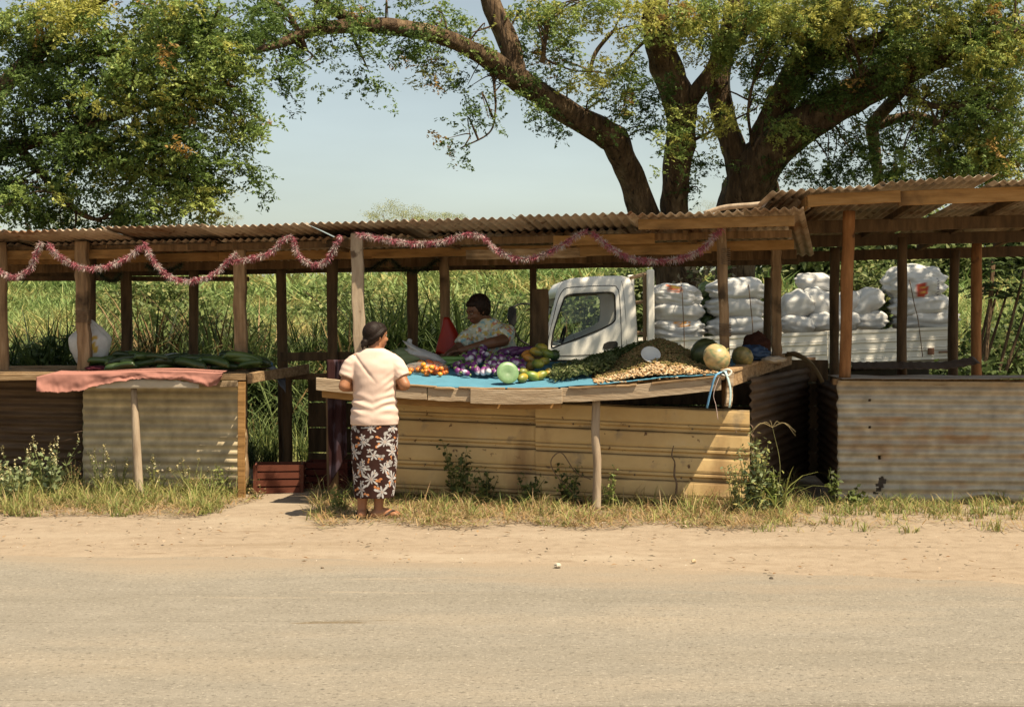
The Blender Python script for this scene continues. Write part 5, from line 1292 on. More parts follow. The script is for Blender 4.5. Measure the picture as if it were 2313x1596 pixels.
# roof, back and nose skin across the cab
def across(name, loop, col=WH, y0=0.03, y1=CW - 0.03, mat='paint', parent=truck):
    mb = MB(); ny = 7; V = []
    for (a, b) in loop:
        lean = 0.10 * max(0, (b - 1.35) / 0.75) ** 1.6
        for j in range(ny):
            t = j / (ny - 1); V.append(T(a, (y0 + lean) * (1 - t) + (y1 - lean) * t, b))
    mb.add(np.array(V), grid_faces(ny, len(loop)), col)
    return obj(name, mb, M[mat], parent, smooth=True, solid=0.01)
across('roof', [(0.31, 1.86), (0.35, 1.985), (0.40, 2.055), (0.50, 2.09), (0.80, 2.105), (1.14, 2.10), (1.23, 2.065), (1.275, 1.98), (1.29, 1.90)])
across('cab_back', [(1.29, 1.90), (1.295, 1.84)]); across('cab_back', [(1.31, 1.42), (1.32, 1.10), (1.32, 0.75), (1.30, 0.62)])
across('nose', [(0.16, 0.62), (0.13, 0.95), (0.14, 1.22)])
mb = MB(); V = [T(0.15, .06, 1.23), T(0.15, CW - .06, 1.23), T(.31, CW - .12, 1.85), T(.31, .12, 1.85)]; mb.add(np.array([tuple(v) for v in V]), [(0, 1, 2, 3)]); obj('windscreen', mb, M['glass'], truck)
for y in (0.05, CW - 0.05):
    mb = MB(); mb.add(np.array([T(a, y + (0.10 * max(0, (b - 1.35) / .75) ** 1.6) * (1 if y < .5 else -1), b) for a, b in win]), [tuple(range(len(win)))]); obj('side_window', mb, M['glass'], truck)
# window rubber, door seam, handle, mirror
mb = MB(); tube(mb, [T(a, -0.002 + 0.10 * max(0, (b - 1.35) / .75) ** 1.6, b) for a, b in win + win[:2]], [0.011] * (len(win) + 2), 6, 3, cap=False); obj('window_seal', mb, M['rubber'], truck, smooth=True)
seam = [(0.19, 1.0), (0.20, 1.30), (0.285, 1.66), (0.345, 1.86), (0.42, 1.965), (0.55, 1.985), (1.0, 1.985), (1.075, 1.95), (1.10, 1.86), (1.115, 1.5), (1.125, 1.0), (1.12, .80)]
mb = MB(); tube(mb, [T(a, -0.006 + 0.10 * max(0, (b - 1.35) / .75) ** 1.6, b) for a, b in seam], [0.0055] * len(seam), 5, 4, cap=False); obj('door_seam', mb, M['seam'], truck, smooth=True)
mb = MB(); surf(mb, 8, 2, lambda a, b: T(0.15 + a * 1.15, -0.012 + 0.002 * b, 1.13 + b * 0.010), (0.05, .045, .04)); obj('door_crease', mb, M['seam'], truck)
extrude('door_handle', [(0.885, 1.215), (0.90, 1.265), (0.95, 1.29), (1.05, 1.295), (1.075, 1.27), (1.075, 1.21), (1.05, 1.20), (.91, 1.195)], -0.014, 0.03, 'rubber', (1, 1, 1), bev=.004)
mir = extrude('mirror', [(-0.28, 1.53), (-0.305, 1.64), (-0.29, 1.76), (-0.25, 1.78), (-0.20, 1.74), (-0.195, 1.58), (-0.23, 1.52)], -0.24, -0.10, 'rubber', (1, 1, 1), bev=.006)
mb = MB(); tube(mb, [T(-.24, -.16, 1.76), T(-.10, -.10, 1.80), T(.26, .03, 1.74)], [.012] * 3, 6, 4); obj('mirror_arm', mb, M['rubber'], truck, smooth=True); mb = MB(); tube(mb, [T(-.24, -.16, 1.54), T(-.15, -.1, 1.36), T(.14, .0, 1.2)], [.012] * 3, 6, 4); obj('mirror_arm', mb, M['rubber'], truck, smooth=True)
mb = MB(); tube(mb, [T(a, -0.006 + 0.10 * max(0, (b - 1.35) / .75) ** 1.6, b) for a, b in ((1.19, .8), (1.185, 1.2), (1.175, 1.6), (1.15, 1.95), (1.13, 2.04))], [0.003] * 5, 5, 4, cap=False); obj('panel_seam', mb, M['seam'], truck, smooth=True)
# inside: dashboard, wheel, seats, far door pad
extrude('dashboard', [(0.10, 1.0), (0.10, 1.26), (0.22, 1.33), (0.40, 1.28), (0.42, 1.0)], 0.08, CW - .08, 'dull', (0.16, 0.18, 0.19))
extrude('seat', [(0.85, 0.9), (0.85, 1.08), (1.0, 1.10), (1.08, 1.36), (1.20, 1.36), (1.24, 0.9)], 0.12, 0.62, 'dull', (0.10, 0.10, 0.10), bev=.03)
extrude('seat', [(0.85, 0.9), (0.85, 1.08), (1.0, 1.10), (1.08, 1.36), (1.20, 1.36), (1.24, 0.9)], 0.80, 1.58, 'dull', (0.10, 0.10, 0.10), bev=.03)
mb = MB(); ring = [T(0.48 + .05 * math.cos(a), 1.25 + .2 * math.sin(a), 1.30 + .19 * math.cos(a)) for a in np.linspace(0, 6.28, 17)]; tube(mb, ring, [.015] * 17, 6, 2); obj('steering_wheel', mb, M['rubber'], truck, smooth=True)
# frame, wheels, bumper
extrude('chassis', [(0.2, .50), (0.2, .72), (TL - .15, .80), (TL - .15, .62)], 0.45, CW - .45, 'dull', (.05, .045, .04))
extrude('bumper', [(-0.0, .38), (-.02, .60), (.16, .62), (.16, .38)], 0.0, CW, 'dull', (.55, .53, .48))
def wheel(x, y):
    w = obj_parent = None
    mb = MB(); pr = [(0.20, -.11), (.34, -.11), (.37, -.07), (.38, 0), (.37, .07), (.34, .11), (.20, .11)]; nseg = 28; V = []
    for k in range(nseg):
        a = 2 * math.pi * k / nseg
        for r_, d_ in pr: V.append(T(x + r_ * math.cos(a), y + d_, 0.38 - TILT * x + r_ * math.sin(a)))
    q = len(pr); fs = [(k * q + i, k * q + (i + 1) % q, ((k + 1) % nseg) * q + (i + 1) % q, ((k + 1) % nseg) * q + i) for k in range(nseg) for i in range(q)]
    mb.add(np.array(V), fs); ty = obj('wheel', mb, M['rubber'], truck)
    mb = MB(); tube(mb, [T(x, y - .08, .38 - TILT * x), T(x, y + .08, .38 - TILT * x)], [.20, .20], 20, 1, col=(.5, .48, .44)); obj('rim', mb, M['dull'], ty)
for x_ in (0.75, 4.35): wheel(x_, 0.14); wheel(x_, CW - .14)
# bed: floor, drop sides with ribs, headboard frame, tail gate
BX0, BX1, BZ = 1.52, TL, 0.945
W2 = 1.85; Y0 = -0.06
extrude('bed_floor', [(BX0, BZ - .10), (BX0, BZ), (BX1, BZ), (BX1, BZ - .10)], Y0 + .03, Y0 + W2 - .03, 'dull', (.30, .27, .22))
def dropside(y, name='side_board'):
    s = None
    edges = [BX0 + .06, BX0 + 2.18, BX1]
    for k in range(2):
        mb = MB(); xa, xb = edges[k] + .006, edges[k + 1] - .006
        prof = [(0, 0), (.035, 0), (.04, .008), (.115, .008), (.12, 0), (.15, 0), (.155, .008), (.24, .008), (.245, 0), (.275, 0), (.28, .008), (.36, .008), (.365, 0), (.40, 0)]
        V = []; nx = 10
        for d, h in prof:
            for j in range(nx):
                V.append(T(xa + (xb - xa) * j / (nx - 1), y + (h - .004) * (1 if y < .5 else -1), BZ - .04 + d))
        mb.add(np.array(V), grid_faces(nx, len(prof)), WH); s = obj(name, mb, M['paint'], truck, solid=.022)
        mb = MB()
        for d in (.0385, .1175, .1525, .2425, .2775, .3625):
            surf(mb, 2, 2, lambda a, b: T(xa + .02 + (xb - xa - .04) * a, y - .018, BZ - .04 + d - .002 + .004 * b), (.3, .25, .17))
        obj('rib_line', mb, M['dull'], s)
    return s
sd = dropside(Y0); dropside(Y0 + W2)
extrude('tail_board', [(BX1 - .02, BZ - .04), (BX1 - .02, BZ + .36), (BX1 + .015, BZ + .36), (BX1 + .015, BZ - .04)], Y0 + .03, Y0 + W2 - .03, 'paint', WH)
extrude('latch', [(BX1 - .36, BZ + .02), (BX1 - .36, BZ + .10), (BX1 - .28, BZ + .10), (BX1 - .28, BZ + .02)], Y0 - .04, Y0 - .02, 'dull', (.16, .08, .05), bev=.004)
extrude('latch', [(BX1 - .22, BZ + .035), (BX1 - .22, BZ + .06), (BX1 - .06, BZ + .06), (BX1 - .06, BZ + .035)], Y0 - .04, Y0 - .02, 'dull', (.2, .12, .08), bev=.004)
extrude('hinge', [(BX1 - 1.95, BZ + .0), (BX1 - 1.95, BZ + .05), (BX1 - 1.78, BZ + .05), (BX1 - 1.78, BZ + .0)], Y0 - .04, Y0 - .02, 'dull', (.2, .12, .07), bev=.004)
extrude('head_post', [(1.44, .85), (1.435, 2.16), (1.52, 2.16), (1.525, .85)], Y0 - .02, Y0 + .07, 'paint', (.78, .74, .66))
extrude('head_post', [(1.40, .85), (1.395, 2.12), (1.44, 2.12), (1.44, .85)], Y0 + .08, Y0 + .14, 'dull', (.2, .13, .07))
extrude('head_post', [(1.44, .85), (1.435, 2.16), (1.52, 2.16), (1.525, .85)], Y0 + W2 - .07, Y0 + W2 + .02, 'paint', (.78, .74, .66))
for z_ in (1.35, 1.75, 2.10):
    extrude('head_rail', [(1.45, z_), (1.45, z_ + .045), (1.50, z_ + .045), (1.50, z_)], Y0 + .07, Y0 + W2 - .07, 'dull', (.3, .2, .12))

# ---- sacks of the load
def sack(u, v, a, b, D, label, rz=0.0, tilt=0.0, print_=None, seed=None, ear=0.0):
    """a, b half width and half height in picture units"""
    rx_, rz_ = a / F * D, b / F * D; ry_ = min(0.32, max(0.2, rx_ * 0.75))
    s = random.random() * 90 if seed is None else seed
    mb = MB(); nu_, nv_ = (110, 72) if print_ else (46, 30)
    th = np.linspace(-math.pi, math.pi, nu_, endpoint=False); ph = np.linspace(-math.pi / 2, math.pi / 2, nv_)[1:-1]
    def sp(c, e): return np.sign(c) * np.abs(c) ** e
    P = []
    for p_ in ph:
        for t in th:
            x_ = sp(math.cos(p_), .6) * sp(math.cos(t), .62); y_ = sp(math.cos(p_), .65) * sp(math.sin(t), .75); z_ = sp(math.sin(p_), .85)
            P.append((x_, y_, z_))
    P += [(0, 0, -1), (0, 0, 1)]
    P = np.array(P)
    C = np.tile((0.53, 0.53, 0.51), (len(P), 1)) * (1 + 0.05 * nz(P, 2.0, s))[:, None]
    # flat top, pinched ends with gathered folds, wrinkles
    ends = np.abs(P[:, 0]) ** 4
    Q = P.copy()
    Q[:, 2] *= (1 - 0.38 * ends); Q[:, 1] *= (1 - 0.12 * ends)
    fold = np.sin(P[:, 1] * 14 + s) * ends * 0.06 + np.sin(P[:, 2] * 11 + s * 2) * ends * 0.05
    wr = 0.12 * nz(P * [1.2, 1.2, 1.6], 1.5, s) + 0.04 * nz(P * [1.5, 1.5, 2.2], 3.2, s + 3) - 0.03 * np.abs(nz(P * [1, 1, 1.6], 5.0, s + 6))
    Q = Q * (1 + wr + fold)[:, None]
    Q[:, 2] += 0.22 * nz(P * [1.4, 1.0, 0.0], 1.1, s + 8)
    if ear:
        Q[:, 2] += ear * np.clip(np.abs(P[:, 0]) - .55, 0, 1) * np.clip(P[:, 2], 0, 1) * 1.9
    dirt = np.clip(nz(P, 1.6, s + 20) * 2.0 - .35 - P[:, 2] * .35, 0, 1)[:, None]
    C = C * (1 - dirt * .45) + np.array((.32, .25, .18)) * dirt * .45
    if print_ == 'red':
        m = (np.abs(P[:, 0] + .05) < .26) & (np.abs(P[:, 2] - .55) < .22) & (P[:, 1] < 0); C[m & (nz(P, 9, 1) > -.15)] = (.55, .13, .04)
        m2 = m & (np.abs(P[:, 0]) < .1); C[m2] = (.62, .36, .06)
    if print_ == 'low':
        m = (P[:, 0] > -.1) & (P[:, 0] < .45) & (P[:, 2] > .35) & (P[:, 1] < .2); C[m & (nz(P, 8, 4) > -.1)] = (.62, .27, .05)
    if print_ == 'emblem':
        ex, ez = (P[:, 0] - .02) / .22, (P[:, 2] + .30) / .40; m = (ex ** 2 + ez ** 2 < 1) & (P[:, 1] < 0); C[m] = (.42, .06, .03)
        m2 = (ex ** 2 + ez ** 2 < .35) & (P[:, 1] < 0); C[m2] = (.52, .28, .05); C[m2 & (np.abs(ez) < .12)] = (.42, .06, .03)
        tx = (np.abs(P[:, 0] - .58) < .045) & (np.abs(P[:, 2] + .1) < .5) & (P[:, 1] < 0) & (np.sin(P[:, 2] * 44) + .6 * np.sin(P[:, 2] * 71 + P[:, 0] * 60) > 0); C[tx] = (.10, .09, .12)
    V = Q * [rx_, ry_, rz_] @ rotm(0, tilt, 0).T @ rotm(0, 0, rz).T + np.array(tuple(W(u, v, D)))
    m_ = len(ph); fs = grid_faces(nu_, m_, wrap=True); e0, e1 = m_ * nu_, m_ * nu_ + 1
    fs += [((i + 1) % nu_, i, e0) for i in range(nu_)] + [((m_ - 1) * nu_ + i, (m_ - 1) * nu_ + (i + 1) % nu_, e1) for i in range(nu_)]
    mb.add(V, fs, C)
    o = tag(obj('sack', mb, M['sackcloth'], smooth=True), label, 'sack', 'white sacks on the truck')
    return o
M['sackcloth'] = vcm('woven_sack', rough=0.55, spec=0.35, trans=0.08, bump=0.25, bscale=40, vary=0.06, vscale=18)
st = math.atan2(TX[1], TX[0])
def DX(u):  # depth of the load's near face at column u
    return float(np.interp(u, [1450, 2160], [18.0, 18.25]))
sack(1519, 668, 64, 30, DX(1519), 'top sack of the stack behind the cab, red print on top', st, 0, 'red')
sack(1524, 704, 65, 29, DX(1524), 'middle sack of the stack behind the cab', st, .02)
sack(1524, 744, 67, 29, DX(1524), 'bottom sack behind the cab with orange print along its top', st, 0, 'low')
sack(1664, 655, 68, 27, DX(1664), 'top sack of the second stack from the cab', st, -.02)
sack(1664, 694, 68, 28, DX(1664), 'middle sack of the second stack from the cab', st, .02)
sack(1664, 737, 70, 28, DX(1664), 'bottom sack of the second stack from the cab', st, 0)
sack(1842, 640, 46, 22, DX(1842) + .3, 'lone tilted sack on top beside the dark post', st, .12)
sack(1797, 690, 40, 32, DX(1797), 'slumped sack on the left of the third stack', st, -.35)
sack(1846, 686, 42, 34, DX(1846) + .12, 'upright slumped sack on the right of the third stack', st, .55)
sack(1797, 733, 42, 22, DX(1797) - .05, 'low sack at the bottom left of the third stack', st, .08)
sack(1850, 728, 38, 22, DX(1850), 'low sack at the bottom right of the third stack', st, -.05)
sack(1912, 688, 38, 30, DX(1912) + .05, 'sack half hidden by the red-brown pole', st, -.4)
sack(1955, 682, 42, 28, DX(1955), 'sack leaning with its pointed end raised right', st, -.5, ear=.25)
sack(1905, 725, 40, 24, DX(1905), 'low sack behind the red-brown pole', st, .05)
sack(1962, 722, 42, 23, DX(1962), 'low sack at the end of the fourth stack', st, .02)
sack(2063, 640, 68, 42, DX(2063), 'tall top sack with red emblem at the truck tail', st, -.06, 'emblem', ear=.35)
sack(2076, 690, 70, 30, DX(2076), 'middle sack of the stack at the truck tail', st, -.04, ear=.12)
sack(2088, 724, 74, 25, DX(2088), 'bottom sack of the stack at the truck tail', st, -.05, ear=.12)
# straps over the load
def strap(pts, label):
    mb = MB(); tube(mb, [W(*p) for p in pts], [.006] * len(pts), 6, 5)
    tag(obj('strap', mb, M['rope'], smooth=True), label, 'strap', 'ropes over the load')
strap([(1538, 636, 18.0), (1541, 664, 17.64), (1543, 704, 17.62), (1545, 745, 17.60), (1546, 800, 17.56)], 'brown rope over the sack stack behind the cab')
strap([(1688, 626, 18.1), (1692, 655, 17.70), (1696, 694, 17.68), (1700, 737, 17.66), (1702, 800, 17.60)], 'brown rope over the second sack stack')
strap([(2050, 612, 18.2), (2058, 650, 17.80), (2066, 690, 17.80), (2074, 724, 17.80), (2084, 806, 17.72)], 'dark rope over the sacks at the truck tail')
# the sacks' vertical print on the tall sack
# greenery and melons wedged between the sacks
def melon(c, r, label, pal, rot=0.0, stripes=10, name='watermelon', cat='watermelon', group=None, flat=1.0, rough=0.0):
    mb = MB(); s = random.random() * 40
    def cf(U):
        a = np.arctan2(U[:, 1], U[:, 0]); k = 0.5 + 0.5 * np.sin(a * stripes + 2.2 * nz(U, 3, s))
        k = (k ** 1.5)[:, None]; c_ = np.array(pal[0]) * (1 - k) + np.array(pal[1]) * k
        if rough:
            q = np.clip(nz(U, 3.5, s) * 2.2 + .1, 0, 1)[:, None]; c_ = c_ * (1 - q) + np.array(pal[2]) * q
        return c_
    blob(mb, c, (r, r, r * flat), rotm(0.9, 0.3, rot), 36, 22, fn=lambda U: 1 + 0.012 * np.cos(np.arctan2(U[:, 1], U[:, 0]) * stripes) + .02 * nz(U, 1.5, s), colfn=cf)
    o = obj(name, mb, M['fruit'], smooth=True)
    tube(mb2 := MB(), [np.array(tuple(c)) + rotm(0.9, 0.3, rot) @ np.array([0, 0, r * flat * .97]), np.array(tuple(c)) + rotm(0.9, 0.3, rot) @ np.array([.01, .01, r * flat * 1.12])], [.008, .005], 6, 2, col=(.2, .18, .07))
    obj('stem', mb2, M['dull'], o)
    return tag(o, label, cat, group)
G1 = [(0.035, 0.06, 0.015), (0.09, 0.13, 0.04), (0.14, 0.16, 0.06)]
for (u, v, r, lab) in ((1602, 690, .12, 'dark green melon wedged between the two front sack stacks'), (1596, 655, .11, 'upper green melon between the sack stacks'), (1598, 728, .11, 'lower green melon between the sack stacks'), (1604, 752, .09, 'lowest green melon between the sack stacks')):
    melon(W(u, v, DX(u) + .12), r, lab, G1, group='melons on the truck')
def leaf_heap(u, v, a, b, D, n, label, pal, leaf=(.06, .12), name='leafy_greens'):
    c = np.array(tuple(W(u, v, D))); q = norm(rng.normal(0, 1, (n, 3))) * (rng.random((n, 1)) ** .4) * [a / F * D, .22, b / F * D] + c
    V = leaves(q, rng.uniform(*leaf, n), wl=.6)
    o = fastmesh(name, V.reshape(-1, 3), np.arange(n * 4).reshape(-1, 4), np.repeat(pick(pal, n), 4, 0), M['leaf']); return tag(o, label, 'leafy greens')
leaf_heap(1985, 715, 26, 55, DX(1985) + .15, 500, 'green leaves sticking out between the sacks near the tail', SH[1:])
leaf_heap(1960, 640, 70, 26, DX(1960) + .5, 420, 'leafy green bundle lying on the sacks', SH[1:])
leaf_heap(1905, 640, 30, 22, DX(1905) + .4, 200, 'small leafy bundle beside the lone top sack', SH[1:])
# ================================================================ people
def remesh(mb, voxel, smooth=6, name='t'):
    V = np.concatenate(mb.v)
    me = bpy.data.meshes.new(name); me.from_pydata(V.tolist(), [], mb.f)
    o = bpy.data.objects.new(name, me); COL.objects.link(o)
    r = o.modifiers.new('r', 'REMESH'); r.mode = 'VOXEL'; r.voxel_size = voxel
    s = o.modifiers.new('s', 'SMOOTH'); s.iterations = smooth; s.factor = 0.5
    dg = bpy.context.evaluated_depsgraph_get(); dg.update()
    ev = o.evaluated_get(dg); m2 = ev.to_mesh()
    P = np.zeros(len(m2.vertices) * 3); m2.vertices.foreach_get('co', P); P = P.reshape(-1, 3)
    nrm_ = np.zeros(len(m2.vertices) * 3); m2.vertices.foreach_get('normal', nrm_); nrm_ = nrm_.reshape(-1, 3)
    fs = [tuple(p.vertices) for p in m2.polygons]
    ev.to_mesh_clear(); bpy.data.objects.remove(o); bpy.data.meshes.remove(me)
    return P, fs, nrm_

def hand(mb, wrist, dirv, palm_n, side, s=1.0, curl=0.5):
    """palm and five bent fingers; side = thumb direction"""
    w = np.array(wrist, float); d = norm(np.array(dirv, float)); pn = norm(np.array(palm_n, float)); sd = norm(np.cross(d, pn)) * side
    blob(mb, w + d * .045 * s, (.042 * s, .042 * s, .016 * s), np.column_stack([d, sd, pn]), 12, 8)
    for k, (off, L0) in enumerate(((.030, .066), (.011, .075), (-.009, .070), (-.028, .055))):
        b = w + d * .078 * s + sd * off * s
        c1 = b + (d * math.cos(curl * .4) + pn * math.sin(curl * .4)) * L0 * .45 * s
        c2 = c1 + (d * math.cos(curl * 1.2) + pn * math.sin(curl * 1.2)) * L0 * .32 * s
        c3 = c2 + (d * math.cos(curl * 2.0) + pn * math.sin(curl * 2.0)) * L0 * .26 * s
        tube(mb, [b - d * .02 * s, b, c1, c2, c3], [.0095 * s, .0095 * s, .009 * s, .0082 * s, .0068 * s], 8, 2, round_cap=True)
    b = w + d * .022 * s + sd * .030 * s
    tube(mb, [b, b + (sd * .8 + d * .6 + pn * .2) * .028 * s, b + (sd * .9 + d * 1.2 + pn * .5) * .045 * s, b + (sd * .7 + d * 1.9 + pn * .9) * .05 * s], [.013 * s, .0115 * s, .0098 * s, .008 * s], 8, 2, round_cap=True)

def head(mb, c, f, up=(0, 0, 1), s=1.0):
    """skull, jaw, nose, brows, lips, ears; f = facing"""
    f = norm(np.array(f, float)); r = norm(np.cross(f, np.array(up, float))); u = np.cross(r, f); c = np.array(c, float)
    B = np.column_stack([f, r, u]); Lc = lambda a, b, d: c + (f * a + r * b + u * d) * s
    S = lambda *q: tuple(x * s for x in q)
    blob(mb, Lc(-.008, 0, .018), S(.095, .075, .088), B, 24, 16)
    blob(mb, Lc(.030, 0, -.035), S(.058, .058, .070), B, 20, 14)
    blob(mb, Lc(.056, 0, -.082), S(.028, .030, .022), B, 12, 8)
    blob(mb, Lc(.052, .030, -.030), S(.034, .028, .030), B, 12, 8); blob(mb, Lc(.052, -.030, -.030), S(.034, .028, .030), B, 12, 8)
    tube(mb, [Lc(.083, 0, .016), Lc(.094, 0, -.006), Lc(.106, 0, -.026)], [.010 * s, .0105 * s, .014 * s], 8, 3, round_cap=True)
    for q in (-1, 1):
        blob(mb, Lc(.094, q * .013, -.031), S(.012, .010, .009), B, 8, 6)
        tube(mb, [Lc(.084, q * .012, .026), Lc(.083, q * .030, .031), Lc(.066, q * .052, .023)], [.008 * s] * 3, 6, 3, round_cap=True)
        blob(mb, Lc(.078, q * .030, .008), S(.010, .014, .008), B, 8, 6)
        tube(mb, [Lc(-.002, q * .074, .020), Lc(-.016, q * .084, .016), Lc(-.017, q * .085, -.010), Lc(-.004, q * .077, -.032)], [.008 * s, .009 * s, .009 * s, .008 * s], 6, 3, round_cap=True)
    tube(mb, [Lc(.078, .024, -.058), Lc(.091, .008, -.056), Lc(.091, -.008, -.056), Lc(.078, -.024, -.058)], [.005 * s, .0075 * s, .0075 * s, .005 * s], 6, 3, round_cap=True)
    tube(mb, [Lc(.077, .020, -.064), Lc(.089, 0, -.068), Lc(.077, -.020, -.064)], [.005 * s, .009 * s, .005 * s], 6, 3, round_cap=True)
    return B

def paint_face(P, C, c, B, s, lip, white=(.75, .72, .66)):
    q = (P - c) @ B / s
    for sgn in (-1, 1):
        e = np.hypot((q[:, 1] - sgn * .030) / .013, (q[:, 2] - .009) / .006)
        m = (e < 1) & (q[:, 0] > .06); C[m] = white
        m = (np.hypot(q[:, 1] - sgn * .030, q[:, 2] - .009) < .0055) & (q[:, 0] > .06); C[m] = (.015, .01, .008)
        m = (np.abs(q[:, 1] - sgn * .032) < .022) & (np.abs(q[:, 2] - .030) < .005) & (q[:, 0] > .05); C[m] = C[m] * .3
    m = (np.abs(q[:, 2] + .061) < .011) & (np.abs(q[:, 1]) < .022) & (q[:, 0] > .072); C[m] = lip

# ---------------------------------------------------------------- the woman at the counter
wp = W(846, 1172, 11.15); wx, wy = wp.x, wp.y
woman = thing('person', 'woman seen from behind in pale pink shirt and dark floral skirt', 'person', (wx, wy, 0), 'people at the stall')
o3 = np.array([wx, wy, 0.0]); A = lambda x, y, z: o3 + np.array([x, y, z])
hf = np.array([math.cos(R(38)), math.sin(R(38)), -0.03]); hc = A(0.008, .025, 1.435)
mb = MB()
HB = head(mb, hc, hf, s=.97)
tube(mb, [A(-.01, .0, 1.24), A(-.004, .008, 1.31), A(.004, .018, 1.38)], [.064, .055, .053], 14, 4, round_cap=True)
blob(mb, A(0, 0, .80), (.165, .13, .15), None, 20, 12); blob(mb, A(0, 0, .98), (.145, .115, .16), None, 20, 12); blob(mb, A(-.005, 0, 1.13), (.155, .115, .15), None, 20, 12)
tube(mb, [A(-.16, 0, 1.235), A(-.06, 0, 1.265), A(.05, 0, 1.265), A(.15, 0, 1.235)], [.055, .062, .062, .055], 12, 3, round_cap=True)
EL, ER = A(-.232, -.06, 1.045), A(.240, -.05, 1.055); WL, WR = A(-.115, .20, 1.035), A(.115, .20, 1.04)
tube(mb, [A(-.165, 0, 1.225), A(-.198, -.02, 1.14), EL], [.058, .052, .043], 12, 4, round_cap=True); tube(mb, [EL, (EL + WL) / 2, WL], [.044, .042, .027], 12, 4, round_cap=True)
tube(mb, [A(.155, 0, 1.225), A(.188, -.015, 1.14), ER], [.058, .053, .045], 12, 4, round_cap=True); tube(mb, [ER, (ER + WR) / 2 + np.array([.02, 0, 0]), WR], [.046, .043, .027], 12, 4, round_cap=True)
hand(mb, WL, (.55, .8, .05), (0, 0, -1), -1, .95, .5); hand(mb, WR, (-.55, .8, .05), (0, 0, -1), 1, .95, .5)
for sx, ank, toe in ((-1, A(-.098, -.01, .085), A(-.105, .17, .035)), (1, A(.030, 0, .085), A(.165, .085, .035))):
    hipj = A(sx * .085, 0, .78); kn = A(-.078 if sx < 0 else .055, .01, .43)
    tube(mb, [hipj, (hipj + kn) / 2, kn], [.085, .075, .055], 12, 4, round_cap=True)
    calf = kn * .62 + ank * .38 + np.array([0, -.018, 0])
    tube(mb, [kn, calf, kn * .25 + ank * .75, ank], [.054, .057, .043, .036], 12, 4, round_cap=True)
    d = norm(toe - ank); d[2] = 0; d = norm(d); heel = ank - d * .035; heel[2] = .045
    sd = np.array([-d[1], d[0], 0])
    tube(mb, [heel, ank + d * .04 - np.array([0, 0, .035]), ank + d * .10 - np.array([0, 0, .045]), ank + d * .155 - np.array([0, 0, .052])], [.036, .040, .036, .027], 12, 4, flat=(1, 1), round_cap=True)
    for k in range(5):
        b = ank + d * (.158 - .007 * abs(k - 1.2)) + sd * (.026 - .0145 * k) * (-sx); b[2] = .030
        tube(mb, [b - d * .02, b + d * .022, b + d * .036 - np.array([0, 0, .004])], [.012 if k else .014, .010 if k else .013, .008], 8, 2, round_cap=True)
P, fs, nr = remesh(mb, .0062, 5)
C = np.tile((0.28, 0.125, 0.062), (len(P), 1)) * (1 + .08 * nz(P, 9, 2))[:, None]
paint_face(P, C, hc, HB, .97, (.33, .11, .07))
bm_ = MB(); bm_.add(P, fs, C); obj('body', bm_, M['skin'], woman, smooth=True)
# shirt
def ringloft(mb, rings, n=40, cap=True, fold=None):
    """rings: (cx, cy, z, rx, ry)"""
    Rg = spline(np.array(rings), 5); V = []
    a = np.linspace(0, 2 * math.pi, n, endpoint=False)
    for k, (cx, cy, z, rx_, ry_) in enumerate(Rg):
        ex = 0.88
        x_ = np.sign(np.cos(a)) * np.abs(np.cos(a)) ** ex * rx_; y_ = np.sign(np.sin(a)) * np.abs(np.sin(a)) ** ex * ry_
        f_ = 1.0 if fold is None else fold(a, z)
        V.append(np.column_stack([cx + x_ * f_, cy + y_ * f_, np.full(n, z)]))
    V = np.vstack(V); fs_ = grid_faces(n, len(Rg), wrap=True)
    if cap: fs_ += [tuple(range(n - 1, -1, -1)), tuple(range((len(Rg) - 1) * n, len(Rg) * n))]
    mb.add(V, fs_)
mb = MB()
ringloft(mb, [(wx, wy, .742, .186, .150), (wx, wy, .80, .188, .152), (wx, wy, .87, .180, .142), (wx, wy, .94, .170, .134), (wx, wy, 1.02, .168, .132), (wx, wy, 1.10, .178, .134), (wx, wy, 1.18, .188, .132), (wx, wy, 1.235, .186, .118), (wx - .002, wy, 1.285, .165, .098), (wx - .003, wy, 1.318, .115, .085), (wx - .004, wy + .006, 1.34, .074, .070)])
tube(mb, [A(-.11, 0, 1.225), A(-.172, -.005, 1.19), A(-.214, -.03, 1.105)], [.088, .082, .072], 18, 4)
tube(mb, [A(.11, 0, 1.225), A(.165, -.002, 1.19), A(.216, -.02, 1.108)], [.088, .082, .072], 18, 4)
P, fs, nr = remesh(mb, .0065, 4)
q = P - o3
# wrinkles: sagging folds at the waist, a diagonal pull across the back, creases at the sleeves
wz = np.exp(-((q[:, 2] - .90) / .075) ** 2); side_ = q[:, 0] / .18
f1 = .0075 * wz * np.sin(q[:, 2] * 95 + 5.0 * side_ ** 2 - 9 * np.abs(side_) + 2.2 * nz(q, 6, 1)) * np.clip(.35 + np.abs(side_), 0, 1)
dg_ = (q[:, 0] + .12) * .78 + (q[:, 2] - 1.25) * .62
f2 = -.008 * np.exp(-(dg_ / .012) ** 2) * np.clip((q[:, 2] - 1.06) / .08, 0, 1) * (q[:, 1] < 0) * np.clip((.16 - q[:, 0]) / .05, 0, 1)
dg2 = (q[:, 0] - .12) * -.6 + (q[:, 2] - 1.08) * .8
f3 = .003 * np.sin(dg2 * 130) * np.exp(-((q[:, 0] - .14) / .07) ** 2) * np.exp(-((q[:, 2] - 1.06) / .08) ** 2)
f4 = .0015 * np.sin(q[:, 2] * 120 + q[:, 0] * 40) * np.clip((np.abs(q[:, 0]) - .165) / .03, 0, 1)
f5 = .004 * nz(q * [1, 1, 1.8], 11, 4)
P = P + nr * (f1 + f2 + f3 + f4 + f5)[:, None]
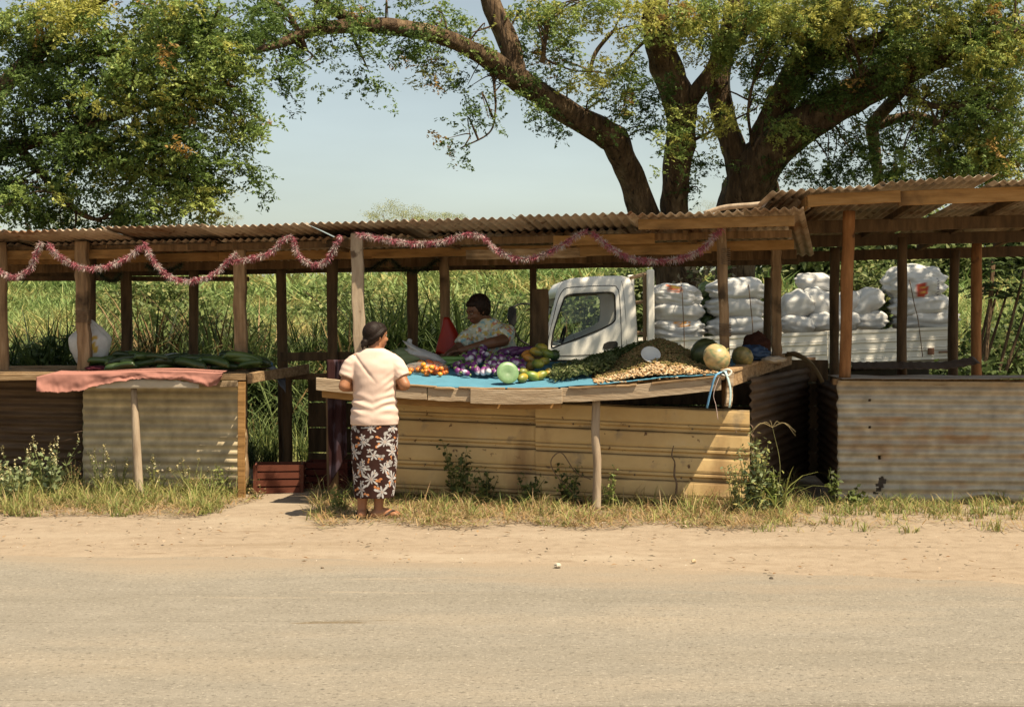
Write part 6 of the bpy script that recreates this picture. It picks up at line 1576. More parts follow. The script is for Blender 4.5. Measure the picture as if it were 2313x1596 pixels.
hem = np.clip(1 - np.abs(q[:, 2] - .765) / .004, 0, 1)
C = np.tile((0.56, 0.425, 0.36), (len(P), 1)) * (1 - .12 * hem)[:, None]
ms = MB(); ms.add(P, fs, C); obj('shirt', ms, M['shirt'], woman, smooth=True)
# skirt with printed lilies
nth, nzv = 240, 200
zz = np.linspace(.80, .175, nzv); th = np.linspace(0, 2 * math.pi, nth, endpoint=False)
rxp = np.interp(zz, [.175, .3, .5, .65, .80], [.152, .163, .178, .182, .178]); ryp = np.interp(zz, [.175, .3, .5, .65, .80], [.118, .128, .140, .145, .140])
V = []; UVs = []
for k in range(nzv):
    dp = (0.80 - zz[k]) / .62
    fo = 1 + dp * (.022 * np.sin(th * 7 + 1.2 + .8 * dp) + .014 * np.sin(th * 12 + 2 * dp)) + .004 * np.sin(zz[k] * 30 + th * 2)
    cx = wx + .0 - .004 * dp
    V.append(np.column_stack([cx + rxp[k] * np.cos(th) * fo, wy + ryp[k] * np.sin(th) * fo, np.full(nth, zz[k])]))
    UVs.append(np.column_stack([th * .16, np.full(nth, zz[k])]))
V = np.vstack(V); UVs = np.vstack(UVs); Ccol = np.tile((0.035, 0.016, 0.013), (len(V), 1))
per = 2 * math.pi * .16
def stamp(u0, v0, rr, pet, ph0, col, sharp=1.6, inner=None, frac=0.18):
    du = (UVs[:, 0] - u0 + per / 2) % per - per / 2; dv = UVs[:, 1] - v0
    r_ = np.hypot(du, dv); a_ = np.arctan2(dv, du)
    lob = np.abs(np.cos((a_ - ph0) * pet / 2)) ** sharp
    pid = np.floor((a_ - ph0) * pet / (2 * math.pi) + .5); hs_ = np.sin(pid * 12.9 + u0 * 71 + v0 * 37) * 43758.5; hs_ = hs_ - np.floor(hs_)
    m = r_ < rr * (frac + (1 - frac) * lob * (.5 + .75 * hs_))
    Ccol[m] = np.array(col) * (0.82 + .3 * (r_[m] / rr))[:, None]
    if inner is not None:
        Ccol[r_ < rr * .2] = inner
rs = random.Random(3)
row = 0; z_ = .235
while z_ < .80:
    n_ = 6
    for k in range(n_):
        u_ = (k + .5 * (row % 2) + rs.uniform(-.13, .13)) * per / n_; v_ = z_ + rs.uniform(-.018, .018)
        for j in range(3):
            aa = rs.uniform(0, 6.28); stamp(u_ + .055 * math.cos(aa), v_ + .045 * math.sin(aa), rs.uniform(.022, .032), 2, aa, (.30, .29, .28), 3, frac=.05)
        for j in range(2):
            aa = rs.uniform(0, 6.28); stamp(u_ + .058 * math.cos(aa), v_ + .05 * math.sin(aa), rs.uniform(.018, .028), 2, aa + .4, (.48, .20, .08), 2.5, frac=.05)
        stamp(u_, v_, rs.uniform(.046, .062), rs.choice([6, 7, 9]), rs.uniform(0, 6.28), (.42, .41, .41), 1.9, (.36, .30, .27), .12)
        stamp(u_ + rs.uniform(-.05, .05), v_ + rs.uniform(.035, .05), .024, 5, rs.uniform(0, 6), (.40, .39, .39), 1.6, (.42, .32, .22))
    z_ += .098; row += 1
mk = MB(); mk.add(V, grid_faces(nth, nzv, wrap=True), Ccol); obj('skirt', mk, M['shirt'], woman, smooth=True, solid=.004)
# hair: cap, side sweep and low bun
f, r_, u_ = HB[:, 0], HB[:, 1], HB[:, 2]; Hc = lambda a, b, d: hc + (f * a + r_ * b + u_ * d) * .97
mb = MB()
blob(mb, Hc(-.022, 0, .026), (.094, .080, .090), HB, 28, 18); blob(mb, Hc(.012, 0, .060), (.072, .070, .052), HB, 20, 12); blob(mb, Hc(-.055, 0, -.020), (.052, .066, .062), HB, 20, 12)
for q_ in (-1, 1): tube(mb, [Hc(.055, q_ * .052, .055), Hc(.01, q_ * .078, .035), Hc(-.04, q_ * .070, -.01), Hc(-.085, q_ * .02, -.045)], [.016, .018, .022, .022], 8, 4, round_cap=True)
blob(mb, Hc(-.105, .0, -.058), (.030, .034, .032), HB, 16, 10, fn=lambda U: 1 + .12 * nz(U, 3, 3)); tube(mb, [Hc(-.115, .005, -.062), Hc(-.13, .01, -.085), Hc(-.12, .0, -.11)], [.018, .014, .006], 8, 3, round_cap=True)
P, fs, nr = remesh(mb, .005, 3)
lp = (P - hc) @ HB
P = P + nr * (.0007 * np.sin(lp[:, 2] * 420 + lp[:, 0] * 260 + 6 * nz(lp, 20, 1)))[:, None]
mh = MB(); mh.add(P, fs, np.tile((0.013, 0.008, 0.006), (len(P), 1))); obj('hair', mh, M['hair'], woman, smooth=True)
# sandals
for sx, ank, toe in ((-1, A(-.098, -.01, .085), A(-.105, .17, .035)), (1, A(.030, 0, .085), A(.165, .085, .035))):
    d = toe - ank; d[2] = 0; d = norm(d); sd = np.array([-d[1], d[0], 0]); hl = ank - d * .075; hl[2] = .012
    mb = MB(); ringp = []
    for k in range(24):
        a = 2 * math.pi * k / 24; L_ = .5 + .5 * math.cos(a); w_ = (.040 + .010 * L_) * math.sin(a)
        ringp.append(hl + d * (L_ * .285) + sd * w_)
    V = np.vstack([np.array(ringp) - [0, 0, .008], np.array(ringp) + [0, 0, .010]])
    mb.add(V, [tuple(range(23, -1, -1)), tuple(range(24, 48))] + [(i, (i + 1) % 24, (i + 1) % 24 + 24, i + 24) for i in range(24)], (.06, .045, .035))
    so = obj('sandal', mb, M['dull'], woman)
    mb = MB(); t0 = hl + d * .235 + [0, 0, .028]
    for q_ in (-1, 1): tube(mb, [t0, t0 - d * .05 + sd * q_ * .03 + [0, 0, .026], t0 - d * .12 + sd * q_ * .047 - [0, 0, .004]], [.006, .007, .006], 6, 4, col=(.05, .035, .03))
    obj('strap', mb, M['dull'], so)

# ---------------------------------------------------------------- the vendor behind the counter
vx, vy = -0.17, 13.25
vend = thing('person', 'vendor in pale floral shirt leaning over the eggplants', 'person', (vx, vy, 0), 'people at the stall')
o3 = np.array([vx, vy, 0.0])
vh = np.array([-.325, 13.05, 1.655]); vf = norm(np.array([-.74, -.55, -.40]))
mb = MB(); VB = head(mb, vh, vf, s=1.02)
tube(mb, [np.array([-.20, 13.14, 1.50]), np.array([-.235, 13.11, 1.565]), vh + [.03, .02, -.03]], [.066, .058, .056], 12, 3, round_cap=True)
for c_, rr in (((-.10, 13.30, .98), (.18, .14, .16)), ((-.12, 13.28, 1.15), (.17, .13, .17)), ((-.17, 13.22, 1.33), (.18, .13, .17))):
    blob(mb, c_, rr, None, 18, 12)
SR, SL = np.array([-.06, 13.06, 1.455]), np.array([-.37, 13.22, 1.45])
tube(mb, [SR, (SR + SL) / 2 + [0, 0, .03], SL], [.062, .07, .06], 12, 3, round_cap=True)
VE, VW_ = np.array([-.175, 12.80, 1.365]), np.array([-.455, 12.74, 1.295])
tube(mb, [SR, (SR + VE) / 2 + [.04, -.02, -.02], VE], [.062, .058, .050], 12, 4, round_cap=True); tube(mb, [VE, VE * .5 + VW_ * .5 + [0, 0, -.005], VW_], [.052, .047, .032], 12, 4, round_cap=True)
hand(mb, VW_, (-1, -.05, -.12), (0, 0, -1), -1, 1.0, .7)
LE, LW = np.array([-.52, 13.10, 1.29]), np.array([-.60, 12.90, 1.24])
tube(mb, [SL, (SL + LE) / 2, LE], [.058, .052, .046], 12, 4, round_cap=True); tube(mb, [LE, (LE + LW) / 2, LW], [.046, .042, .03], 12, 4, round_cap=True)
hand(mb, LW, (-.2, -1, -.15), (0, 0, -1), 1, 1.0, .7)
for sx in (-1, 1):
    hp = o3 + np.array([sx * .09 + .06, .05, .92]); kn = o3 + np.array([sx * .1 + .06, .03, .50]); an = o3 + np.array([sx * .1 + .06, .06, .07])
    tube(mb, [hp, (hp + kn) / 2, kn], [.09, .078, .058], 12, 4, round_cap=True); tube(mb, [kn, kn * .6 + an * .4, an], [.056, .058, .04], 12, 4, round_cap=True)
    tube(mb, [an - [0, -.04, .03], an - [0, .06, .035], an - [0, .15, .045]], [.04, .042, .03], 10, 3, round_cap=True)
P, fs, nr = remesh(mb, .0068, 5)
C = np.tile((0.13, 0.058, 0.029), (len(P), 1)) * (1 + .1 * nz(P, 9, 2))[:, None]
paint_face(P, C, vh, VB, 1.02, (.16, .05, .04), (.5, .46, .4))
bm_ = MB(); bm_.add(P, fs, C); obj('body', bm_, M['skin'], vend, smooth=True)
mb = MB()
R_ = [(-.09, 13.31, .86, .20, .155), (-.10, 13.30, 1.0, .205, .16), (-.12, 13.28, 1.15, .20, .155), (-.16, 13.23, 1.32, .205, .15), (-.20, 13.19, 1.42, .215, .15), (-.21, 13.16, 1.50, .20, .135), (-.22, 13.13, 1.555, .12, .105), (-.235, 13.11, 1.585, .078, .075)]
ringloft(mb, R_)
tube(mb, [np.array([-.12, 13.12, 1.43]), np.array([-.055, 13.02, 1.445]), np.array([-.10, 12.92, 1.40])], [.105, .092, .08], 18, 4)
tube(mb, [np.array([-.32, 13.20, 1.43]), np.array([-.41, 13.18, 1.41]), np.array([-.475, 13.13, 1.335])], [.088, .080, .072], 18, 4)
P, fs, nr = remesh(mb, .0075, 4)
P = P + nr * (.010 * nz(P * [1, 1, 1.5], 8, 6) + .004 * nz(P, 22, 3))[:, None]
C = np.tile((0.50, 0.53, 0.43), (len(P), 1))
a1 = nz(P, 26, 1); a2 = nz(P, 30, 9); a3 = nz(P, 24, 17)
C[a1 > .18] = (.24, .40, .43); C[a2 > .24] = (.55, .43, .14); C[a3 > .28] = (.46, .20, .12); C[nz(P, 36, 30) > .3] = (.68, .68, .60)
ms = MB(); ms.add(P, fs, C); obj('shirt', ms, M['shirt'], vend, smooth=True)
mb = MB(); f, r_, u_ = VB[:, 0], VB[:, 1], VB[:, 2]; Hc = lambda a, b, d: vh + (f * a + r_ * b + u_ * d) * 1.02
blob(mb, Hc(-.048, 0, .034), (.108, .108, .112), VB, 30, 20, fn=lambda U: 1 + .05 * nz(U, 6, 5)); blob(mb, Hc(-.065, 0, -.015), (.072, .085, .078), VB, 22, 14, fn=lambda U: 1 + .05 * nz(U, 6, 8)); blob(mb, Hc(.008, 0, .078), (.066, .076, .042), VB, 20, 12)
P, fs, nr = remesh(mb, .006, 2); P = P + nr * (.006 * nz(P, 75, 2))[:, None]
mh = MB(); mh.add(P, fs, np.tile((0.020, 0.012, 0.008), (len(P), 1))); obj('hair', mh, M['hair'], vend, smooth=True)
mb = MB(); ringloft(mb, [(-.08, 13.30, .92, .19, .16), (-.09, 13.30, .7, .20, .17), (-.10, 13.29, .4, .20, .18), (-.10, 13.29, .25, .21, .19)], cap=False); obj('skirt', mb, M['dark_cloth'] if 'dark_cloth' in M else M['rubber'], vend, smooth=True, solid=.004)
# ================================================================ goods
def lathe(mb, c, prof, rot=None, n=28, col=None, colfn=None):
    """prof: (r, z) pairs, spun round z"""
    a = np.linspace(0, 2 * math.pi, n, endpoint=False); V = []
    for r_, z_ in prof: V += [(r_ * math.cos(t), r_ * math.sin(t), z_) for t in a]
    V = np.array(V); cc = colfn(V) if colfn is not None else col
    if rot is not None: V = V @ rot.T
    mb.add(V + np.array(tuple(c)), grid_faces(n, len(prof), wrap=True) + [tuple(range(n - 1, -1, -1)), tuple(range((len(prof) - 1) * n, len(prof) * n))], cc)
    return mb

# ---- blue cloth over the middle counter
def blue(a, b):
    s = 0.135 + 0.845 * a; t = -0.012 + 0.93 * b
    p = CP(s, max(t, 0))
    w = 0.006 * noise.noise(Vector((a * 9, b * 3, 1))) + 0.004 * noise.noise(Vector((a * 24, b * 8, 4)))
    lift = 0.03 * math.exp(-((a - .83) / .12) ** 2) * math.exp(-b * 9) + 0.012 * math.exp(-((a - .66) / .1) ** 2) * math.exp(-b * 9)
    front = 0.0 if b > .02 else -0.018 * (0.4 + abs(noise.noise(Vector((a * 7, 2, 0)))))
    dy = 0.02 * noise.noise(Vector((a * 5, 7, 0))) if b < .02 else 0
    return (p[0], p[1] + dy, p[2] + 0.012 + w + lift + front)
mb = MB(); surf(mb, 90, 24, blue, (0.085, 0.225, 0.31))
tag(obj('blue_cloth', mb, M['cloth'], smooth=True, solid=.003), 'light blue cloth spread over the sagging middle counter', 'cloth')

def place(u, t, dz=0.0):
    p, s = CU(u, t); return p + np.array([0, 0, 0.02 + dz])

# ---- tomatoes in a clear bag, greens, white bag
def tomato_mesh():
    mb = MB(); blob(mb, (0, 0, 0), (.026, .026, .022), None, 12, 8, fn=lambda U: 1 + .03 * np.cos(np.arctan2(U[:, 1], U[:, 0]) * 5) - .10 * (U[:, 2] > .9), col=(.62, .12, .025))
    return mb
protos = {}
def instances(name, base_mb, mat, spots, label, cat, group, pal=None):
    me_list = []
    for k in range(3 if pal is None else len(pal)):
        V = np.concatenate(base_mb.v); C = np.concatenate(base_mb.c)
        if pal is not None: C = C * np.array(pal[k])
        me = bpy.data.meshes.new(name); me.from_pydata(V.tolist(), [], base_mb.f); set_cols(me, C); me.polygons.foreach_set('use_smooth', np.ones(len(me.polygons), bool)); me.materials.append(M[mat]); me_list.append(me)
    for i, (loc, rot, sc) in enumerate(spots):
        o = bpy.data.objects.new(name, me_list[i % len(me_list)]); COL.objects.link(o)
        o.location = tuple(loc); o.rotation_euler = rot; o.scale = (sc, sc, sc) if not hasattr(sc, '__len__') else sc
        tag(o, label, cat, group)
RND = lambda: random.uniform(0, 6.28)
sp = []
for k in range(48):
    u = random.uniform(912, 1008); t = random.uniform(.26, .55); h = max(0, 1 - ((u - 960) / 52) ** 2) * .075 * random.random()
    sp.append((place(u, t, .012 + h), (random.uniform(-.5, .5), random.uniform(-.5, .5), RND()), random.uniform(.8, 1.15)))
instances('tomato', tomato_mesh(), 'fruit', sp, 'small red orange tomato in the clear bag on the blue cloth', 'tomato', 'tomatoes in the clear bag', [(1, 1, 1), (1.05, 2.1, .9), (.75, .8, 1), (1.0, 1.5, 1)])
def bagmesh(name, c, rad, label, col, mat, seed, rot=None, fnx=None, cat='plastic bag', nu_=40, nv_=26, amp=.16):
    mb = MB()
    def fn(U):
        return 1 + amp * nz(U, 2.2, seed) + amp * .55 * nz(U, 5.0, seed + 2) + amp * .35 * np.abs(nz(U, 9, seed + 5)) + (0 if fnx is None else fnx(U))
    blob(mb, c, rad, rot, nu_, nv_, fn=fn, col=col)
    return tag(obj(name, mb, M[mat], smooth=True), label, cat)
M['clear'] = vcm('clear_plastic', rough=.15, spec=.6, trans=.2, bump=.5, bscale=60, alpha=.22)
bagmesh('clear_bag', place(962, .44, .035), (.20, .13, .055), 'crumpled clear plastic bag round the tomatoes', (.75, .75, .68), 'clear', 4)
bagmesh('green_bag', place(918, .62, .075), (.17, .12, .10), 'green vegetable bag behind the tomatoes by the woman', (.20, .25, .12), 'plastic', 8, amp=.2)
wb = bagmesh('white_bag', place(962, .60, .105), (.19, .10, .05), 'greyish white plastic bag with peaked knot behind the tomatoes', (.48, .48, .47), 'plastic', 15, rotm(0, .32, 0), lambda U: .9 * np.exp(-((U[:, 0] + .62) ** 2 + (U[:, 2] - .72) ** 2) / .03))
mb = MB(); q0 = place(930, .58, .15); lathe(mb, q0, [(.05, -.02), (.04, .02), (.022, .055), (.014, .07), (.026, .10), (.008, .115)], rotm(.1, -.2, 0), 14, (.48, .48, .47)); obj('knot', mb, M['plastic'], wb, smooth=True)

def cuke_mesh(L_=.11, r_=.022, bend=.02, col=(.045, .10, .02)):
    mb = MB(); tube(mb, [(-L_, 0, 0), (-L_ * .8, 0, bend * .6), (0, 0, bend), (L_ * .8, 0, bend * .6), (L_, 0, 0)], [r_ * .45, r_ * .9, r_, r_ * .92, r_ * .4], 12, 4, round_cap=True, col=col)
    return mb
sp = [(place(1000 + k * 7, .62 + .03 * (k % 2), .03 + .03 * (k % 2)), (0, random.uniform(-.1, .1), random.uniform(-.3, .2)), .9) for k in range(6)]
instances('cucumber', cuke_mesh(col=(.13, .24, .06)), 'fruit', sp, 'pale green cucumber under the vendor hand', 'cucumber', 'cucumbers by the vendor')
# ---- round eggplants, purple with white ends
mb = MB()
def ecol(U):
    k = np.clip((U[:, 2] * -1 - .25) / .35 + .5 * nz(U, 4, 2), 0, 1)[:, None]
    return np.array((.13, .025, .13)) * (1 - k) + np.array((.62, .56, .58)) * k
blob(mb, (0, 0, 0), (.030, .030, .045), None, 16, 12, fn=lambda U: 1 - .18 * (U[:, 2] > 0) * U[:, 2], colfn=ecol)
blob(mb, (0, 0, .036), (.018, .018, .014), None, 10, 6, col=(.12, .17, .05))
sp = []
for k in range(88):
    u = random.uniform(1030, 1182); t = random.uniform(.26, .80)
    env = max(0, 1 - ((u - 1108) / 82) ** 2) * max(0, min(1, (t - .2) / .3))
    h = env * .13 * random.random() ** .6
    face = random.random() < .55
    rot = (random.uniform(-.9, -.35) + math.pi * .0, random.uniform(-.5, .5), RND() * .15) if face else (random.uniform(1.2, 2.2), 0, RND())
    sp.append((place(u, t, .03 + h), rot, random.uniform(.75, 1.15)))
instances('eggplant', mb, 'fruit', sp, 'small purple and white eggplant in the heap on the blue cloth', 'eggplant', 'eggplants in the heap', [(1, 1, 1), (1.4, 1.2, 1.3), (.7, .8, .8), (1.1, 1, 1.1)])
# long dark eggplants behind
sp = [(place(1148 + k * 14, .70, .10 + .015 * (k % 2)), (0, random.uniform(-.2, .2), random.uniform(-.4, .6)), 1.0) for k in range(4)]
instances('long_eggplant', cuke_mesh(.09, .032, .03, (.075, .02, .075)), 'fruit', sp, 'long dark purple eggplant lying atop the heap', 'eggplant', 'long eggplants atop the heap')
# ---- pale green melon cut face / bowl standing on edge
c = place(1147, .06, .095); mb = MB()
rotd = rotm(math.radians(72), 0, math.radians(12))
lathe(mb, c, [(.0, -.052), (.035, -.050), (.065, -.040), (.088, -.018), (.094, -.002), (.090, .004), (.06, .006), (.02, .004), (.006, .001)], rotd, 36, (.20, .36, .15),
      lambda V: np.array((.12, .215, .095)) * (1 + .04 * np.cos(np.arctan2(V[:, 1], V[:, 0]) * 16))[:, None] * (.85 + .3 * (np.hypot(V[:, 0], V[:, 1]) / .09))[:, None])
tag(obj('green_bowl', mb, M['fruit'], smooth=True), 'pale green ribbed plastic bowl tilted on edge before the eggplants', 'bowl')
# ---- mangoes
mb = MB()
def mcol(U):
    k = np.clip(.5 + .8 * U[:, 0] + .7 * nz(U, 2, 3), 0, 1)[:, None]
    return np.array((.15, .17, .03)) * (1 - k) + np.array((.46, .29, .035)) * k
blob(mb, (0, 0, 0), (.066, .041, .039), None, 18, 12, fn=lambda U: 1 + .10 * U[:, 0] * U[:, 2] + .05 * U[:, 0], colfn=mcol)
sp = []
for (u, t, h) in ((1184, .30, 0), (1203, .18, .0), (1200, .45, .02), (1222, .2, 0), (1240, .3, 0), (1215, .4, .05), (1196, .55, .06), (1230, .5, .05), (1212, .6, .11), (1236, .66, .08), (1190, .7, .08), (1222, .7, .13), (1180, .12, 0)):
    sp.append((place(u, t, .035 + h), (random.uniform(-.4, .4), random.uniform(-.5, .5), RND()), random.uniform(.9, 1.12)))
instances('mango', mb, 'fruit', sp, 'yellow green mango in the pile right of the bowl', 'mango', 'mangoes in the pile', [(1, 1, 1), (.6, .95, 1), (1.2, .75, .8), (.85, 1, 1)])
melon(place(1252, .72, .09), .05, 'small dark green squash behind the mangoes', [(.03, .05, .012), (.07, .10, .03), (.1, .12, .04)], 1, 8, 'squash', 'squash')
# ---- bunched green beans / leaf bundles
def bundle(u0, u1, t0, t1, dz0, dz1, n, label, pal, name, cat, leaf=(.03, .07), wl=.25, thick=.055):
    k = rng.random(n); q = []
    for kk in k:
        u = u0 + (u1 - u0) * kk; t = t0 + (t1 - t0) * kk
        p = place(u, min(max(t + random.uniform(-.14, .14), 0), 1), (dz0 + (dz1 - dz0) * kk)); q.append(p)
    q = np.array(q) + rng.normal(0, 1, (n, 3)) * [.02, .02, 0]; q[:, 2] += rng.random(n) * thick
    V = leaves(q, rng.uniform(*leaf, n), wl=wl, up=.35)
    o = fastmesh(name, V.reshape(-1, 3), np.arange(n * 4).reshape(-1, 4), np.repeat(pick(pal, n), 4, 0), M['weed'])
    return tag(o, label, cat, kind='stuff')
bundle(1250, 1385, .22, .42, .01, .05, 2600, 'heap of green leafy beans between mangoes and peanuts', [(.10, .13, .045), (.14, .165, .06), (.18, .19, .085), (.07, .09, .03)], 'leafy_beans', 'leafy greens', (.03, .06), .3, .085)
bundle(1330, 1462, .55, .95, .02, .09, 1800, 'dark leafy stalks rising behind the peanut heap', [(.05, .075, .02), (.075, .10, .03), (.11, .135, .04)], 'leafy_stalks', 'leafy greens', (.04, .09), .3, .06)
# ---- peanut heap
pk = CU(1500, .55)[0]
mb = MB(); pts = []; cols = []
def heap_h(u, t):
    a = (u - 1478) / 148.0
    return max(0.0, (1 - abs(a) ** 1.5)) * (0.04 + 0.185 * math.sin(min(1, max(0, (t - .02) / .62)) * math.pi / 2) ** .9 * math.exp(-((u - 1500) / 105) ** 2)) * (1 if t < .66 else max(0, 1 - (t - .66) / .3))
mb = MB(); surf(mb, 50, 26, lambda a, b: place(1330 + a * 290, .03 + .93 * b, heap_h(1330 + a * 290, .03 + .93 * b) - .012), (.17, .11, .05))
n = 5200; PV, PF, PC = [], [], []
base = MB(); blob(base, (0, 0, 0), (.017, .0075, .0075), None, 6, 5, fn=lambda U: 1 - .22 * (np.abs(U[:, 0]) < .3))
bV = np.concatenate(base.v); bF = base.f; q = len(bV)
# pulled bushes (brown) cover the crown of the heap, clean pale nuts lie along its foot
k = 0
while k < n:
    u = random.uniform(1322, 1618); t = random.uniform(.015, .9); h = heap_h(u, t)
    pale = t < .13 + .05 * noise.noise(Vector((u * .03, 1, 1))) and u > 1340
    if not pale and random.random() < .15: pass
    if pale and random.random() < .0: continue
    if h < .008 and not pale: continue
    p = place(u, t, h - .006 + random.uniform(0, .016))
    m = rotm(random.uniform(-.5, .5), random.uniform(-.5, .5), RND()); s_ = random.uniform(.8, 1.25) * (1.05 if pale else 1)
    mb.add(bV * s_ @ m.T + p, bF, np.array(random.choice(((.44, .32, .19), (.39, .265, .14), (.48, .38, .25), (.32, .19, .09)) if pale else ((.20, .135, .055), (.25, .17, .075), (.16, .115, .04), (.14, .13, .045)))) * random.uniform(.8, 1.15)); k += 1
tag(obj('peanut_heap', mb, M['peanut'], smooth=True), 'large heap of brown peanuts with pale nuts along its foot', 'peanuts', kind='stuff')
bundle(1390, 1600, .45, .50, .18, .10, 0 + 10, 'few loose stalks lying on the peanut heap', [(.2, .16, .06)], 'peanut_stalks', 'stalks', (.03, .06), .2)
# loose nuts scattered on the cloth
sp = [(place(random.uniform(1330, 1620), random.uniform(0, .04), .002), (0, 0, RND()), random.uniform(.8, 1.2)) for _ in range(26)]
b2 = MB(); blob(b2, (0, 0, 0), (.017, .0075, .0075), None, 8, 6, fn=lambda U: 1 - .22 * (np.abs(U[:, 0]) < .3), col=(.42, .32, .2))
instances('peanut', b2, 'peanut', sp, 'loose pale peanut at the edge of the blue cloth', 'peanut', 'loose peanuts on the cloth')
# metal scoop dish stuck in the heap
mb = MB(); c = place(1470, .21, heap_h(1470, .21) + .05)
lathe(mb, c, [(.0, -.024), (.045, -.022), (.070, -.010), (.080, .0), (.083, .004), (.078, .005), (.066, -.003), (.04, -.014), (.01, -.016)], rotm(math.radians(52), 0, math.radians(5)), 32, (.44, .46, .46))
tag(obj('tin_dish', mb, M['paint'], smooth=True), 'oval looking grey tin dish stuck in the peanut heap', 'dish')
# ---- pumpkins and melons at the right end
melon(place(1594, .36, .13), .128, 'dark green watermelon behind the cream pumpkin', [(.028, .04, .012), (.07, .085, .03), (.1, .1, .04)], .5, 9)
melon(place(1619, .10, .118), .118, 'big cream pumpkin at the corner of the middle counter', [(.36, .26, .115), (.43, .33, .17), (.16, .185, .09)], 1.2, 8, 'pumpkin', 'pumpkin', flat=.9, rough=1)
melon(place(1677, .34, .08), .094, 'mottled green brown melon right of the cream pumpkin', [(.16, .12, .04), (.23, .18, .06), (.1, .11, .04)], 2.2, 10, 'melon', 'melon', rough=1, flat=.85)
bagmesh('blue_bag', place(1700, .62, .075), (.15, .12, .07), 'crumpled dark blue plastic bag behind the melons', (.035, .07, .14), 'plastic', 21, amp=.25)
bagmesh('brown_sack', place(1708, .80, .12), (.12, .10, .11), 'dark brown cloth heap behind the blue bag', (.05, .02, .013), 'cloth', 31, amp=.22, cat='cloth')
bagmesh('clear_bag', place(1748, .50, .03), (.10, .09, .03), 'small crumpled clear bag by the square post', (.5, .43, .34), 'plastic', 41, amp=.25)
# rag hanging off the side board
mb = MB(); surf(mb, 10, 26, lambda a, b: tuple(np.array(spline(np.array([tuple(W(1775, 800, 12.9)), tuple(W(1805, 802, 12.7)), tuple(W(1832, 822, 12.6)), tuple(W(1858, 862, 12.55))]), 26)[min(78, int(b * 78))]) + np.array([.0, (a - .5) * .12, (a - .5) * -.035 * (1 - b * .6) + .012 * math.sin(a * 14 + b * 9)])), (.20, .16, .10))
tag(obj('rag', mb, M['cloth'], smooth=True, solid=.003), 'pale brown rag hanging off the side of the middle counter', 'rag')
# strings tied at the counter corner
def ribbon(pts, r_, col, label):
    mb = MB(); tube(mb, [W(*p) for p in pts], [r_] * len(pts), 6, 5, col=col, flat=(1.5, .5)); tag(obj('ribbon', mb, M['tinsel'], smooth=True), label, 'ribbon', 'ribbons on the counter corner')
ribbon([(1640, 838, 11.38), (1618, 846, 11.33), (1606, 880, 11.33), (1597, 921, 11.34)], .010, (.18, .42, .66), 'bright blue ribbon hanging left at the counter corner')
ribbon([(1632, 840, 11.36), (1640, 842, 11.33), (1650, 880, 11.33), (1648, 920, 11.34)], .010, (.45, .6, .62), 'pale blue ribbon hanging right at the counter corner')
ribbon([(1628, 842, 11.36), (1612, 888, 11.33), (1617, 915, 11.34), (1622, 948, 11.33)], .005, (.62, .48, .44), 'thin pink string hanging at the counter corner')
mb = MB(); tube(mb, [W(1628, 842, 11.36), W(1640, 834, 11.34), W(1652, 838, 11.34), W(1646, 848, 11.33), W(1630, 846, 11.33)], [.008] * 5, 6, 5, col=(.6, .6, .55)); tag(obj('ribbon_knot', mb, M['tinsel'], smooth=True), 'pale knot tying the ribbons to the counter corner', 'ribbon')

# ---- left stall goods
LCZ = lambda X, d: 1.085 + d * .06 + 0.0
def lplace(u, d, dz=0.0):
    D = 12.74 + d; D = D - 0.1 * ((u - 320) / 230.0); X = (u - 1156.5) / F * D
    return np.array([X, D, LCZ(X, d) + dz])
sp = []
for k in range(56):
    u = random.uniform(215, 590); d = random.uniform(.16, .75); h = .05 * random.random() + (.06 * random.random() if 280 < u < 560 else 0)
    sp.append((lplace(u, d, .022 + h), (random.uniform(-.2, .2), random.uniform(-.25, .25), random.uniform(-.7, .7)), random.uniform(.9, 1.5)))
instances('zucchini', cuke_mesh(.115, .027, .02, (.024, .046, .012)), 'fruit', sp, 'dark green zucchini in the pile on the left counter', 'zucchini', 'zucchini on the left counter', [(1, 1, 1), (1.5, 1.5, 1.3), (.7, .7, .7), (2.4, 2.1, 1.8)])
# pink cloth hung over the front board
def pink(a, b):
    u = 82 + 420 * a; tip = (1 - a) ** 3
    D = 12.66 + .10 * a * 0 - 0.115 * (u - 85) / 460
    vt = 843 + 3 * math.sin(a * 7) + (1 if a > .1 else (0.1 - a) * 120)
    low = np.interp(a, [0, .03, .12, .22, .30, .38, .50, .62, .75, .84, .92, .97, 1.0], [884, 885, 886, 884, 874, 866, 857, 855, 858, 862, 872, 870, 850])
    back = max(0, .25 - b) / .25
    bb = max(0, (b - .25) / .75)
    v = vt + (low - vt) * bb + (3.5 * noise.noise(Vector((a * 22, 3, 1))) + 2.5 * noise.noise(Vector((a * 90, 3, 1)))) * bb
    p = W(u, v, D - .035 - .03 * bb * (1 - a) * 1.2 - (.012 * math.sin(a * 30) + .045 * noise.noise(Vector((a * 11, b * 2, 2))) + .012 * noise.noise(Vector((a * 40, b * 4, 6)))) * bb)
    if back > 0: p = W(u, vt, D) + Vector((0, -.035 + back * .30, back * .02 - .0))
    return (p.x, p.y, p.z + .012 * (1 - bb))
mb = MB(); surf(mb, 140, 24, pink, (.33, .155, .125))
tag(obj('pink_cloth', mb, M['cloth'], smooth=True, solid=.002), 'salmon pink cloth hung over the left counter edge', 'cloth')
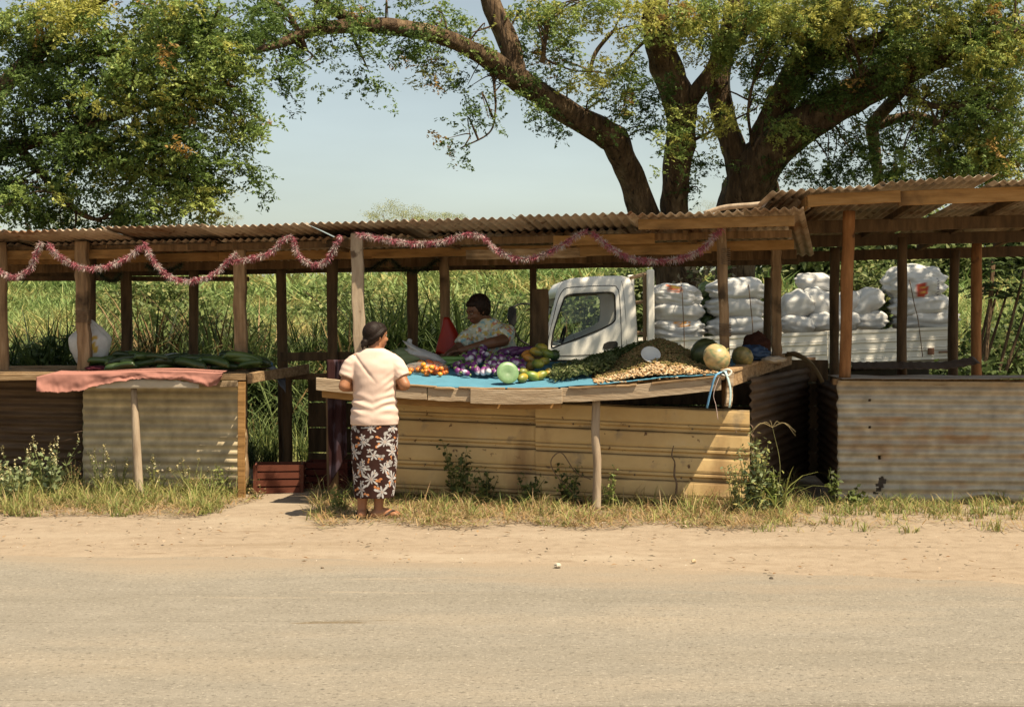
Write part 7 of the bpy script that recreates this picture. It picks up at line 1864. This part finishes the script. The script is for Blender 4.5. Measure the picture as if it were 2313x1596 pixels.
# pale ragged underlayer below it
def ragged(a, b):
    u = 215 + 235 * a; D = 12.655 - 0.115 * (u - 85) / 460
    vt = 866 - 10 * math.sin(a * math.pi); vb = 877 + 2 * noise.noise(Vector((a * 20, 1, 1)))
    return tuple(W(u, vt + (vb - vt) * b - (3 * noise.noise(Vector((a * 30, 5, 1))) if b < .1 else 0), D - .02))
mb = MB(); surf(mb, 50, 5, ragged, (.44, .38, .30)); tag(obj('pale_lining', mb, M['cloth'], smooth=True, solid=.004), 'pale ragged strip showing below the pink cloth', 'cloth')
# blue-grey mesh sheet over the right end of the left counter
def greysheet(a, b):
    p0 = np.array(tuple(W(585 + 50 * a, 818 + 12 * b + 4 * a, 13.35 + .25 * a - .3 * b)))
    if a > .5:
        k = (a - .5) / .5; p0 = np.array(tuple(W(610 + 35 * k, 823 + 12 * b + (52 * k * (.35 + .65 * b)), 13.45 - .28 * b)))
    return p0 + np.array([0, 0, .012 * noise.noise(Vector((a * 9, b * 7, 3)))])
mb = MB(); surf(mb, 40, 20, greysheet, (.13, .135, .16)); tag(obj('grey_sheet', mb, M['plastic'], smooth=True, solid=.002), 'grey blue plastic sheet draped over the left counter end', 'plastic sheet')
bagmesh('blue_rag', W(598, 822, 13.25), (.075, .07, .032), 'small blue cloth heap at the left counter end', (.08, .17, .30), 'cloth', 51, cat='cloth')
bagmesh('clear_bag', lplace(395, .68, .09), (.12, .06, .045), 'pale clear bag on top of the zucchini pile', (.42, .46, .42), 'plastic', 61, amp=.2)
bagmesh('dark_cloth', lplace(222, .35, .02), (.12, .10, .025), 'dark purple cloth at the left post on the counter', (.09, .02, .03), 'cloth', 71, cat='cloth')
# white plastic bag hung on the front post
mb = MB(); c = np.array(tuple(W(203, 776, 13.40))); s = 5.0
def bagfn(U):
    return 1 + .10 * nz(U * [1, 1, .5], 3, s) + .05 * np.sin(np.arctan2(U[:, 1], U[:, 0]) * 9 + U[:, 2] * 2) * np.clip(U[:, 2] + .3, 0, 1) - .55 * np.clip(U[:, 2] - .25, 0, 1) * np.hypot(U[:, 0], U[:, 1])
def bagcol(U):
    Cc = np.tile((.70, .70, .68), (len(U), 1)); m = (U[:, 0] > .05) & (U[:, 0] < .55) & (np.abs(U[:, 2] + .0) < .35) & (U[:, 1] < 0) & (nz(U, 5, 2) > -.1); Cc[m] = (.62, .40, .06); return Cc
blob(mb, c, (.195, .12, .225), None, 48, 34, fn=bagfn, colfn=bagcol)
hb = tag(obj('white_bag', mb, M['plastic'], smooth=True), 'white plastic bag with yellow print hanging on the left post', 'plastic bag')
mb = MB(); tube(mb, [W(188, 742, 13.36), W(194, 712, 13.30), W(206, 742, 13.36)], [.016, .010, .016], 8, 5, col=(.7, .7, .68)); obj('handle', mb, M['plastic'], hb, smooth=True)
# purple cloth hanging on the leg by the walkway
def purp(a, b):
    u = 738 + 40 * a + 6 * b; v = 812 + 285 * b * (1 - .25 * a)
    p = W(u, v, 11.98 - .022 * math.sin(a * 9 + b * 4) - .006 * math.sin(a * 23 + b * 6) - .05 * (b < .3) * b); return tuple(p)
mb = MB(); surf(mb, 24, 40, purp)
cc = np.concatenate(mb.v); Cc = np.tile((.035, .016, .017), (len(cc), 1)); k = nz(cc * [1, 1, .6], 14, 3); Cc[k > .15] = (.06, .04, .05); Cc[k < -.2] = (.03, .012, .012); mb.c = [Cc]
tag(obj('hanging_cloth', mb, M['cloth'], smooth=True, solid=.004), 'dark red purple cloth hanging by the walkway', 'cloth')

# ---- red crates in the walkway
def crate(c, sx_, sy_, h, rz, label, col):
    t = thing('crate', label, 'crate', tuple(c), 'red crates in the walkway')
    ca, sa = math.cos(rz), math.sin(rz); X_ = np.array([ca, sa, 0]); Y_ = np.array([-sa, ca, 0]); c = np.array(c)
    for k in range(4):
        z_ = h * (.11 + .26 * k)
        for (p, q_) in ((-1, 0), (1, 0), (0, -1), (0, 1)):
            mb = MB(); d = X_ * p * sx_ / 2 + Y_ * q_ * sy_ / 2; e = (Y_ * (sy_ / 2 - .02) if p else X_ * (sx_ / 2 - .02))
            plank(mb, c + d - e + [0, 0, z_], c + d + e + [0, 0, z_], .012, h * .2, n=2, wob=.001, col=col); obj('slat', mb, M['dull'], t)
    for p in (-1, 1):
        for q_ in (-1, 1):
            mb = MB(); b = c + X_ * p * sx_ / 2 + Y_ * q_ * sy_ / 2; plank(mb, b, b + [0, 0, h], .03, .03, up=(0, 1, 0), n=2, wob=.001, col=col); obj('corner', mb, M['dull'], t)
    mb = MB(); box(mb, c + [0, 0, .012], (sx_ - .03, sy_ - .03, .014), rz, col); obj('bottom', mb, M['dull'], t)
crate((-2.13, 13.02, .002), .42, .32, .26, .12, 'dusty red crate on the ground inside the walkway', (.115, .036, .02))
crate((-1.72, 13.35, .002), .40, .32, .25, -.1, 'darker red crate further back in the walkway', (.09, .02, .012))

# ---- tinsel garlands
def garland(path, label, cols, name='tinsel_garland', rad=.043, dens=1900, group='pink and white tinsel garlands', core=(.3, .08, .1)):
    P3 = np.array([tuple(W(*p)) for p in path]); S = spline(P3, 24)
    seg = np.linalg.norm(np.diff(S, axis=0), axis=1); L_ = seg.sum(); cum = np.concatenate([[0], np.cumsum(seg)])
    t = thing(name, label, 'garland', tuple(S[len(S) // 2]), group)
    mb = MB(); tube(mb, S[::6], [.008] * len(S[::6]), 5, 2, col=core); obj('string', mb, M['tinsel'], t)
    n = int(dens * L_); d_ = rng.random(n) * L_
    C_ = np.column_stack([np.interp(d_, cum, S[:, k]) for k in range(3)])
    e = norm(rng.normal(0, 1, (n, 3))); ln = rng.uniform(.55, 1.15, n) * rad
    side = norm(np.cross(e, rng.normal(0, 1, (n, 3)))) * .0022
    band = (np.sin(d_ * 2 * math.pi / .16 + 1.3 * np.sin(d_ * 3)) > .0)
    pal = np.array(cols); pi_ = np.where(band, rng.choice([0, 1], n), rng.choice([2, 3], n)); mixk = rng.random(n) < .18; pi_ = np.where(mixk, rng.integers(0, 4, n), pi_)
    V = np.zeros((n, 3, 2, 3))
    for k in range(3):
        q = C_ + e * (ln * k / 2)[:, None] + np.array([0, 0, -1]) * (ln * .25 * (k / 2) ** 2)[:, None]
        w = side * (1, .9, .35)[k]; V[:, k, 0] = q - w; V[:, k, 1] = q + w
    strips('tinsel', V, pal[pi_] * rng.uniform(.8, 1.2, (n, 1)), M['tinsel'], t)
PW = [(.33, .07, .10), (.30, .12, .14), (.45, .39, .36), (.40, .30, .285)]
gD = lambda u: float(np.interp(u, [0, 1156, 1760], [12.75, 11.85, 11.42])) + .02
def gp(lst): return [(u, v, gD(u)) for u, v in lst]
garland(gp([(-40, 585), (-5, 610), (35, 624), (68, 605), (82, 570), (92, 548)]), 'pink tinsel swag at the left picture edge', PW)
garland(gp([(108, 550), (135, 578), (175, 600), (225, 604), (280, 585), (318, 558)]), 'pink tinsel swag crossing the bag post', PW)
garland(gp([(325, 548), (345, 585), (380, 622), (425, 634), (480, 620), (515, 590), (535, 572)]), 'deep pink tinsel swag left of the corner post', PW)
garland(gp([(530, 590), (570, 582), (610, 570), (635, 545), (655, 532)]), 'short pink tinsel swag rising right of the corner post', PW)
garland(gp([(662, 535), (672, 570), (700, 594), (732, 592), (752, 565), (770, 532)]), 'small deep tinsel swag above the walkway', PW)
garland(gp([(808, 528), (860, 538), (930, 548), (1000, 545), (1050, 528), (1090, 532)]), 'almost straight tinsel swag above the woman', PW)
garland(gp([(1092, 535), (1120, 562), (1165, 582), (1210, 580), (1265, 555), (1305, 530), (1325, 522)]), 'tinsel swag above the vendor and the cab', PW)
garland(gp([(1338, 524), (1375, 555), (1420, 580), (1480, 588), (1540, 582), (1590, 558), (1615, 530), (1632, 516)]), 'rightmost tinsel swag ending at the corner pole', PW)
GRN = [(.02, .03, .012), (.03, .045, .018), (.025, .03, .012), (.04, .05, .02)]
for pts, lab in (([(800, 600), (830, 608), (862, 592), (880, 580)], 'dark green tinsel swag left of the rear post'), ([(885, 585), (905, 604), (935, 612), (965, 604), (988, 585)], 'dark green tinsel swag round the rear post'), ([(222, 612), (240, 630), (258, 634), (275, 615)], 'small dark green tinsel swag in the left stall'), ([(330, 598), (360, 612), (392, 606), (412, 596)], 'dark green tinsel swag behind the pink one')):
    garland([(u, v, 13.6) for u, v in pts], lab, GRN, rad=.055, dens=1500, group='dark green tinsel garlands', core=(.02, .02, .01))
# tinsel and string wound round the front posts
def wrap(u, vs, D, r_, label, col):
    mb = MB(); pts = []
    for k in range(60):
        a = k * .9; v = vs[0] + (vs[1] - vs[0]) * k / 59; c = W(u, v, D); pts.append((c.x + r_ * math.cos(a), c.y + r_ * math.sin(a) * 1.0, c.z))
    tube(mb, pts, [.0035] * 60, 4, 2, col=col, wob=.3); tag(obj('post_string', mb, M['rope'], smooth=True), label, 'string', 'strings wound round the posts')
wrap(1636, (560, 600), 11.80, .05, 'frayed string wound high on the corner pole', (.4, .3, .15))
wrap(1638, (730, 760), 11.80, .05, 'frayed string wound low on the corner pole', (.4, .3, .15))
wrap(188, (700, 730), 13.2, .075, 'string holding the white bag to the post', (.4, .3, .2))
wrap(546, (800, 840), 13.02, .07, 'frayed string at the foot of the left corner post', (.4, .3, .2))

# red mesh bag hung on the inner post beside the vendor
def redbag(a, b):
    w = .02 + .115 * b ** .8; an = a * 2 * math.pi
    c = np.array(tuple(W(1008 + 12 * b, 716 + 82 * b, 13.35)))
    return c + np.array([w * math.cos(an) * (1 + .12 * math.sin(an * 3 + b * 5)), .5 * w * math.sin(an), .015 * math.sin(an * 4) * b])
mb = MB(); surf(mb, 33, 16, redbag, (.42, .03, .012))
tag(obj('red_bag', mb, M['plastic'], smooth=True, solid=.002), 'bright red bag hanging on the inner post beside the vendor', 'bag')
for _o in list(bpy.data.objects):
    if _o.type == 'MESH' and _o.parent is None and 'kind' not in _o.keys() and 'label' not in _o.keys():
        print('UNLABELLED', _o.name)
